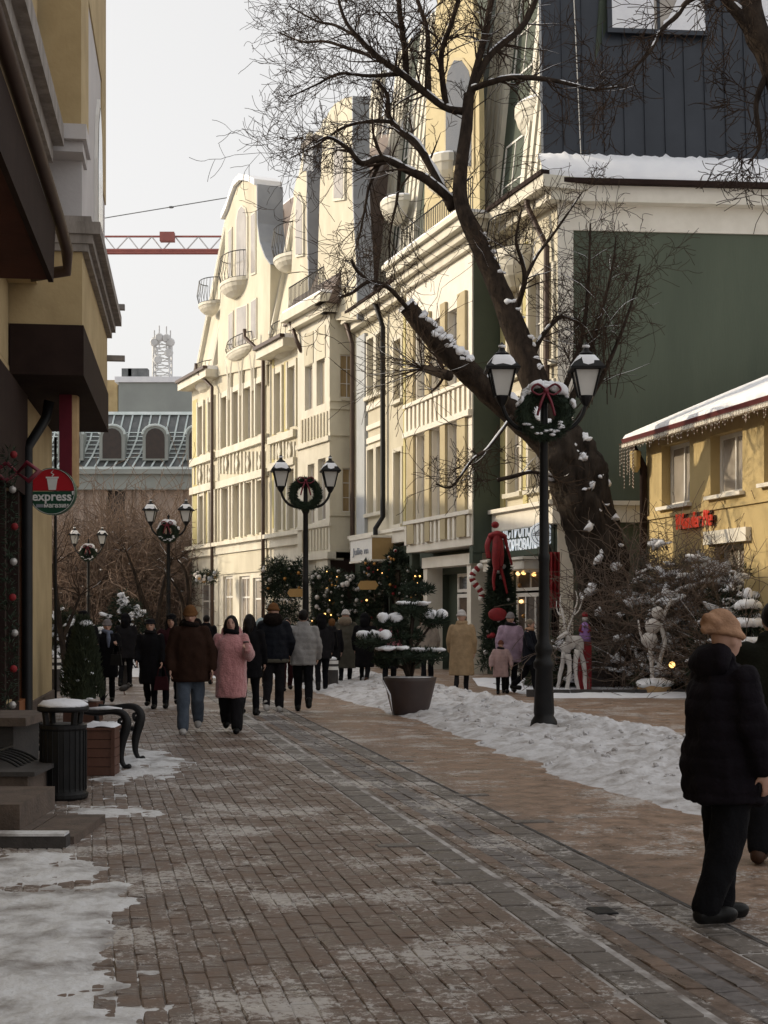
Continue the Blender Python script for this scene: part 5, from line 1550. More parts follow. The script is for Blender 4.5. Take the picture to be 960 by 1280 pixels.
# the second tree: trunk outside the frame, limb and twigs reaching in at the top right
Y2 = 22.0
t2 = thing('street_tree', 'dark limb and snowy twigs of a tree entering at the top right corner', 'tree', GX(1040, Y2))
T2 = Tree(9)
T2.limb(((1040, 905, 40), (1030, 700, 30), (1015, 400, 24), (990, 180, 20), (965, 75, 22), (945, 40, 20), (936, -20, 15), (930, -80, 10)), Y2, 6)
T2.limb(((948, 50, 16), (925, 20, 10), (900, -10, 7), (880, -50, 5)), Y2, 5)
T2.limb(((900, -14, 6), (862, 0, 4.6), (846, 20, 4), (826, 38, 3.6), (814, 62, 3), (800, 78, 2.4), (784, 92, 1.6), (764, 110, 1)), Y2, 5, -1.0)
T2.limb(((960, 90, 6), (945, 130, 4.5), (950, 180, 3), (935, 205, 1.5)), Y2, 5)
T2.build_limbs(t2)
for k, sp in enumerate(T2.limbs):
    pr = [(Vector(p[:3]), p[3]) for p in sp]
    T2.add_snow(pr, .9)
    if k == 0: continue
    for _ in range(12):
        j = T2.r.randint(3, len(sp) - 1)
        T2.tw(Vector(sp[j][:3]), Vector((T2.r.uniform(-1, .6), T2.r.uniform(-.4, .4), T2.r.uniform(-.9, .4))), T2.r.uniform(.4, 1.1), .010, 2, -.01)
T2.finish(t2)

# brown thicket of bare shrubs at the end of the street
def shrub(name, label, px, Y, h, w, n, seed, mat='red_twig', group=None, snow=True):
    c = GX(px, Y)
    o = thing(name, label, 'shrub', c, group=group)
    t = Tree(seed); t.tsnow = False; t.rmin = .012
    for _ in range(n):
        b = c + Vector((t.r.gauss(0, w * .28), t.r.gauss(0, w * .2), 0))
        t.tw(b, Vector((t.r.uniform(-.35, .35), t.r.uniform(-.3, .3), 1)), h * t.r.uniform(.6, 1.05), .045, 2, .03, 4)
    for _ in range(16 if snow else 0):
        p = c + Vector((t.r.gauss(0, w * .33), t.r.uniform(-w * .4, -.1), h * t.r.uniform(.15, 1.0)))
        t.snow.ball(p, (t.r.uniform(.04, .11), .06, t.r.uniform(.02, .04)), 6, 4)
    t.finish(o, mat)
    return o
for k, (px, Y, h, w) in enumerate(((80, 70, 5.0, 3.0), (112, 74, 6.0, 3.2), (140, 71, 6.6, 3.2), (165, 75, 6.4, 3.0), (192, 72, 5.6, 3.0), (215, 76, 6.4, 3.0), (235, 73, 5.6, 2.6))):
    lab = ('bare brown shrub at the left end of the thicket beside the ochre wall', 'bare brown shrub behind the farthest lamp post', 'bare brown shrub between the two farthest lamp posts, nearest the farthest one',
           'bare brown shrub in the middle of the thicket below the second dormer', 'bare brown shrub just left of the third lamp post', 'bare brown shrub just right of the third lamp post', 'bare brown shrub at the right end of the thicket against the cream building')[k]
    shrub('bare_shrub', lab, px, Y, h * .88, w, 66, 20 + k, group='thicket of bare shrubs')
# pale forked trunks with snow in front of the thicket
def small_tree(label, px, Y, forks, seed):
    o = thing('forked_tree', label, 'tree', GX(px, Y))
    t = Tree(seed)
    for f in forks: t.limb(f, Y, 4)
    t.build_limbs(o, 'bark_branch', 7)
    for sp in t.limbs:
        pr = [(Vector(p[:3]), p[3]) for p in sp]; t.add_snow(pr, 1.2); t.add_snow(pr, 1.0)
        for _ in range(6): t.tw(Vector(sp[-1][:3]), Vector((t.r.uniform(-1, 1), 0, t.r.uniform(.2, 1))), 1.0, .02, 1)
    t.finish(o)
hb = lambda Y: HY + EYE / Y * FPX
small_tree('snowy forked tree with pale trunks right of the third lamp post', 200, 60, (((196, hb(60), 5), (190, 780, 4.5), (176, 740, 3.5), (168, 715, 2.5), (158, 690, 1.6)), ((197, hb(60), 5), (198, 770, 4), (205, 730, 3), (214, 700, 2)), ((195, 790, 3), (182, 770, 2.6), (172, 735, 2))), 51)
small_tree('snow-laden bare tree leaning beside the cream building end', 232, 61, (((226, hb(61), 5), (230, 770, 4), (224, 740, 3), (212, 722, 2)), ((228, 790, 4), (236, 750, 3), (232, 715, 2.4), (222, 700, 1.5))), 52)
small_tree('dark leaning tree trunk with snow beside the ochre wall corner', 74, 40, (((84, hb(40), 6), (76, 790, 5), (70, 740, 4), (67, 705, 3)), ((78, 800, 4), (90, 770, 3), (100, 745, 2))), 53)
# ---------------------------------------------------------------- street lamps and wreaths
def make_lamp():
    o = thing('street_lamp', 'x', 'street lamp', (0, 0, 0), group='two-armed street lamps along the street')
    mb = MB()
    prof = [(.12, 0), (.17, .05), (.195, .11), (.18, .19), (.135, .26), (.145, .30), (.118, .9), (.145, .93), (.15, 1.0), (.125, 1.04), (.10, 1.10), (.125, 1.16), (.13, 1.22), (.095, 1.28), (.078, 1.4), (.072, 2.4), (.082, 2.43), (.082, 2.49), (.068, 2.53), (.060, 4.05), (.085, 4.1), (.085, 4.2), (.055, 4.26), (.05, 4.75), (.03, 4.82), (.045, 4.88), (.0, 4.95)]
    mb.lathe((0, 0, 0), prof, 14); mb.build('post', 'black_iron', o, smooth=True)
    for sg in (-1, 1):
        ctrl = [(0, 0, 4.30, .034), (sg * .18, 0, 4.22, .034), (sg * .38, 0, 4.27, .032), (sg * .52, 0, 4.42, .03), (sg * .585, 0, 4.60, .03)]
        sp = spline(ctrl, 5)
        mb = MB(); mb.tube([p[:3] for p in sp], [p[3] for p in sp], 8)
        sc = spline([(sg * .10, 0, 4.28, .016), (sg * .2, 0, 4.40, .016), (sg * .3, 0, 4.38, .015), (sg * .3, 0, 4.30, .013), (sg * .25, 0, 4.32, .01)], 4)
        mb.tube([p[:3] for p in sc], [p[3] for p in sc], 6)
        mb.build('arm', 'black_iron', o, smooth=True)
        cx = sg * .585
        def ring4(r, z): return [(cx + r * a, r * b, z) for a, b in ((-1, -1), (1, -1), (1, 1), (-1, 1))]
        mb = MB()
        mb.lathe((cx, 0, 4.56), [(.025, 0), (.05, .03), (.085, .09), (.10, .13), (.10, .15)], 10)
        lo, hi = .095, .175
        for a, b in ((-1, -1), (1, -1), (1, 1), (-1, 1)):
            mb.tube([(cx + lo * a, lo * b, 4.70), (cx + hi * a, hi * b, 5.06)], .016, 4)
        mb.prism(ring4(.235, 5.06), ring4(.24, 5.09))
        lan = mb.build('lantern', 'black_iron', o)
        mb = MB(); mb.prism(ring4(.235, 5.092), ring4(.13, 5.23)); mb.lathe((cx, 0, 5.225), [(.10, 0), (.09, .05), (.11, .07), (.05, .11), (.03, .16), (.045, .19), (.0, .24)], 10)
        mb.build('lantern_roof', 'black_iron', lan)
        for (a0, b0), (a1, b1) in (((-1, -1), (1, -1)), ((1, -1), (1, 1)), ((1, 1), (-1, 1)), ((-1, 1), (-1, -1))):
            k = .90
            mb = MB()
            l_, h_ = lo * k, hi * k
            mb.quad((cx + l_ * a0, l_ * b0, 4.71), (cx + l_ * a1, l_ * b1, 4.71), (cx + h_ * a1, h_ * b1, 5.055), (cx + h_ * a0, h_ * b0, 5.055))
            mb.build('pane', 'lamp_glass', lan, fix=False)
        mb = MB()
        for q in range(4):
            a = math.pi / 2 * q + .78
        n = 16; b0 = 0
        rings = []
        for z, r in ((5.10, .232), (5.135, .222), (5.21, .165), (5.265, .12), (5.27, .10)):
            rings.append([(cx + r * (1 + .10 * fbm(math.cos(t) * 2, math.sin(t) * 2, 1, cx)) * max(-.93, min(.93, 1.25 * math.cos(t))), r * (1 + .1 * fbm(math.sin(t), math.cos(t), 2, cx)) * max(-.93, min(.93, 1.25 * math.sin(t))), z) for t in [2 * math.pi * k / n for k in range(n)]])
        for r_ in rings: mb.v += r_
        for i in range(len(rings) - 1):
            for k in range(n):
                mb.f.append((i * n + k, i * n + (k + 1) % n, (i + 1) * n + (k + 1) % n, (i + 1) * n + k))
        mb.ball((cx, 0, 5.40), (.055, .055, .03), 8, 5)
        mb.build('snow_cap', 'snow_fresh', lan, smooth=True)
    return o
def needles(mb, c, d, ln, w, r):
    """a thin pointed leaf: two triangles folded along the midrib"""
    d = d.normalized(); s = d.orthogonal(); s.rotate(Matrix.Rotation(r.uniform(0, 6.28), 3, d))
    a = c + s * w; b = c - s * w; e = c + d * ln; n = d.cross(s) * w * .5
    i = len(mb.v); mb.v += [tuple(a), tuple(e), tuple(b), tuple(c + n + d * ln * .3)]
    mb.f += [(i, i + 1, i + 3), (i + 1, i + 2, i + 3)]
def make_wreath(rad=.28, th=.16, bow=True, snow=True, label='x', seed=1, name='wreath'):
    r = random.Random(seed)
    o = thing(name, label, 'wreath', (0, 0, 0), group='wreaths on the street lamps')
    mb = MB()
    n = 26
    for k in range(n):
        a0, a1 = 2 * math.pi * k / n, 2 * math.pi * (k + 1) / n
        for q in range(7):
            t0, t1 = 2 * math.pi * q / 7, 2 * math.pi * (q + 1) / 7
            def pt(a, t): return ((rad + th * .62 * math.cos(t)) * math.cos(a), th * .62 * math.sin(t), (rad + th * .62 * math.cos(t)) * math.sin(a))
            mb.quad(pt(a0, t0), pt(a1, t0), pt(a1, t1), pt(a0, t1))
    for _ in range(2400):
        a = r.uniform(0, 6.283); t = r.uniform(0, 6.283)
        rr_ = th * .5
        c = Vector(((rad + rr_ * math.cos(t)) * math.cos(a), rr_ * math.sin(t), (rad + rr_ * math.cos(t)) * math.sin(a)))
        d = Vector((math.cos(a) * math.cos(t) - math.sin(a) * .9, math.sin(t), math.sin(a) * math.cos(t) + math.cos(a) * .9)) + Vector((r.uniform(-.5, .5), r.uniform(-.5, .5), r.uniform(-.5, .5)))
        needles(mb, c, d, r.uniform(.06, .11), .009, r)
    tag(mb.build('greenery', 'needle_green', o, fix=False), kind='stuff')
    if snow:
        mb = MB()
        for k in range(44):
            a = R(14) + (math.pi - R(28)) * r.random()
            q = rad + th * r.uniform(.35, .8); s_ = r.uniform(.03, .085) * (.5 + .7 * math.sin(a))
            mb.ball((q * math.cos(a), r.uniform(-.09, .06), q * math.sin(a)), (s_ * 1.3, s_, s_ * .75), 9, 6, Matrix.Rotation(-(a - math.pi / 2), 3, 'Y'))
        for i, v in enumerate(mb.v):
            v = Vector(v); mb.v[i] = tuple(v + v.normalized() * .035 * fbm(v.x, v.z, 9, seed))
        for _ in range(18):
            a = r.uniform(-2.6, -.5); q = rad + r.uniform(-.05, .05)
            mb.ball((q * math.cos(a), -th * .6, q * math.sin(a)), (r.uniform(.02, .06), .03, .018), 6, 4)
        tag(mb.build('wreath_snow', 'snow_fresh', o, smooth=True), kind='stuff')
    if bow:
        mb = MB()
        for sg in (-1, 1):
            loop = spline([(0, -th * .9, rad + .02, .03), (sg * .12, -th * 1.1, rad + .09, .05), (sg * .2, -th * 1.0, rad + .02, .045), (sg * .1, -th * .95, rad - .05, .04), (0, -th * .9, rad, .03)], 4)
            mb.tube([p[:3] for p in loop], [p[3] * .7 for p in loop], 8, sq=.45)
            tail = spline([(0, -th, rad, .03), (sg * .07, -th * 1.15, rad - .16, .035), (sg * .12, -th * 1.05, rad - .34, .03)], 4)
            mb.tube([p[:3] for p in tail], [p[3] * .6 for p in tail], 5)
        mb.ball((0, -th * 1.05, rad), .04, 8, 6)
        mb.build('bow', 'crimson', o, smooth=True)
    return o
L0 = make_lamp()
lamps = [(680, 20.04, 'tall black two-lantern street lamp in the snow bank, nearest the viewer', 0.0), (382, 34.2, 'black two-lantern street lamp in front of the cream building, second nearest', .12), (210.5, 47.1, 'black two-lantern street lamp left of the cream building, third nearest', -.05), (110.5, 61.9, 'farthest and smallest black two-lantern street lamp before the thicket', .1)]
for i, (px, Y, lab, rz) in enumerate(lamps):
    o = L0 if i == 0 else copy_tree(L0)
    o.location = GX(px, Y); o.rotation_euler = (0, 0, rz); o['label'] = lab
W0 = make_wreath(seed=1)
W1 = make_wreath(rad=.30, th=.13, bow=True, snow=False, seed=2)
wl = ['snow-topped wreath with dark red bow on the nearest street lamp', 'round open wreath with hardly any snow on the second nearest street lamp', 'snow-topped wreath on the third nearest street lamp', 'small snow-topped wreath on the farthest street lamp']
for i, ((px, Y, _, rz), lab) in enumerate(zip(lamps, wl)):
    o = W0 if i == 0 else (W1 if i == 1 else copy_tree(W0))
    p = GX(px, Y)
    o.location = (p.x, p.y - .10, (4.46, 4.52, 4.36, 4.30)[i]); o.rotation_euler = (0, 0, rz); o['label'] = lab
    if i in (2, 3): o.scale = (.92, .95, .92)

# ---------------------------------------------------------------- left pavement: bin, planters, bench, steps
yb = 13.07
c = GX(79, yb)
bn_ = thing('litter_bin', 'black cast iron litter bin with snow on its round lid', 'litter bin', c)
mb = MB(); mb.lathe((c.x, c.y, 0), [(.215, 0), (.225, .02), (.225, .05), (.205, .07), (.200, .10), (.203, .62), (.212, .64), (.212, .67), (.19, .68)], 24); mb.build('body', 'black_iron', bn_, smooth=False)
for k in range(24):
    a = 2 * math.pi * k / 24
    mb = MB(); mb.tube([(c.x + .206 * math.cos(a), c.y + .206 * math.sin(a), .08), (c.x + .207 * math.cos(a), c.y + .207 * math.sin(a), .62)], .005, 4); mb.build('rib', 'black_iron', bn_)
for k in range(4):
    a = math.pi / 4 + math.pi / 2 * k
    mb = MB(); mb.tube([(c.x + .17 * math.cos(a), c.y + .17 * math.sin(a), .67), (c.x + .19 * math.cos(a), c.y + .19 * math.sin(a), .80)], .03, 6); mb.build('lid_post', 'black_iron', bn_)
mb = MB(); mb.lathe((c.x, c.y, .79), [(.215, 0), (.232, .01), (.232, .045), (.20, .062), (.12, .075), (.0, .08)], 24); mb.build('lid', 'black_iron', bn_, smooth=True)
mb = MB(); mb.lathe((c.x, c.y, .838), [(.226, 0), (.224, .018), (.18, .048), (.08, .062), (0, .065)], 20)
for i, v in enumerate(mb.v):
    v = Vector(v); mb.v[i] = tuple(v + Vector((0, 0, .012 * fbm(v.x * 2, v.y * 2, 4, 1))))
mb.build('lid_snow', 'snow', bn_, smooth=True)
def planter(label, px0, px1, py, h, dep, snow=True, mat='wood_brown', name='planter_box'):
    Y = 3006 / (py - HY)
    a, b = GX(px0, Y), GX(px1, Y)
    o = thing(name, label, 'planter', ((a.x + b.x) / 2, Y + dep / 2, 0))
    w = b.x - a.x
    n = 5
    for k in range(n):
        z0 = h * k / n
        MB().box(a.x, b.x, Y, Y + dep, z0 + .003, z0 + h / n - .003).build('plank', mat, o)
    for x in (a.x - .012, b.x - .028):
        MB().box(x, x + .04, Y - .012, Y - .001, .0, h + .01).build('corner_post', mat, o)
    mb = MB(); mb.box(a.x - .015, b.x + .015, Y - .02, Y + dep + .02, h + .002, h + .03); mb.build('rim', mat, o)
    if snow:
        mb = MB(); n = 9
        for j in range(n + 1):
            for i in range(n + 1):
                x = a.x - .01 + (w + .02) * i / n; y = Y - .01 + (dep + .02) * j / n
                e = min(i, n - i, j, n - j)
                mb.v.append((x, y, h + .032 + (.035 if e > 0 else .0) + .018 * fbm(x * 3, y * 3, 2, 1)))
        for j in range(n):
            for i in range(n):
                q = j * (n + 1) + i; mb.f.append((q, q + 1, q + n + 2, q + n + 1))
        mb.build('planter_snow', 'snow', o, smooth=True)
    return o, (a, b, Y)
planter('brown wooden planter box topped with snow beside the litter bin', 106, 142, 970, .47, .34)
def foliage(mb, c, rad, n, ln, w, r, up=.3):
    for _ in range(n):
        d = Vector((r.gauss(0, 1), r.gauss(0, 1), r.gauss(0, 1))).normalized()
        k = r.uniform(.55, 1.0)
        p = Vector((c[0] + d.x * rad[0] * k, c[1] + d.y * rad[1] * k, c[2] + d.z * rad[2] * k))
        needles(mb, p, d + Vector((r.uniform(-.6, .6), r.uniform(-.6, .6), up + r.uniform(-.4, .4))), ln * r.uniform(.6, 1.3), w, r)
rf = random.Random(77)
def thuja(label, px, Y, h, wid, pot_h, name='thuja'):
    c = GX(px, Y)
    o = thing(name, label, 'conifer', c)
    MB().box(c.x - .26, c.x + .26, Y - .26, Y + .26, 0, pot_h).build('pot', 'wood_brown', o)
    mb = MB(); mb.tube([(c.x, Y, pot_h), (c.x, Y, pot_h + h * .9)], [.03, .01], 6); mb.build('trunk', 'bark', o)
    mb = MB()
    for _ in range(5200):
        t = rf.random() ** .75
        z = pot_h + .05 + t * h; a = rf.uniform(0, 6.283)
        lump = 1 + .22 * math.sin(a * 3 + z * 5) * fbm(a, z, 1.3, 4)
        rr_ = wid * (1 - t) ** .62 * lump * rf.uniform(.72, 1.0) + .02
        p = Vector((c.x + rr_ * math.cos(a), Y + rr_ * math.sin(a), z))
        needles(mb, p, Vector((math.cos(a) * .6, math.sin(a) * .6, 1)) + Vector((rf.uniform(-.4, .4), rf.uniform(-.4, .4), 0)), rf.uniform(.06, .12), .014, rf)
    mb.lathe((c.x, Y, pot_h), [(wid * .62, .05), (wid * .55, h * .4), (wid * .3, h * .75), (.02, h * .95)], 10)
    tag(mb.build('foliage', 'thuja_green', o, fix=False), kind='stuff')
    sb = MB(); sb.ball((c.x + .02, Y, pot_h + h * .98), (.13, .13, .075), 10, 6)
    for _ in range(9):
        t = rf.random(); a = rf.uniform(3.6, 5.8); z = pot_h + t * h * .85; rr_ = wid * (1 - t) ** .62
        sb.ball((c.x + rr_ * math.cos(a), Y + rr_ * math.sin(a), z), (rf.uniform(.03, .07), .04, .025), 7, 4)
    tag(sb.build('foliage_snow', 'snow_fresh', o, smooth=True), kind='stuff')
thuja('dark conical thuja in a box with a snow cap beside the ochre wall', 104, 22.6, 1.25, .33, .30)
mb = MB()
# bench with scroll ends, seen from its end
Yb0, Xb = 15.6, None
bc = GX(149, Yb0)
bench = thing('park_bench', 'black scroll-armed bench with snowy slats behind the brown planter', 'bench', (bc.x - .25, Yb0 + .7, 0))
def bench_end(y):
    mb = MB()
    x = bc.x
    def S(pts): 
        sp = spline(pts, 5); mb.tube([(p[0], y, p[2]) for p in sp], [p[3] for p in sp], 7)
    S([(x + .10, 0, .02, .030), (x + .055, 0, .03, .026), (x + .02, 0, .12, .034), (x + .03, 0, .28, .05), (x + .07, 0, .42, .055), (x + .085, 0, .52, .05), (x + .03, 0, .60, .042), (x - .08, 0, .62, .034), (x - .25, 0, .60, .03), (x - .40, 0, .62, .028)])
    mb.ball((x + .105, y, .025), (.03, .03, .028), 8, 6)
    S([(x + .06, 0, .5, .03), (x + .02, 0, .46, .025), (x + .0, 0, .52, .02), (x + .03, 0, .54, .015)])
    S([(x - .52, 0, .01, .03), (x - .46, 0, .2, .03), (x - .42, 0, .42, .032), (x - .44, 0, .60, .03)])
    S([(x + .03, 0, .36, .03), (x - .2, 0, .37, .028), (x - .42, 0, .40, .03)])
    return mb
for y in (Yb0, Yb0 + .9):
    bench_end(y).build('scroll_end', 'black_iron', bench, smooth=True)
for k in range(5):
    x = bc.x - .02 - k * .09
    MB().box(x - .075, x, Yb0 + .02, Yb0 + .88, .40, .425).build('seat_slat', 'dark_brown', bench)
    mb = MB(); mb.box(x - .07, x - .005, Yb0 + .05, Yb0 + .84, .427, .45); mb.build('slat_snow', 'snow', bench)
mb = MB(); mb.tube([(bc.x + .03, Yb0, .645), (bc.x - .12, Yb0 + .0, .655), (bc.x - .38, Yb0, .645)], [.012, .025, .012], 7); mb.build('arm_snow', 'snow', bench, smooth=True)
# stone steps, sill and black curved guard bars at the left edge
st = thing('entrance_steps', 'low stone entrance steps with dark kerb at the left edge', 'steps', (-2.9, 10.9, 0))
MB().box(-3.9, -2.27, 10.28, 10.42, -.03, .085).build('kerb', 'stone_dark', st)
for k in range(3):
    x = -3.4 + k * .39
    MB().box(x, x + .375, 10.43, 11.6, -.03, .06).build('slab', 'stone_step', st)
MB().box(-4.2, -2.72, 10.75, 11.9, .062, .25).build('upper_step', 'stone_step', st)
MB().box(-4.6, -3.02, 12.2, 13.2, -.03, .30).build('upper_step', 'stone_step', st)
MB().box(-4.6, -2.95, 12.15, 13.25, .302, .34).build('tread', 'stone_dark', st)
mb = MB(); mb.box(-3.3, -2.28, 10.27, 10.43, .087, .105)
for i, v in enumerate(mb.v): mb.v[i] = v
mb.build('step_snow', 'trod_snow', st)
sl = thing('stone_sill', 'pale stone ledge with snow jutting from the shop front', 'ledge', (-3.75, 13.8, 0))
MB().box(-4.5, -3.36, 13.5, 14.6, .62, .70).build('slab', 'stone_step', sl)
MB().box(-4.5, -3.5, 13.6, 14.6, 0, .618).build('support', 'stone_dark', sl)
def guard(label, px, py, h, n, seed):
    Y = 3006 / (py - HY); c = GX(px, Y)
    o = thing('cycle_rack', label, 'rack', c)
    for k in range(n):
        y = c.y + k * .13
        sp = spline([(c.x + .30, 0, .0, .013), (c.x + .26, 0, .16, .013), (c.x + .12, 0, h * .8, .013), (c.x - .12, 0, h, .013), (c.x - .5, 0, h * 1.02, .013)], 5)
        mb = MB(); mb.tube([(p[0], y, p[2]) for p in sp], [p[3] for p in sp], 6); mb.build('bar', 'black_iron', o, smooth=True)
    mb = MB(); mb.tube([(c.x + .3, c.y - .03, .012), (c.x + .3, c.y + n * .13, .012)], .014, 6); mb.build('foot_rail', 'black_iron', o)
    mb = MB(); mb.tube([(c.x - .12, c.y - .03, h + .012), (c.x - .12, c.y + n * .13, h + .012)], .012, 6); mb.build('top_rail', 'black_iron', o)
guard('black curved steel rack in front of the upper stone step', 4, 1008, .44, 6, 1)
guard('second black curved steel rack, behind the litter bin', 22, 962, .52, 6, 2)
# string of tinsel and bows in the shop window on the left
gl = thing('tinsel_garland', 'grey and red tinsel garland hanging in the left shop doorway', 'garland', FL.P(FL.s(12, .22), 3.0, .2))
mb = MB()
sg0 = FL.s(12, .22)
pts = [FL.P(sg0 + .12 * math.sin(k * .7), 3.55 - k * .14, .22) for k in range(24)]
for p in pts: foliage(mb, p, (.07, .07, .09), 26, .09, .010, rf)
tag(mb.build('tinsel', 'needle_green', gl, fix=False), kind='stuff')
for k in range(0, 24, 3):
    mb = MB(); mb.ball(pts[k] + Vector((.06, -.05, 0)), .045, 8, 6); mb.build('bauble', 'silver_bauble' if k % 2 else 'red_cloth', gl, smooth=True)
for sg in (-1, 1):
    q = FL.P(FL.s(22, .3), 3.35, .30)
    mb = MB(); mb.tube([q, q + Vector((sg * .12, -.02, .12)), q + Vector((sg * .26, -.02, .02)), q + Vector((sg * .14, -.02, -.1)), q], [.03, .06, .07, .06, .03], 7, sq=.5); mb.build('bow_loop', 'crimson', gl, smooth=True)

# bollards
def bollard(label, px, py, h, r_):
    Y = 3006 / (py - HY); c = GX(px, Y)
    o = thing('bollard', label, 'bollard', c, group='banded street bollards')
    mb = MB(); mb.lathe((c.x, c.y, 0), [(r_ * 1.1, 0), (r_ * 1.1, .04), (r_, .06), (r_, h - .04), (r_ * .8, h), (0, h + .02)], 16); mb.build('shaft', 'stone_dark', o, smooth=False)
    for z in (h * .72, h * .92):
        mb = MB(); mb.lathe((c.x, c.y, z - .035), [(r_ * 1.03, 0), (r_ * 1.03, .075)], 16, cap=False); mb.build('white_band', 'sign_white', o)
    mb = MB(); mb.ball((c.x, c.y, h + .02), (r_ * .8, r_ * .8, .05), 10, 5); mb.build('bollard_snow', 'snow_fresh', o, smooth=True)
bollard('dark bollard with white bands beside the ochre wall corner', 70, 864, .72, .11)
bollard('dark bollard with white bands near the pigeon', 158, 858, .74, .13)
bollard('dark bollard with white bands behind the snow bank beside the olive coat', 416, 862, .66, .12)
# pigeon
py_, c = 868, G(155, 868)
pg = thing('pigeon', 'small dark pigeon standing on the paving near the bollard', 'bird', c)
mb = MB()
mb.ball((c.x, c.y, .13), (.11, .06, .065), 10, 7, Matrix.Rotation(R(-18), 3, 'Y'))
mb.ball((c.x + .10, c.y, .21), (.035, .032, .037), 8, 6); mb.tube([(c.x + .07, c.y, .15), (c.x + .10, c.y, .20)], [.045, .03], 8)
mb.build('body', 'stone_dark', pg, smooth=True)
mb = MB(); mb.prism([(c.x - .07, c.y - .03, .12), (c.x - .07, c.y + .03, .12), (c.x - .07, c.y + .03, .14), (c.x - .07, c.y - .03, .14)], [(c.x - .21, c.y - .025, .07), (c.x - .21, c.y + .025, .07), (c.x - .21, c.y + .025, .08), (c.x - .21, c.y - .025, .08)]); mb.build('tail', 'stone_dark', pg)
mb = MB(); mb.tube([(c.x + .13, c.y, .21), (c.x + .155, c.y, .203)], [.008, .002], 5); mb.build('beak', 'far_grey', pg)
for dy in (-.02, .02):
    mb = MB(); mb.tube([(c.x, c.y + dy, .08), (c.x + .005, c.y + dy, .004), (c.x + .035, c.y + dy, .004)], .006, 5); mb.build('leg', 'red_roof', pg)

# big pot with cloud-pruned pine
Yp = 24.0
c = GX(512.5, Yp)
pt = thing('round_planter', 'large dark brown pot with cloud-pruned pine carrying snow, in the snow bank', 'planter', c)
mb = MB(); mb.lathe((c.x, c.y, -.0), [(.27, 0), (.31, .06), (.37, .3), (.43, .56), (.445, .62), (.42, .63), (.39, .58)], 28, cap=True); mb.build('pot', 'pot_brown', pt, smooth=True)
mb = MB(); mb.lathe((c.x, c.y, .57), [(.40, 0), (.36, .05), (.0, .07)], 20); mb.build('pot_snow', 'snow', pt, smooth=True)
mb = MB(); mb.tube([P(478, 850, Yp - .40), P(487, 868, Yp - .405), P(491, 893, Yp - .34)], [.05, .075, .03], 7, sq=.25); mb.build('frost_stain', 'trod_snow', pt, smooth=True)
pads = ((522, 737, 21, 6), (515, 762, 24, 9), (489, 779, 20, 8), (543, 775, 17, 8), (468, 802, 24, 9), (497, 818, 28, 9), (533, 820, 24, 9), (508, 795, 22, 10), (482, 826, 16, 7))
tk = MB()
for i, (px, py, rx, rz_) in enumerate(pads):
    dy = (.12, -.1, -.05, .15, -.2, -.22, -.15, .1, .0)[i]
    p = P(px, py, Yp + dy)
    k = Yp / FPX
    pm0 = Vector((c.x + (p.x - c.x) * .25, c.y + dy * .3, .62 + (p.z - .62) * .55))
    tk.tube([(c.x, c.y, .55), pm0, p], [.04, .03, .018], 6)
    mb = MB()
    foliage(mb, p, (rx * k, rx * k * .8, rz_ * k), 520, .09, .013, rf, .6)
    mb.ball(p, (rx * k * .75, rx * k * .6, rz_ * k * .6), 10, 6)
    tag(mb.build('foliage_pad', 'needle_green', pt, fix=False), kind='stuff')
    if i in (1, 2, 3, 4, 5, 6):
        sb = MB()
        for q in range(5):
            sb.ball(p + Vector((rf.uniform(-.6, .6) * rx * k, rf.uniform(-.6, .2) * rx * k, rz_ * k * .9)), (rx * k * rf.uniform(.25, .5), rx * k * .35, (.085 if i in (2, 3, 4) else .035)), 9, 5)
        for j, v in enumerate(sb.v):
            v = Vector(v); sb.v[j] = tuple(v + Vector((0, 0, .03 * fbm(v.x, v.y, 7, 2))))
        sb.build('pad_snow', 'snow_fresh', pt, smooth=True)
tk.build('stem', 'bark_branch', pt, smooth=True)

# ---------------------------------------------------------------- shop-front decorations
def cluster(name, label, cat, px0, px1, py0, py1, Y, n, mats, seed, green=240, dep=.35, shape='box', size=(.05, .11), gmat='needle_green'):
    r = random.Random(seed)
    ctr = P((px0 + px1) / 2, (py0 + py1) / 2, Y)
    bz = max(0.0, P(0, py1, Y).z)
    o = thing(name, label, cat, (ctr.x, Y, bz))
    w = (px1 - px0) / FPX * Y / 2; h = (py1 - py0) / FPX * Y / 2
    mb = MB()
    pts = []
    for _ in range(green):
        if shape == 'ring':
            a = r.uniform(0, 6.283); k = r.uniform(.6, 1.0); q = Vector((ctr.x + w * k * math.cos(a), Y + r.uniform(-dep, dep) * .5, ctr.z + h * k * math.sin(a)))
        elif shape == 'cone':
            t = r.random() ** .6; a = r.uniform(0, 6.283); k = (1 - t) ** .85 * r.uniform(.7, 1) * w + .03; q = Vector((ctr.x + k * math.cos(a), Y + k * math.sin(a), ctr.z - h + 2 * h * t))
        else:
            q = Vector((ctr.x + r.uniform(-w, w), Y + r.uniform(-dep, dep) * .6, ctr.z + r.uniform(-h, h) * (1 - .3 * r.random())))
        pts.append(q)
        foliage(mb, q, (.10, .10, .10), 20, .17, .020, r, .1)
    tag(mb.build('greenery', gmat, o, fix=False), kind='stuff')
    for k in range(n):
        q = pts[r.randrange(len(pts))] + Vector((0, -.10 - r.random() * .05, 0))
        b = MB(); mm_ = r.choice(mats); s_ = r.uniform(*size) * (.4 if mm_ == 'bulb_warm' else .72); b.ball(q, s_, 10, 7); b.build('bauble', mm_, o, smooth=True)
    return o
cluster('garland', 'thick evergreen garland over the cream shop doorway left of the second lamp', 'garland', 330, 376, 698, 752, 54.5, 22, ['silver_bauble', 'gold_bauble'], 1, 260, .5)
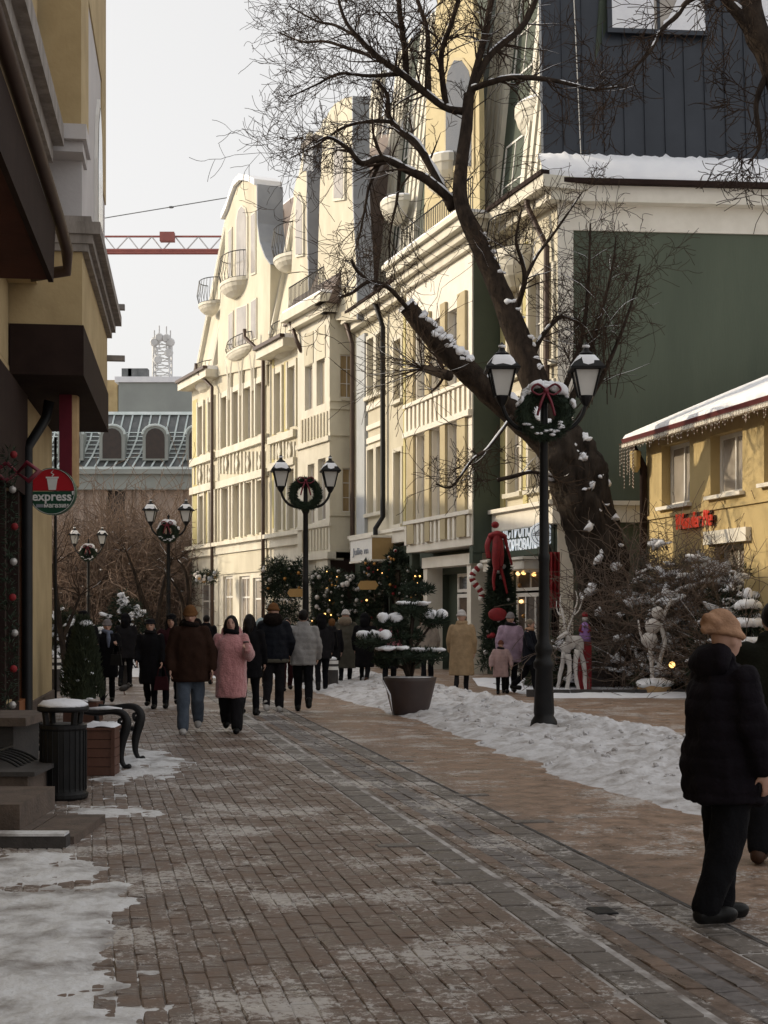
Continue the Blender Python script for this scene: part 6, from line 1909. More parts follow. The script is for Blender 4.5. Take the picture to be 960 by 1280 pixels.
cluster('garland', 'dark evergreen swag hanging down beside the second lamp post', 'garland', 336, 372, 752, 805, 54.2, 10, ['silver_bauble', 'gold_bauble'], 2, 170, .4)
cluster('flower_wall', 'wall of pale and gold baubles right of the second lamp post', 'decoration', 390, 425, 708, 790, 51.2, 60, ['silver_bauble', 'gold_bauble', 'bulb_warm', 'flower_white', 'silver_bauble'], 3, 210, .4, size=(.05, .13))
cluster('bauble_ring', 'ring of white baubles and dark greenery on the shop front above the olive coat', 'decoration', 423, 450, 718, 775, 48.6, 34, ['silver_bauble', 'flower_white'], 4, 150, .3, 'ring', size=(.06, .15))
cluster('garland', 'dark hanging garland with warm lights under the box sign', 'garland', 452, 478, 700, 790, 47.8, 30, ['bulb_warm', 'gold_bauble', 'silver_bauble', 'red_cloth'], 5, 150, .3, size=(.04, .09))
cluster('shop_wreath', 'reddish wreath with baubles beside the box sign drainpipe', 'wreath', 482, 512, 688, 745, 45.6, 34, ['red_cloth', 'gold_bauble', 'silver_bauble'], 6, 150, .3, 'ring', size=(.04, .09))
cluster('garland', 'garland with warm lights in the window under the pale bay', 'garland', 508, 540, 708, 752, 44.4, 30, ['bulb_warm', 'gold_bauble', 'silver_bauble'], 7, 100, .3, size=(.04, .08))
cluster('hanging_basket', 'yellow and grey flower basket on the far end of the cream building', 'decoration', 241, 270, 714, 728, 64.6, 26, ['gold_sign', 'grey_roof', 'flower_white'], 8, 50, .3, size=(.08, .16))
xm = cluster('christmas_tree', 'dark decorated Christmas tree before the gastronome door', 'tree', 601, 648, 690, 838, 36.6, 26, ['red_cloth', 'silver_bauble', 'flower_white'], 9, 620, .4, 'cone')
p = P(622, 768, 36.1); mb = MB(); mb.ball(p, (.24, .1, .17), 10, 7); mb.build('red_ornament', 'red_cloth', xm, smooth=True)
rbw = thing('red_suit_figure', 'large red suit figure with hanging sleeves above the Christmas tree', 'decoration', P(626, 722, 36.3))  # red suit figure: torso folds, hanging sleeves and a cap
Yq = 36.2; k = Yq / FPX
def rib(pts, r_):
    sp = spline([(*P(x, y, Yq + d), r * k) for x, y, r, d in pts], 5)
    mb = MB(); mb.tube([p[:3] for p in sp], [p[3] for p in sp], 8, sq=.6); return mb
for q in (((613, 670, 6, 0), (622, 668, 8, -.1), (631, 671, 5, 0)), ((621, 668, 8, -.08), (621, 684, 10, -.1), (620, 700, 9, -.1), (621, 712, 6, -.05)), ((624, 670, 6, -.05), (626, 690, 7, -.1), (626, 708, 5, -.1)),
          ((613, 671, 4.5, 0), (609, 682, 4, -.1), (611, 698, 3.4, -.1)), ((631, 672, 4, 0), (635, 688, 3, 0), (640, 706, 2, 0)), ((620, 708, 5, 0), (617, 724, 3.4, 0), (618, 738, 2.4, 0)), ((625, 708, 4, 0), (630, 725, 3, 0), (634, 742, 2, 0))):
    rib(q, 1).build('suit_fold', 'red_cloth', rbw, smooth=True)
p = P(619, 656, Yq); MB().ball(p, (.10, .09, .09), 9, 6).build('suit_cap', 'red_cloth', rbw, smooth=True)
# white-and-red candy garland at the portal
cg = thing('candy_garland', 'red and white striped candy garland hanging at the pale portal', 'garland', P(596, 745, 38.4))
for k_ in range(13):
    t = k_ / 12; p = P(600 - 8 * math.sin(t * 5) - 6 * t, 708 + 40 * t, 38.4)
    MB().ball(p, (.09, .08, .09), 9, 6).build('sweet', 'red_cloth' if k_ % 2 else 'sign_white', cg, smooth=True)
red = thing('red_banner', 'dark red drape hanging beside the gastronome door', 'banner', P(696, 800, 35.4))
for x0, x1, y0, y1 in ((686, 700, 690, 760), (690, 699, 760, 830)):
    sp0, sp1 = [], []
    mb = MB()
    n = 12
    for i in range(n + 1):
        x = x0 + (x1 - x0) * i / n; dy = .05 * math.sin(i * 1.6)
        for y in (y0, y1):
            p = P(x, y, 35.3 + dy); mb.v.append(tuple(p)); mb.v.append((p.x, p.y + .02, p.z))
    for i in range(n):
        a = i * 4
        mb.f += [(a, a + 4, a + 6, a + 2), (a + 1, a + 3, a + 7, a + 5), (a, a + 1, a + 5, a + 4), (a + 2, a + 6, a + 7, a + 3)]
    mb.build('drape', 'red_cloth' if y0 < 750 else 'dark_brown', red)
def oval(label, px0, px1, py0, py1, Y):
    a, b = P(px0, py1, Y), P(px1, py0, Y); cx, cz = (a.x + b.x) / 2, (a.z + b.z) / 2; w, h = (b.x - a.x) / 2, (b.z - a.z) / 2
    o = thing('hanging_sign', label, 'sign', (cx, Y, a.z))
    ring = [(-1, 0), (-.72, -1), (.72, -1), (1, 0), (.72, 1), (-.72, 1)]
    mb = MB(); mb.prism([(cx + w * x, Y, cz + h * z) for x, z in ring], [(cx + w * x, Y + .06, cz + h * z) for x, z in ring]); mb.build('board', 'gold_sign', o)
    mb = MB(); mb.tube([(cx, Y + .03, cz + h), (cx, Y + .03, cz + h + .5)], .012, 5); mb.build('hanger', 'black_iron', o)
    mb = MB(); mb.tube([(cx, Y + .03, cz + h + .5), (cx + .9, Y + .8, cz + h + .5)], .016, 5); mb.build('bracket', 'black_iron', o)
oval('ochre six-sided hanging sign left of the second lamp post', 359, 381, 736, 746, 53.4)
oval('ochre six-sided hanging sign under the box sign', 447, 473, 726, 737, 46.6)

# ---------------------------------------------------------------- planted bed around the old tree
kd = thing('kerb', 'row of dark kerb stones edging the snowy bed', 'kerb', GX(760, 30.2))
x = 2.9
while x < 8.5:
    ln = rng.uniform(.55, .9); y = 29.2 + .06 * (x - 3)
    mb = MB(); mb.box(x, x + ln - .03, y, y + .16, -.02, .14)
    mb.build('kerb_stone', 'stone_dark', kd); x += ln
o, (a, b, Yk) = planter('dark red-brown planter box with low greenery before the tree trunk', 733, 768, 863.5, .46, .42, snow=False, mat='pot_brown')
mb = MB()
for k_ in range(16): foliage(mb, (a.x + (b.x - a.x) * rf.random(), Yk + .2, .56 + rf.uniform(0, .2)), (.13, .12, .12), 40, .1, .014, rf, .6)
tag(mb.build('greenery', 'needle_green', o, fix=False), kind='stuff')
mb = MB(); mb.box(a.x - .02, b.x + .02, Yk - .03, Yk + .1, .492, .52); mb.build('rim_snow', 'snow_fresh', o)
# white driftwood deer
Yd = 30.6
dr = thing('white_deer', 'white branchwood deer figure in the snowy bed beside the lamp post', 'decoration', GX(712, Yd))
k = Yd / FPX
def wl_(pts, mat='flower_white', nm='limb'):
    sp = spline([(*P(x, y, Yd + d), r * k) for x, y, r, d in pts], 4)
    mb = MB(); mb.tube([p[:3] for p in sp], [max(.006, p[3]) for p in sp], 7)
    for i, v in enumerate(mb.v):
        v = Vector(v); mb.v[i] = tuple(v + Vector((1, 0, 1)) * .02 * fbm(v.x, v.z, 9, 1))
    return mb
gb_ = HY + EYE / Yd * FPX
for nm, pts in (('body', ((702, 812, 5, 0), (712, 806, 7, 0), (722, 800, 7, 0), (726, 812, 5, 0))), ('neck', ((708, 815, 5, 0), (711, 800, 4, -.1), (708, 790, 3.4, -.1))), ('head', ((708, 792, 3.4, -.1), (701, 796, 2.6, -.2), (697, 799, 1.6, -.2))),
                ('leg', ((706, 815, 4, 0), (702, 835, 2.6, 0), (696, gb_, 2, 0))), ('leg', ((710, 818, 4, -.2), (712, 838, 2.6, -.2), (708, gb_, 2, -.2))), ('leg', ((724, 812, 4.5, 0), (730, 832, 2.8, 0), (732, gb_, 2, 0))), ('leg', ((722, 812, 4, -.2), (719, 835, 2.6, -.2), (724, gb_, 2, -.2))),
                ('antler', ((709, 790, 1.4, -.1), (716, 770, 1.2, 0), (722, 750, 1, 0), (719, 738, .6, 0))), ('antler', ((707, 790, 1.4, -.1), (704, 770, 1.2, -.1), (700, 752, 1, 0), (703, 742, .6, 0))), ('antler_tine', ((716, 770, 1, 0), (724, 762, .9, 0), (729, 746, .5, 0))), ('antler_tine', ((704, 770, 1, -.1), (697, 764, .9, 0), (695, 752, .5, 0)))):
    wl_(pts).build(nm, 'flower_white', dr, smooth=True)
# doll of a winter maiden standing on a red pedestal
Yd2 = 31.0; k = Yd2 / FPX
dl = thing('winter_maiden_doll', 'small doll in lilac and red robe before the tree trunk', 'decoration', GX(731, Yd2))
c = GX(731, Yd2); zt = P(0, 764, Yd2).z; zm = P(0, 802, Yd2).z
MB().box(c.x - .13, c.x + .13, Yd2 - .1, Yd2 + .14, .0, zm).build('pedestal', 'red_cloth', dl)
mb = MB(); mb.lathe((c.x, Yd2, zm + .002), [(.13, 0), (.125, .1), (.09, .28), (.07, .38), (.03, .42)], 14); mb.build('robe', 'purple_cloth', dl, smooth=True)
mb = MB(); mb.ball((c.x, Yd2, zm + .50), (.062, .06, .075), 10, 8); mb.build('head', 'flower_white', dl, smooth=True)
mb = MB(); mb.lathe((c.x, Yd2, zm + .53), [(.068, 0), (.07, .04), (.05, .09), (0, .11)], 12); mb.build('cap', 'red_cloth', dl, smooth=True)
for sg in (-1, 1):
    mb = MB(); mb.tube([(c.x + sg * .06, Yd2, zm + .36), (c.x + sg * .12, Yd2 - .05, zm + .24), (c.x + sg * .05, Yd2 - .1, zm + .2)], [.03, .028, .02], 7); mb.build('sleeve', 'red_cloth', dl, smooth=True)
# white ball ornament stack with ribbons
Yw = 29.55; k = Yw / FPX
wf = thing('white_ball_figure', 'stack of white snow-dusted balls with hanging ribbons left of the dark-coated woman', 'decoration', GX(815, Yw))
for px, py, r_ in ((812, 800, 10.5), (816, 783, 10), (822, 766, 8)):
    mb = MB(); mb.ball(P(px, py, Yw), r_ * k, 14, 10)
    for i, v in enumerate(mb.v):
        v = Vector(v); mb.v[i] = tuple(v + (v - P(px, py, Yw)) * .08 * fbm(v.x, v.z, 5, px))
    mb.build('ball', 'flower_white', wf, smooth=True)
for pts in (((824, 780, 3, 0), (831, 800, 3, -.1), (827, 818, 2.6, -.1), (823, 834, 2, -.1)), ((828, 775, 2.4, 0), (833, 762, 2.4, 0), (840, 750, 2.6, 0)), ((812, 808, 2.4, 0), (814, 825, 2.6, 0), (816, gb_ , 2, 0)), ((806, 806, 1.6, 0), (800, 790, 1.4, 0), (798, 775, 1.2, 0))):
    sp = spline([(*P(x, y, Yw + d), r * k) for x, y, r, d in pts], 4)
    mb = MB(); mb.tube([p[:3] for p in sp], [p[3] for p in sp], 6); mb.build('ribbon', 'flower_white', wf, smooth=True)
rp = thing('stone_bowl', 'low sandstone bowl planter heaped with snow in the bed', 'planter', GX(818, 29.6))
c = GX(818, 29.6)
mb = MB(); mb.lathe((c.x, c.y, 0), [(.26, 0), (.33, .05), (.35, .14), (.32, .24), (.30, .26)], 18); mb.build('bowl', 'sandstone', rp, smooth=True)
mb = MB(); mb.ball((c.x, c.y, .25), (.40, .36, .11), 16, 8)
for i, v in enumerate(mb.v):
    v = Vector(v); mb.v[i] = tuple(v + Vector((1, 0, 1)) * .05 * fbm(v.x, v.y, 5, 1))
mb.build('bowl_snow', 'snow_fresh', rp, smooth=True)
mb = MB()
for _ in range(40):
    a = rf.uniform(0, 6.28); needles(mb, Vector((c.x + .3 * math.cos(a), c.y + .3 * math.sin(a), .2)), Vector((math.cos(a), math.sin(a), rf.uniform(.2, 1.2))), rf.uniform(.15, .35), .012, rf)
tag(mb.build('grass_tuft', 'thuja_green', rp, fix=False), kind='stuff')
gl2 = thing('garden_light', 'small glowing garden light in the snow beside the stone bowl', 'lamp', GX(840, 29.5))
c = GX(840, 29.5); q = P(840, 831, 29.5)
MB().tube([(c.x, c.y, 0), (c.x, c.y, q.z - .07)], .015, 6).build('stake', 'black_iron', gl2)
mb = MB(); mb.ball(q, .065, 10, 8); mb.build('bulb', 'bulb_warm', gl2, smooth=True)
pm('shrub_grey', (.075, .070, .050), (.13, .12, .10), 5, .9)
pm('shrub_twig', (.16, .115, .085), (.085, .062, .05), 4, .9)
# snow-laden shrubs in front of the ochre house
def snowy_bush(label, px, Y, py_top, w, seed, n=40, snow=46, mat='thuja_green', twmat='twig', name='snowy_shrub'):
    r = random.Random(seed)
    c = GX(px, Y); h = P(0, py_top, Y).z
    o = thing(name, label, 'shrub', c)
    t = Tree(seed)
    for _ in range(n):
        t.tw(c + Vector((r.gauss(0, w * .2), r.gauss(0, .15), 0)), Vector((r.uniform(-.75, .75), r.uniform(-.5, .4), 1)), h * r.uniform(.45, .95), .022, 2, -.015, 5)
    mb = MB()
    for _ in range(95):
        a = r.uniform(-1, 1); b = abs(r.gauss(0, .45)); zz = h * min(.95, max(.05, (1 - abs(a) * .55) * r.uniform(.1, 1.0)))
        q = Vector((c.x + a * w * .5, Y + r.uniform(-.5, .3), zz))
        foliage(mb, q, (.17, .15, .10), 46, .16, .018, r, -.1)
    tag(mb.build('foliage', mat, o, fix=False), kind='stuff')
    sb = MB()
    for _ in range(snow):
        a = r.uniform(-1, 1); zz = h * min(.98, max(.06, (1 - abs(a) * .5) * r.uniform(.15, 1.0)))
        q = Vector((c.x + a * w * .5, Y - r.uniform(.15, .55), zz)); s = r.uniform(.05, .15); lean = r.uniform(-.6, .6)
        m3 = Matrix.Rotation(lean, 3, 'Y')
        for _k in range(3):
            sb.ball(q + Vector((r.uniform(-1, 1) * s, 0, r.uniform(-.5, .3) * s)), (s * r.uniform(.7, 1.7), s * .7, s * r.uniform(.25, .5)), 8, 5, m3)
    for i, v in enumerate(sb.v):
        v = Vector(v); sb.v[i] = tuple(v + Vector((1, 0, .7)) * .09 * fbm(v.x, v.z, 6, seed) + Vector((0, 0, .04)) * fbm(v.z, v.x, 15, 1))
    tag(sb.build('lying_snow', 'snow_fresh', o, smooth=True, fix=False), kind='stuff')
    t.finish(o, twmat, snow=True)
snowy_bush('snow-laden tangled shrub between old tree and script sign', 822, 31.2, 664, 2.0, 61, 80, 90, 'shrub_grey', 'shrub_twig')
snowy_bush('snow-laden shrub below the red script sign', 874, 30.5, 672, 2.3, 62, 70, 100, 'shrub_grey', 'shrub_twig')
snowy_bush('low snow-covered shrub behind the white ball figure', 843, 30.7, 775, 1.5, 63, 40, 50)
snowy_bush('low snowy greenery behind the white deer figure', 700, 32.0, 792, 1.3, 64, 20, 34)
snowy_bush('tall snow-laden shrub against the ochre wall behind the turban hat', 915, 29.2, 705, 1.6, 68, 50, 70, 'needle_green', 'shrub_twig')
sc_ = thing('snowy_conifer', 'small conifer weighed down with snow beside the right-hand man', 'conifer', GX(935, 27.6))
c = GX(935, 27.6); mb = MB(); hh = P(0, 742, 27.6).z
for t in range(5):
    z = .3 + t * (hh - .3) / 5; w = .62 * (1 - t / 5.6)
    for k_ in range(11):
        a = 2 * math.pi * k_ / 11 + t; q = Vector((c.x + w * .5 * math.cos(a), c.y + w * .5 * math.sin(a), z + .1)); foliage(mb, q, (w * .5, w * .5, .1), 40, .16, .016, rf, -.3)
tag(mb.build('foliage', 'needle_green', sc_, fix=False), kind='stuff')
mb = MB(); mb.tube([(c.x, c.y, 0), (c.x, c.y, hh)], [.05, .02], 6); mb.build('trunk', 'bark', sc_)
mb = MB()
for t in range(5):
    z = .45 + t * (hh - .3) / 5; w = .58 * (1 - t / 5.6)
    for k_ in range(6):
        a = 3.3 + 2.8 * k_ / 5; mb.ball((c.x + w * .8 * math.cos(a), c.y + w * .8 * math.sin(a), z), (.17, .14, .09), 8, 5, Matrix.Rotation(.5 * math.cos(a), 3, 'Y'))
mb.ball((c.x, c.y, hh), (.09, .09, .12), 8, 6)
mb.build('lying_snow', 'snow_fresh', sc_, smooth=True)
# dark snow-capped conifer shrub far left, behind the walkers
snowy_bush('dark evergreen shrub with thick snow pads at the far left behind the walkers', 158, 42, 738, 1.7, 66, 12, 60, 'needle_green', name='evergreen_shrub')
snowy_bush('snowy low shrub by the ochre wall corner at the far left', 86, 44, 752, 1.6, 67, 22, 44, 'thuja_green')
# ---------------------------------------------------------------- people
def cloth(name, c, rough=.9, bump=.35, bs=55, sheen=.0, c2=None, scale=7):
    return pm(name, c, c2 or tuple(x * .72 for x in c), scale, rough, bump, bs, sheen=sheen, spec=.12 if name != 'skin' else .4)
cloth('skin', (.50, .31, .235), .55, .05, 60, 0, (.45, .26, .20))
cloth('black_wool', (.006, .0055, .007)); cloth('black_purple', (.0085, .0065, .010)); cloth('navy_puffer', (.007, .0085, .014), .6)
cloth('brown_jacket', (.030, .014, .009)); cloth('pink_teddy', (.50, .235, .235), .95, .9, 45, .5, (.42, .185, .19), 22); cloth('grey_puffer', (.30, .29, .285), .6)
cloth('olive_parka', (.095, .088, .070)); cloth('tan_wool', (.33, .235, .14)); cloth('lilac_puffer', (.36, .26, .34), .55); cloth('child_pink', (.38, .26, .25), .6)
cloth('beige_jacket', (.30, .255, .215)); cloth('denim', (.085, .105, .135), .85, .3, 80, .1, (.055, .070, .095)); cloth('black_trouser', (.007, .007, .009)); cloth('charcoal', (.014, .013, .015))
cloth('brown_knit', (.16, .075, .030), .95, .7, 60); cloth('tan_knit', (.42, .25, .16), .95, .5, 45); cloth('white_knit', (.56, .53, .52), .95, .7, 60); cloth('grey_knit', (.20, .18, .185), .95, .7, 60)
cloth('burgundy', (.035, .009, .012)); cloth('dark_olive', (.012, .013, .009)); cloth('pale_blue', (.36, .44, .46)); cloth('blue_scarf', (.14, .16, .22)); cloth('pink_jacket', (.36, .13, .16))
cloth('dark_hair', (.012, .009, .008), .45, .5, 90, 0); cloth('shoe_black', (.012, .012, .012), .4, .1); cloth('shoe_white', (.48, .46, .44), .6, .1); cloth('shoe_brown', (.055, .028, .018), .5, .1)
cloth('fur_dark', (.012, .008, .007), .95, 1.0, 70, .0); cloth('fur_tan', (.22, .17, .12), .95, 1.0, 70, .4); cloth('dark_red_knit', (.13, .05, .035)); cloth('cup_paper', (.50, .26, .25), .6, .0); cloth('lips', (.30, .08, .08), .5, 0, 50, 0)

WS = bpy.data.scenes.new('workshop')          # meshes are fused here, away from the full scene
WT = bpy.data.objects.new('tmp', bpy.data.meshes.new('tmp')); WS.collection.objects.link(WT)
_m = WT.modifiers.new('r', 'REMESH'); _m.mode = 'VOXEL'; _m.adaptivity = 0
_m = WT.modifiers.new('s', 'SMOOTH'); _m.factor = .5
TRASH = []
class Solid:
    """union of tapered capsules, balls and lofts, fused into one skin by voxel remeshing"""
    def __init__(self): self.mb = MB()
    def cap(self, a, b, r0, r1, n=14):
        a, b = Vector(a), Vector(b)
        self.mb.tube([a, b], [r0, r1], n)
        self.mb.ball(a, r0 * .995, n, 8); self.mb.ball(b, r1 * .995, n, 8)
        return self
    def chain(self, pts, rad):
        for i in range(len(pts) - 1): self.cap(pts[i], pts[i + 1], rad[i], rad[i + 1])
        return self
    def ball(self, c, r, rot=None): self.mb.ball(c, r, 18, 12, rot); return self
    def loft(self, rings, n=24, p=2.4):
        """rings: (z, cx, cy, rx, ry) super-ellipses"""
        b = len(self.mb.v)
        for z, cx, cy, rx, ry in rings:
            for k in range(n):
                t = 2 * math.pi * k / n; c, s = math.cos(t), math.sin(t)
                self.mb.v.append((cx + rx * math.copysign(abs(c) ** (2 / p), c), cy + ry * math.copysign(abs(s) ** (2 / p), s), z))
        for i in range(len(rings) - 1):
            for k in range(n):
                a = b + i * n + k; d = b + i * n + (k + 1) % n
                self.mb.f.append((a, d, d + n, a + n))
        self.mb.f.append(tuple(b + k for k in reversed(range(n)))); self.mb.f.append(tuple(b + (len(rings) - 1) * n + k for k in range(n)))
        return self
    def mesh(self, name, mat, voxel=.016, smooth=6, wr=0.0, bands=0.0, seed=0.0):
        me = self.mb.mesh(name, None)
        bm = bmesh.new(); bm.from_mesh(me); bmesh.ops.recalc_face_normals(bm, faces=bm.faces); bm.to_mesh(me); bm.free()
        o = WT; o.data = me; TRASH.append(me)
        o.modifiers['r'].voxel_size = voxel; o.modifiers['s'].iterations = smooth
        vl = WS.view_layers[0]; vl.update(); dg = vl.depsgraph
        out = bpy.data.meshes.new_from_object(o.evaluated_get(dg))
        out.name = name
        out.materials.clear(); out.materials.append(M[mat])
        if wr or bands:
            n = len(out.vertices)
            co = np.empty(n * 3, np.float32); out.vertices.foreach_get('co', co); co = co.reshape(-1, 3)
            nr = np.empty(n * 3, np.float32); out.vertex_normals.foreach_get('vector', nr); nr = nr.reshape(-1, 3)
            dd = np.empty(n, np.float32)
            for i in range(n):
                x, y, z = (float(q) for q in co[i])
                d = wr * (mnoise.noise(Vector((x * 9, y * 9, z * 5 + seed))) + .6 * mnoise.noise(Vector((x * 20, y * 20, z * 12 + seed))))
                if bands: d += bands * (abs(math.sin(z * 30 + .6 * mnoise.noise(Vector((x * 5, y * 5, z * 5))))) ** .5 - .6)
                dd[i] = d
            co = co + nr * dd[:, None]
            out.vertices.foreach_set('co', co.ravel())
        out.polygons.foreach_set('use_smooth', [True] * len(out.polygons))
        return out
def rotx(v, a): return Vector((v[0], v[1] * math.cos(a) - v[2] * math.sin(a), v[1] * math.sin(a) + v[2] * math.cos(a)))
def finger(S, base, d, side, ln, r, curl):
    """two bent segments; d along the hand, side = palm direction"""
    d1 = (d + side * curl * .5).normalized(); d2 = (d + side * curl * 1.4).normalized()
    p1 = base + d1 * ln * .5; p2 = p1 + d2 * ln * .5
    S.cap(base, p1, r, r * .95, 8); S.cap(p1, p2, r * .95, r * .8, 8)
def person(label, px, Y, H, yaw, stride=0.0, lead=1, arms=((8, 8, 15), (8, 8, 15)), coat=None, legs='black_trouser', legw=1.0, shoes='shoe_black', hat=None, hair=None, scarf=None, far=True, lean=0.0, head_turn=0.0, face=True, hood=None, skirt=None, z0=0.0, build=1.0, group='passers-by on the street', headtilt=0.0):
    """facing -Y at yaw 0; arms: (forward swing, outward, elbow bend) in degrees for image-left (x<0) and image-right arm"""
    S = H / 1.72
    vx = .0125 if far else .0085
    # ---- legs
    def leg(sx, ph):
        a = R(24) * ph * stride; kb = R(8 + (26 if ph < 0 else 4) * abs(stride)) * (1 if stride else .3)
        hip = Vector((sx * .088, 0, .90))
        th = rotx((0, 0, -.415), -a) ; knee = hip + th
        sh = rotx((0, 0, -.40), -a + kb); ank = knee + sh
        return [hip, knee, ank]
    LA = {-1: leg(-1, lead), 1: leg(1, -lead)}
    drop = min(LA[-1][2].z, LA[1][2].z) - .085
    for s in LA: LA[s] = [p - Vector((0, 0, drop)) for p in LA[s]]
    dz = -drop
    lz = lambda z: z + dz
    def AR(i):
        sx = (-1, 1)[i]; f, ab, eb = (R(q) for q in arms[i])
        sh = Vector((sx * .185 * (.9 + .1 * build), 0.0, lz(1.405)))
        up = Vector((sx * math.sin(ab), 0, -math.cos(ab))) * .285; up = rotx(up, -f)
        el = sh + up
        fo = Vector((sx * math.sin(ab * .4) - sx * math.sin(eb) * .18, 0, -1)).normalized() * .245; fo = rotx(fo, -(f + eb))
        wr = el + fo
        return sh, el, wr, fo.normalized()
    ARM = [AR(0), AR(1)]
    for a in range(2):
        pass
    hc = Vector((0, -.012, lz(1.605)))
    ht = Matrix.Rotation(R(head_turn), 3, 'Z') @ Matrix.Rotation(R(headtilt), 3, 'X')
    # ---- body: one continuous skin
    B = Solid()
    B.loft([(lz(.86), 0, .0, .10, .07), (lz(.95), 0, .01, .155, .10), (lz(1.10), 0, 0, .135, .092), (lz(1.28), 0, 0, .165, .105), (lz(1.40), 0, .005, .16, .085), (lz(1.45), 0, .005, .07, .06)])
    B.cap((0, .008, lz(1.42)), (0, -.002, lz(1.53)), .058, .052)
    B.ball(hc, (.074, .092, .108)); B.ball(hc + ht @ Vector((0, -.018, -.055)), (.055, .068, .062))
    B.cap(hc + ht @ Vector((0, -.088, .004)), hc + ht @ Vector((0, -.106, -.030)), .010, .014, 8)
    for sx in (-1, 1):
        B.ball(hc + ht @ Vector((sx * .075, .012, -.012)), (.010, .022, .032))
        h, k, a = LA[sx]
        B.chain([h, k, a], [.078, .046, .034])
        B.cap(a + Vector((0, .03, -.035)), a + Vector((0, -.13, -.05)), .034, .028)
    for i in range(2):
        sh, el, wr, d = ARM[i]
        sx = (-1, 1)[i]
        B.chain([sh, el, wr], [.052, .042, .028])
        palm = wr + d * .055
        side = Vector((-sx, 0, 0)); side = (side - d * side.dot(d)).normalized(); w = d.cross(side)
        m3 = Matrix((w, side, d)).transposed()
        B.ball(palm, (.040, .017, .052), m3)
        for q, (off, ln) in enumerate(((-.028, .066), (-.010, .076), (.010, .072), (.027, .056))):
            finger(B, palm + w * off + d * .040, d, side, ln, .0095, .75)
        tb = wr + w * -.032 + d * .03
        finger(B, tb, (d * .75 - w * .6).normalized(), side, .062, .0105, .5)
    root = bpy.data.objects.new('person', B.mesh('person', 'skin', vx, 4)); col.objects.link(root)
    tag(root, label, 'person', group)
    def part(name, mesh):
        o = bpy.data.objects.new(name, mesh); col.objects.link(o); o.parent = root; return o
    def mbpart(name, mb, mat):
        return part(name, mb.mesh(name, mat, True))
    seed = px * .37
    # ---- trousers and shoes
    if legs:
        Tm = Solid()
        w = legw
        Tm.loft([(lz(.80), 0, .005, .15, .105), (lz(.90), 0, .008, .175 * build ** .3, .118), (lz(1.0), 0, .005, .16, .105)])
        for sx in (-1, 1):
            h, k, a = LA[sx]
            Tm.chain([h, k, a.lerp(k, .04)], [.096 * (.6 + .4 * w), .070 * w, .058 * w])
        part('trousers', Tm.mesh('trousers', legs, .016, 4, .013, 0, seed))
    for sx in (-1, 1):
        h, k, a = LA[sx]
        Sh = Solid()
        d = rotx((0, 0, -1), -math.atan2(k.y - a.y, k.z - a.z))
        tilt = max(0, a.z - .095) * 3
        hp = a + Vector((0, .035, -.04)); tp = a + Vector((0, -.155, -.052 - tilt * .06))
        Sh.cap(hp, tp, .050, .042); Sh.cap(a + Vector((0, 0, .05)), a + Vector((0, .01, -.03)), .052, .054)
        Sh.ball(a + Vector((0, -.12, -.042)), (.054, .085, .042))
        part('shoe', Sh.mesh('shoe', shoes, .012, 3))
    # ---- coat
    if coat:
        mat, hem, wid = coat[:3]; opt = coat[3] if len(coat) > 3 else {}
        C = Solid()
        bw = wid
        zh = hem / S
        fl = opt.get('flare', 1.0); dp = opt.get('deep', 1.0)
        rings = [(zh, 0, .005, .205 * bw * fl, .150 * bw * fl * dp)]
        for z, rx, ry in ((.70, .205, .152), (.92, .203, .148), (1.08, .19, .138), (1.25, .20, .138), (1.355, .188, .120), (1.42, .135, .098), (1.47, .080, .076)):
            z = lz(z)
            if z > zh + .06:
                t = min(1, max(0, (z - zh) / .6)); f = fl + (1 - fl) * t
                dd = dp if z < lz(1.36) else 1 + (dp - 1) * .4
                bs_ = bw if z < lz(1.2) else (1 + (bw - 1) * .65 if z < lz(1.3) else 1 + (bw - 1) * .3)
                rings.append((z, 0, .004 + .02 * (dp - 1), rx * bs_ * f, ry * bs_ * f * dd))
        C.loft(rings)
        sw = opt.get('sleeve', 1.0)
        for i in range(2):
            sh, el, wr, d = ARM[i]
            C.chain([sh + Vector((0, 0, -.022)), el, el.lerp(wr, .94)], [.074 * (.4 + .6 * bw), .070 * sw, .056 * sw])
        if opt.get('collar', True):
            C.cap((-.055, .02, lz(1.475)), (.055, .02, lz(1.475)), .062, .062)
        part('coat', C.mesh('coat', mat, .017 if far else .012, 6, opt.get('wr', .013), opt.get('bands', 0), seed))
        if 'hemband' in opt:
            Hb = Solid(); Hb.loft([(zh - .012, 0, .005, .205 * bw * fl * 1.0, .15 * bw * dp), (zh + .05, 0, .005, .208 * bw * fl, .153 * bw * dp)]); part('hem_band', Hb.mesh('hem_band', opt['hemband'], .016, 2))
    if skirt:
        K = Solid(); K.loft([(lz(.52), 0, 0, .21, .17), (lz(.95), 0, 0, .16, .12)]); part('skirt', K.mesh('skirt', skirt, .018, 4, .008))
    if hood:
        Hd = Solid()
        pts = [Vector((math.cos(t) * .115, .075 - .05 * math.sin(t) ** 2 + .03, lz(1.475) + .055 * math.sin(t) - .01)) for t in [math.pi * k / 8 for k in range(-1, 10)]]
        Hd.chain(pts, [.05] * 3 + [.065] * 5 + [.05] * 3)
        Hd.ball((0, .10, lz(1.46)), (.14, .075, .10))
        part('hood', Hd.mesh('hood', hood, .018, 5, .012, 0, seed))
    # ---- head wear, hair, face
    def hp(v): return hc + ht @ Vector(v)
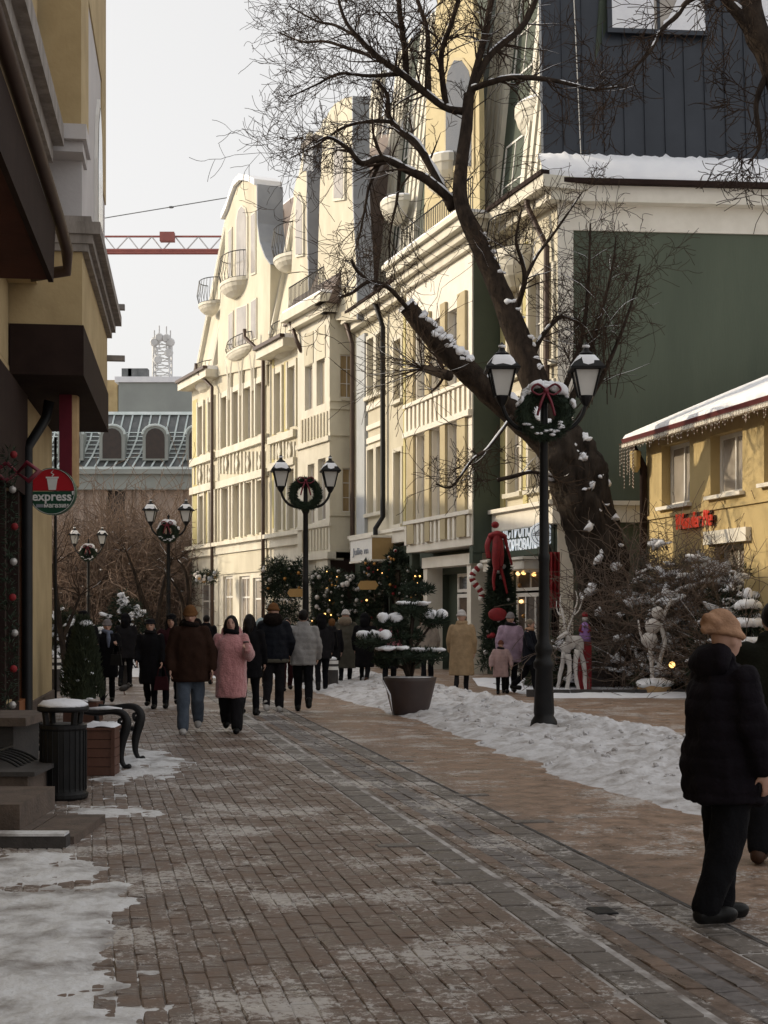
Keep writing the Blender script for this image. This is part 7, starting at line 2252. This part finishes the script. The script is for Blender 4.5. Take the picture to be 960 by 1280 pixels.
    if hair:
        Hr = Solid(); kind, hm = hair
        Hr.ball(hp((0, .014, .018)), (.086, .098, .105))
        if kind == 'long':
            for sx in (-1, 1): Hr.chain([hp((sx * .062, .01, .03)), hp((sx * .082, .0, -.07)), hp((sx * .085, -.02, -.17))], [.035, .04, .03])
            Hr.chain([hp((0, .06, .0)), hp((0, .085, -.12)), hp((0, .10, -.24))], [.08, .085, .05])
        part('hair', Hr.mesh('hair', hm, .012, 4, .006, 0, seed))
    if hat:
        kind, hm = hat
        Ht = Solid()
        if kind in ('beanie', 'knot', 'bobble'):
            Ht.loft([(v[0], 0, .008 + (.004 if kind != 'knot' else .02), v[1], v[1] * 1.16) for v in ((.012, .086), (.05, .090), (.09, .080), (.125, .055), (.142, .02))], p=2.0)
            b = Ht.mb
            b.v = [tuple(hp(v)) for v in b.v]
            Cf = [hp((.088 * math.cos(t), .01 + .103 * math.sin(t), .022 + .012 * math.sin(t))) for t in [2 * math.pi * k / 14 for k in range(15)]]
            Ht.chain(Cf, [.021] * 15)
            if kind == 'knot':
                Ht.ball(hp((0, .06, .09)), (.082, .085, .075))
                Ht.chain([hp((-.05, .13, .075)), hp((0, .155, .10)), hp((.05, .13, .07))], [.026, .03, .026]); Ht.chain([hp((-.03, .14, .04)), hp((0, .165, .03)), hp((.03, .14, .045))], [.022, .028, .022])
            if kind == 'bobble': Ht.ball(hp((0, .01, .165)), .04)
        elif kind == 'cap':
            Ht.loft([(v[0], 0, .012, v[1], v[1] * 1.12) for v in ((.035, .088), (.08, .090), (.115, .078), (.13, .03))], p=2.2)
            Ht.mb.v = [tuple(hp(v)) for v in Ht.mb.v]
            Ht.chain([hp((-.06, -.10, .040)), hp((0, -.135, .036)), hp((.06, -.10, .040))], [.016, .018, .016])
        elif kind == 'brim':
            Ht.loft([(v[0], 0, .01, v[1], v[1] * 1.12) for v in ((.035, .12), (.05, .12), (.055, .09), (.12, .082), (.135, .04))], p=2.0)
            Ht.mb.v = [tuple(hp(v)) for v in Ht.mb.v]
        elif kind == 'hoodup':
            Ht.ball(hp((0, .022, .018)), (.112, .118, .128)); Ht.chain([hp((0, .08, -.06)), hp((0, .07, -.14))], [.10, .10])
            for sx in (-1, 1): Ht.chain([hp((sx * .085, -.03, .04)), hp((sx * .095, -.03, -.05)), hp((sx * .07, -.05, -.13))], [.03, .035, .035])
        part('hat' if kind != 'hoodup' else 'hood', Ht.mesh('hat', hm, .0125, 3, .004, 0, seed))
    if scarf:
        Sc = Solid()
        ring = [Vector((.085 * math.cos(t), .075 * math.sin(t) - .005, lz(1.48) - .015 * math.sin(t + 1.2))) for t in [2 * math.pi * k / 12 for k in range(13)]]
        Sc.chain(ring, [.040] * 13)
        if scarf == 'blue_scarf': Sc.chain([Vector((.02, -.10, lz(1.46))), Vector((.035, -.15, lz(1.33))), Vector((.03, -.165, lz(1.18)))], [.035, .045, .03])
        part('scarf', Sc.mesh('scarf', scarf, .014, 4, .006, 0, seed))
    if face:
        for sx in (-1, 1):
            e = MB(); e.ball(hp((sx * .030, -.0845, .006)), (.0135, .007, .008), 8, 6); mbpart('eye', e, 'dark_hair')
            e = MB(); e.tube([hp((sx * .016, -.089, .028)), hp((sx * .032, -.088, .033)), hp((sx * .048, -.078, .028))], [.003, .0045, .002], 5); mbpart('eyebrow', e, 'dark_hair')
        e = MB(); e.ball(hp((0, -.0815, -.062)), (.024, .006, .007), 8, 6); mbpart('mouth', e, 'lips')
    root.scale = (S, S, S)
    root.location = GX(px, Y, z0)
    root.rotation_euler = (0, 0, R(yaw))
    root['_arm'] = [list(ARM[i][2]) for i in range(2)]
    return root, ARM, S
def in_hand(root, ARM, i, S, fwd=.07):
    bpy.context.view_layer.update()
    sh, el, wr, d = ARM[i]
    return root.matrix_world @ (wr + d * fwd)
YP = lambda py: 3006.0 / (py - HY)

# the two large figures at the right edge
fw, A_, S_ = person('woman in black hooded puffer coat, black trousers and tan turban hat at right', 906, 7.82, 1.655, 112, arms=((2, 12, 12), (22, 12, 40)), coat=('black_purple', .66, 1.16, {'deep': 1.26, 'bands': .010, 'wr': .020, 'sleeve': 1.22, 'flare': .98}), legs='black_trouser', legw=1.42,
       hat=('knot', 'tan_knit'), far=False, hood='black_purple', stride=.25, lead=-1, build=1.2, head_turn=8, headtilt=6)
gm, A2, S2 = person('man in dark jacket and brown boots, cut off by the right edge behind the woman', 968, 9.7, 1.76, 158, arms=((10, 10, 30), (10, 12, 40)), coat=('dark_olive', .80, 1.14, {'wr': .012}), legs='black_trouser', shoes='shoe_brown', hair=('short', 'dark_hair'), stride=.12, lead=1, legw=1.2)
# the couple walking towards the camera
person('man in dark brown jacket, brown knit hat and blue jeans walking towards the viewer', 238, 20.2, 1.79, 4, stride=.55, lead=1, arms=((6, 12, 16), (2, 17, 10)), coat=('brown_jacket', .74, 1.26, {'deep': 1.1, 'wr': .014, 'sleeve': 1.28, 'hemband': 'brown_jacket'}), legs='denim', legw=1.34, shoes='shoe_white', hat=('beanie', 'brown_knit'), hair=('short', 'dark_hair'), hood='fur_dark', scarf='fur_dark', headtilt=10, build=1.1)
pk, A3, S3 = person('woman in knee-length pink teddy coat holding a paper cup', 289, 20.35, 1.665, 2, stride=.5, lead=-1, arms=((-4, 16, 10), (22, 16, 88)), coat=('pink_teddy', .50, 1.12, {'wr': .016, 'sleeve': 1.32, 'flare': .98, 'deep': 1.3}), legs='charcoal', legw=1.5, hair=('long', 'dark_hair'), scarf='black_wool', hood='pink_teddy')
cp = in_hand(pk, A3, 1, S3)
cup_o = thing('paper_cup', 'small pink paper cup held by the woman in the pink coat', 'cup', (cp.x, cp.y, cp.z - .05))
MB().lathe((cp.x, cp.y - .02, cp.z - .05), [(.030, 0), (.042, .12)], 12).build('cup_body', 'cup_paper', cup_o)
MB().lathe((cp.x, cp.y - .02, cp.z + .071), [(.045, 0), (.045, .012), (.03, .018)], 12).build('cup_lid', 'shoe_black', cup_o)
# walkers seen from behind
person('tall man in navy puffer jacket, orange-brown hat and white trainers seen from behind', 342, 24.6, 1.85, 178, stride=.35, lead=1, arms=((4, 15, 34), (4, 15, 34)), coat=('navy_puffer', .86, 1.20, {'bands': .006, 'sleeve': 1.22, 'hemband': 'olive_parka'}), legs='charcoal', legw=1.12, shoes='shoe_white', hat=('beanie', 'brown_knit'), hood='fur_dark', face=False, build=1.1)
person('dark-haired man in light grey puffer jacket and black trousers seen from behind', 379, 24.8, 1.76, 184, stride=.55, lead=-1, arms=((6, 12, 26), (8, 14, 50)), coat=('grey_puffer', .80, 1.10, {'bands': .006, 'sleeve': 1.15}), legs='black_trouser', legw=1.05, hair=('short', 'dark_hair'), face=False)
person('woman in long black coat with black hair half hidden behind the pink coat', 312, 23.8, 1.68, 172, stride=.4, lead=1, coat=('black_wool', .62, 1.02, {'deep': 1.2}), hair=('long', 'dark_hair'), face=False)
person('person in pale blue scarf hood between the pink coat and navy jacket', 326, 33.5, 1.57, 0, coat=('black_wool', .7, 1.0, {}), hat=('hoodup', 'pale_blue'), scarf='pale_blue')
person('person in burgundy clothes glimpsed between the navy and grey jackets', 359, 31.5, 1.60, 10, coat=('burgundy', .75, 1.0, {}), legs='burgundy', hair=('short', 'dark_hair'), stride=.3)
person('dark-clad walker behind the man in the grey jacket', 402, 31, 1.68, 186, stride=.4, coat=('charcoal', .72, 1.08, {}), hat=('hoodup', 'black_wool'), face=False)
bpk, A9, S9 = person('dark-clad walker with a rucksack left of the olive parka', 415, 33.0, 1.58, 178, stride=.3, lead=-1, coat=('charcoal', .62, 1.05, {}), hair=('short', 'brown_knit'), face=False)
person('woman in long olive-grey parka and white knit hat seen from behind', 432, 33.6, 1.77, 176, stride=.35, coat=('olive_parka', .42, 1.18, {'flare': 1.05, 'bands': .003}), hat=('beanie', 'white_knit'), hood='fur_tan', face=False, legw=.9)
person('person in black coat with dark hood and brown boots right of the olive parka', 456, 32.6, 1.70, 172, stride=.6, lead=-1, arms=((6, 22, 60), (4, 12, 20)), coat=('black_wool', .48, 1.10, {'flare': .95, 'deep': 1.25}), hat=('hoodup', 'black_wool'), shoes='shoe_brown', face=False, legw=.85)
person('person in pink jacket and dark skirt behind the cloud-pruned pine', 487, 31.5, 1.62, 170, stride=.3, coat=('pink_jacket', .72, 1.05, {}), skirt='black_wool', hair=('long', 'fur_tan'), face=False)
person('man in beige jacket seen from behind right of the cloud-pruned pine', 534, 33.4, 1.66, 182, stride=.3, arms=((8, 14, 40), (8, 16, 46)), coat=('beige_jacket', .70, 1.16, {'sleeve': 1.15}), hair=('short', 'fur_tan'), hood='beige_jacket', face=False)
person('woman in tan wool coat, white hat and tall boots seen from behind', 577, 28.7, 1.75, 172, stride=.45, lead=1, arms=((4, 10, 22), (6, 12, 30)), coat=('tan_wool', .46, 1.10, {'flare': 1.12, 'wr': .008, 'deep': 1.15}), hat=('beanie', 'white_knit'), legs='charcoal', legw=.82, face=False, scarf='tan_wool')
person('woman in lilac puffer jacket and grey knit hat facing the viewer', 638, 30.6, 1.70, 2, arms=((4, 14, 18), (6, 12, 20)), coat=('lilac_puffer', .66, 1.14, {'bands': .006, 'sleeve': 1.15}), hat=('beanie', 'grey_knit'), scarf='charcoal', stride=.2)
person('small child in long dusty pink puffer coat beside the lilac jacket', 626, 30.2, 1.12, -6, arms=((6, 22, 14), (10, 26, 14)), coat=('child_pink', .36, 1.22, {'bands': .006, 'sleeve': 1.25}), hat=('beanie', 'dark_red_knit'), scarf='charcoal', stride=.3, legw=1.1, build=1.1)
person('person in dark jacket stepping beside the lilac jacket, left of the lamp post', 662, 30.0, 1.60, 66, stride=.75, lead=1, arms=((18, 8, 30), (12, 8, 30)), coat=('navy_puffer', .62, 1.0, {}), hair=('short', 'fur_tan'), scarf='tan_knit')
# group on the left
person('man in black coat and black cap at the left beside the thuja', 104, 26.6, 1.73, 6, coat=('black_wool', .60, 1.14, {}), hat=('cap', 'black_wool'), hair=('short', 'dark_hair'), arms=((4, 12, 14), (6, 12, 30)), scarf='burgundy')
wb2 = person('woman in dark coat, grey knit hat and blue patterned scarf at the left', 134, 26.8, 1.57, 8, stride=.4, arms=((24, 10, 80), (24, 10, 84)), coat=('black_wool', .50, 1.08, {'deep': 1.2}), hat=('beanie', 'grey_knit'), scarf='blue_scarf')
person('dark-clad figure seen from behind before the snow-padded evergreen', 157, 33.0, 1.68, 180, stride=.3, coat=('charcoal', .66, 1.2, {}), hat=('hoodup', 'black_wool'), face=False)
wb1 = person('woman in long black coat and brimmed hat walking left of the brown jacket', 188, 25.6, 1.58, 0, stride=.4, lead=-1, arms=((8, 10, 30), (6, 12, 24)), coat=('black_wool', .44, 1.06, {'deep': 1.2}), hat=('brim', 'charcoal'), scarf='charcoal')
person('woman in dark red jacket and black cap half behind the brown jacket', 214, 25.8, 1.68, 4, stride=.5, coat=('burgundy', .78, 1.05, {}), hat=('cap', 'black_wool'), hair=('long', 'dark_hair'))
person('far dark silhouette between the brown jacket and pink coat', 258, 34.5, 1.66, 180, coat=('black_wool', .6, 1.1, {}), hair=('short', 'dark_hair'), face=False, stride=.3)
# things they carry
hbg = in_hand(fw, A_, 1, S_)
def bag(label, root, ARM, i, S, mat, w=.26, h=.24):
    p = in_hand(root, ARM, i, S, .08)
    o = thing('handbag', label, 'bag', (p.x, p.y, p.z - h - .22))
    mb = MB(); mb.prism([(p.x - w / 2, p.y - .06, p.z - .2 - h), (p.x + w / 2, p.y - .06, p.z - .2 - h), (p.x + w / 2, p.y + .06, p.z - .2 - h), (p.x - w / 2, p.y + .06, p.z - .2 - h)], [(p.x - w * .4, p.y - .035, p.z - .2), (p.x + w * .4, p.y - .035, p.z - .2), (p.x + w * .4, p.y + .035, p.z - .2), (p.x - w * .4, p.y + .035, p.z - .2)])
    mb.build('bag_body', mat, o)
    mb = MB(); mb.tube([(p.x - w * .3, p.y, p.z - .2), (p.x - w * .2, p.y, p.z - .05), (p.x, p.y, p.z), (p.x + w * .2, p.y, p.z - .05), (p.x + w * .3, p.y, p.z - .2)], .010, 6); mb.build('bag_handle', mat, o)
bag('dark handbag carried by the woman in the brimmed hat', *wb1[:2], 1, wb1[2], 'burgundy')
bag('black handbag carried by the woman in the blue scarf', *wb2[:2], 1, wb2[2], 'shoe_black', .22, .2)
bpy.context.view_layer.update()
rc = thing('rucksack', 'dark rucksack on the back of the walker left of the olive parka', 'rucksack', bpk.matrix_world @ Vector((0, .19, 1.0)))
rc.rotation_euler = bpk.rotation_euler
q = MB(); q.prism([(-.15, -.01, 0), (.15, -.01, 0), (.14, .13, .02), (-.14, .13, .02)], [(-.12, -.01, .38), (.12, -.01, .38), (.10, .09, .36), (-.10, .09, .36)])
o = q.build('pack', 'black_wool', None); o.parent = rc
q = MB(); q.box(-.10, .10, .132, .17, .05, .2); o = q.build('pocket', 'charcoal', None); o.parent = rc

bpy.data.batch_remove([WT] + TRASH)
bpy.data.scenes.remove(WS)
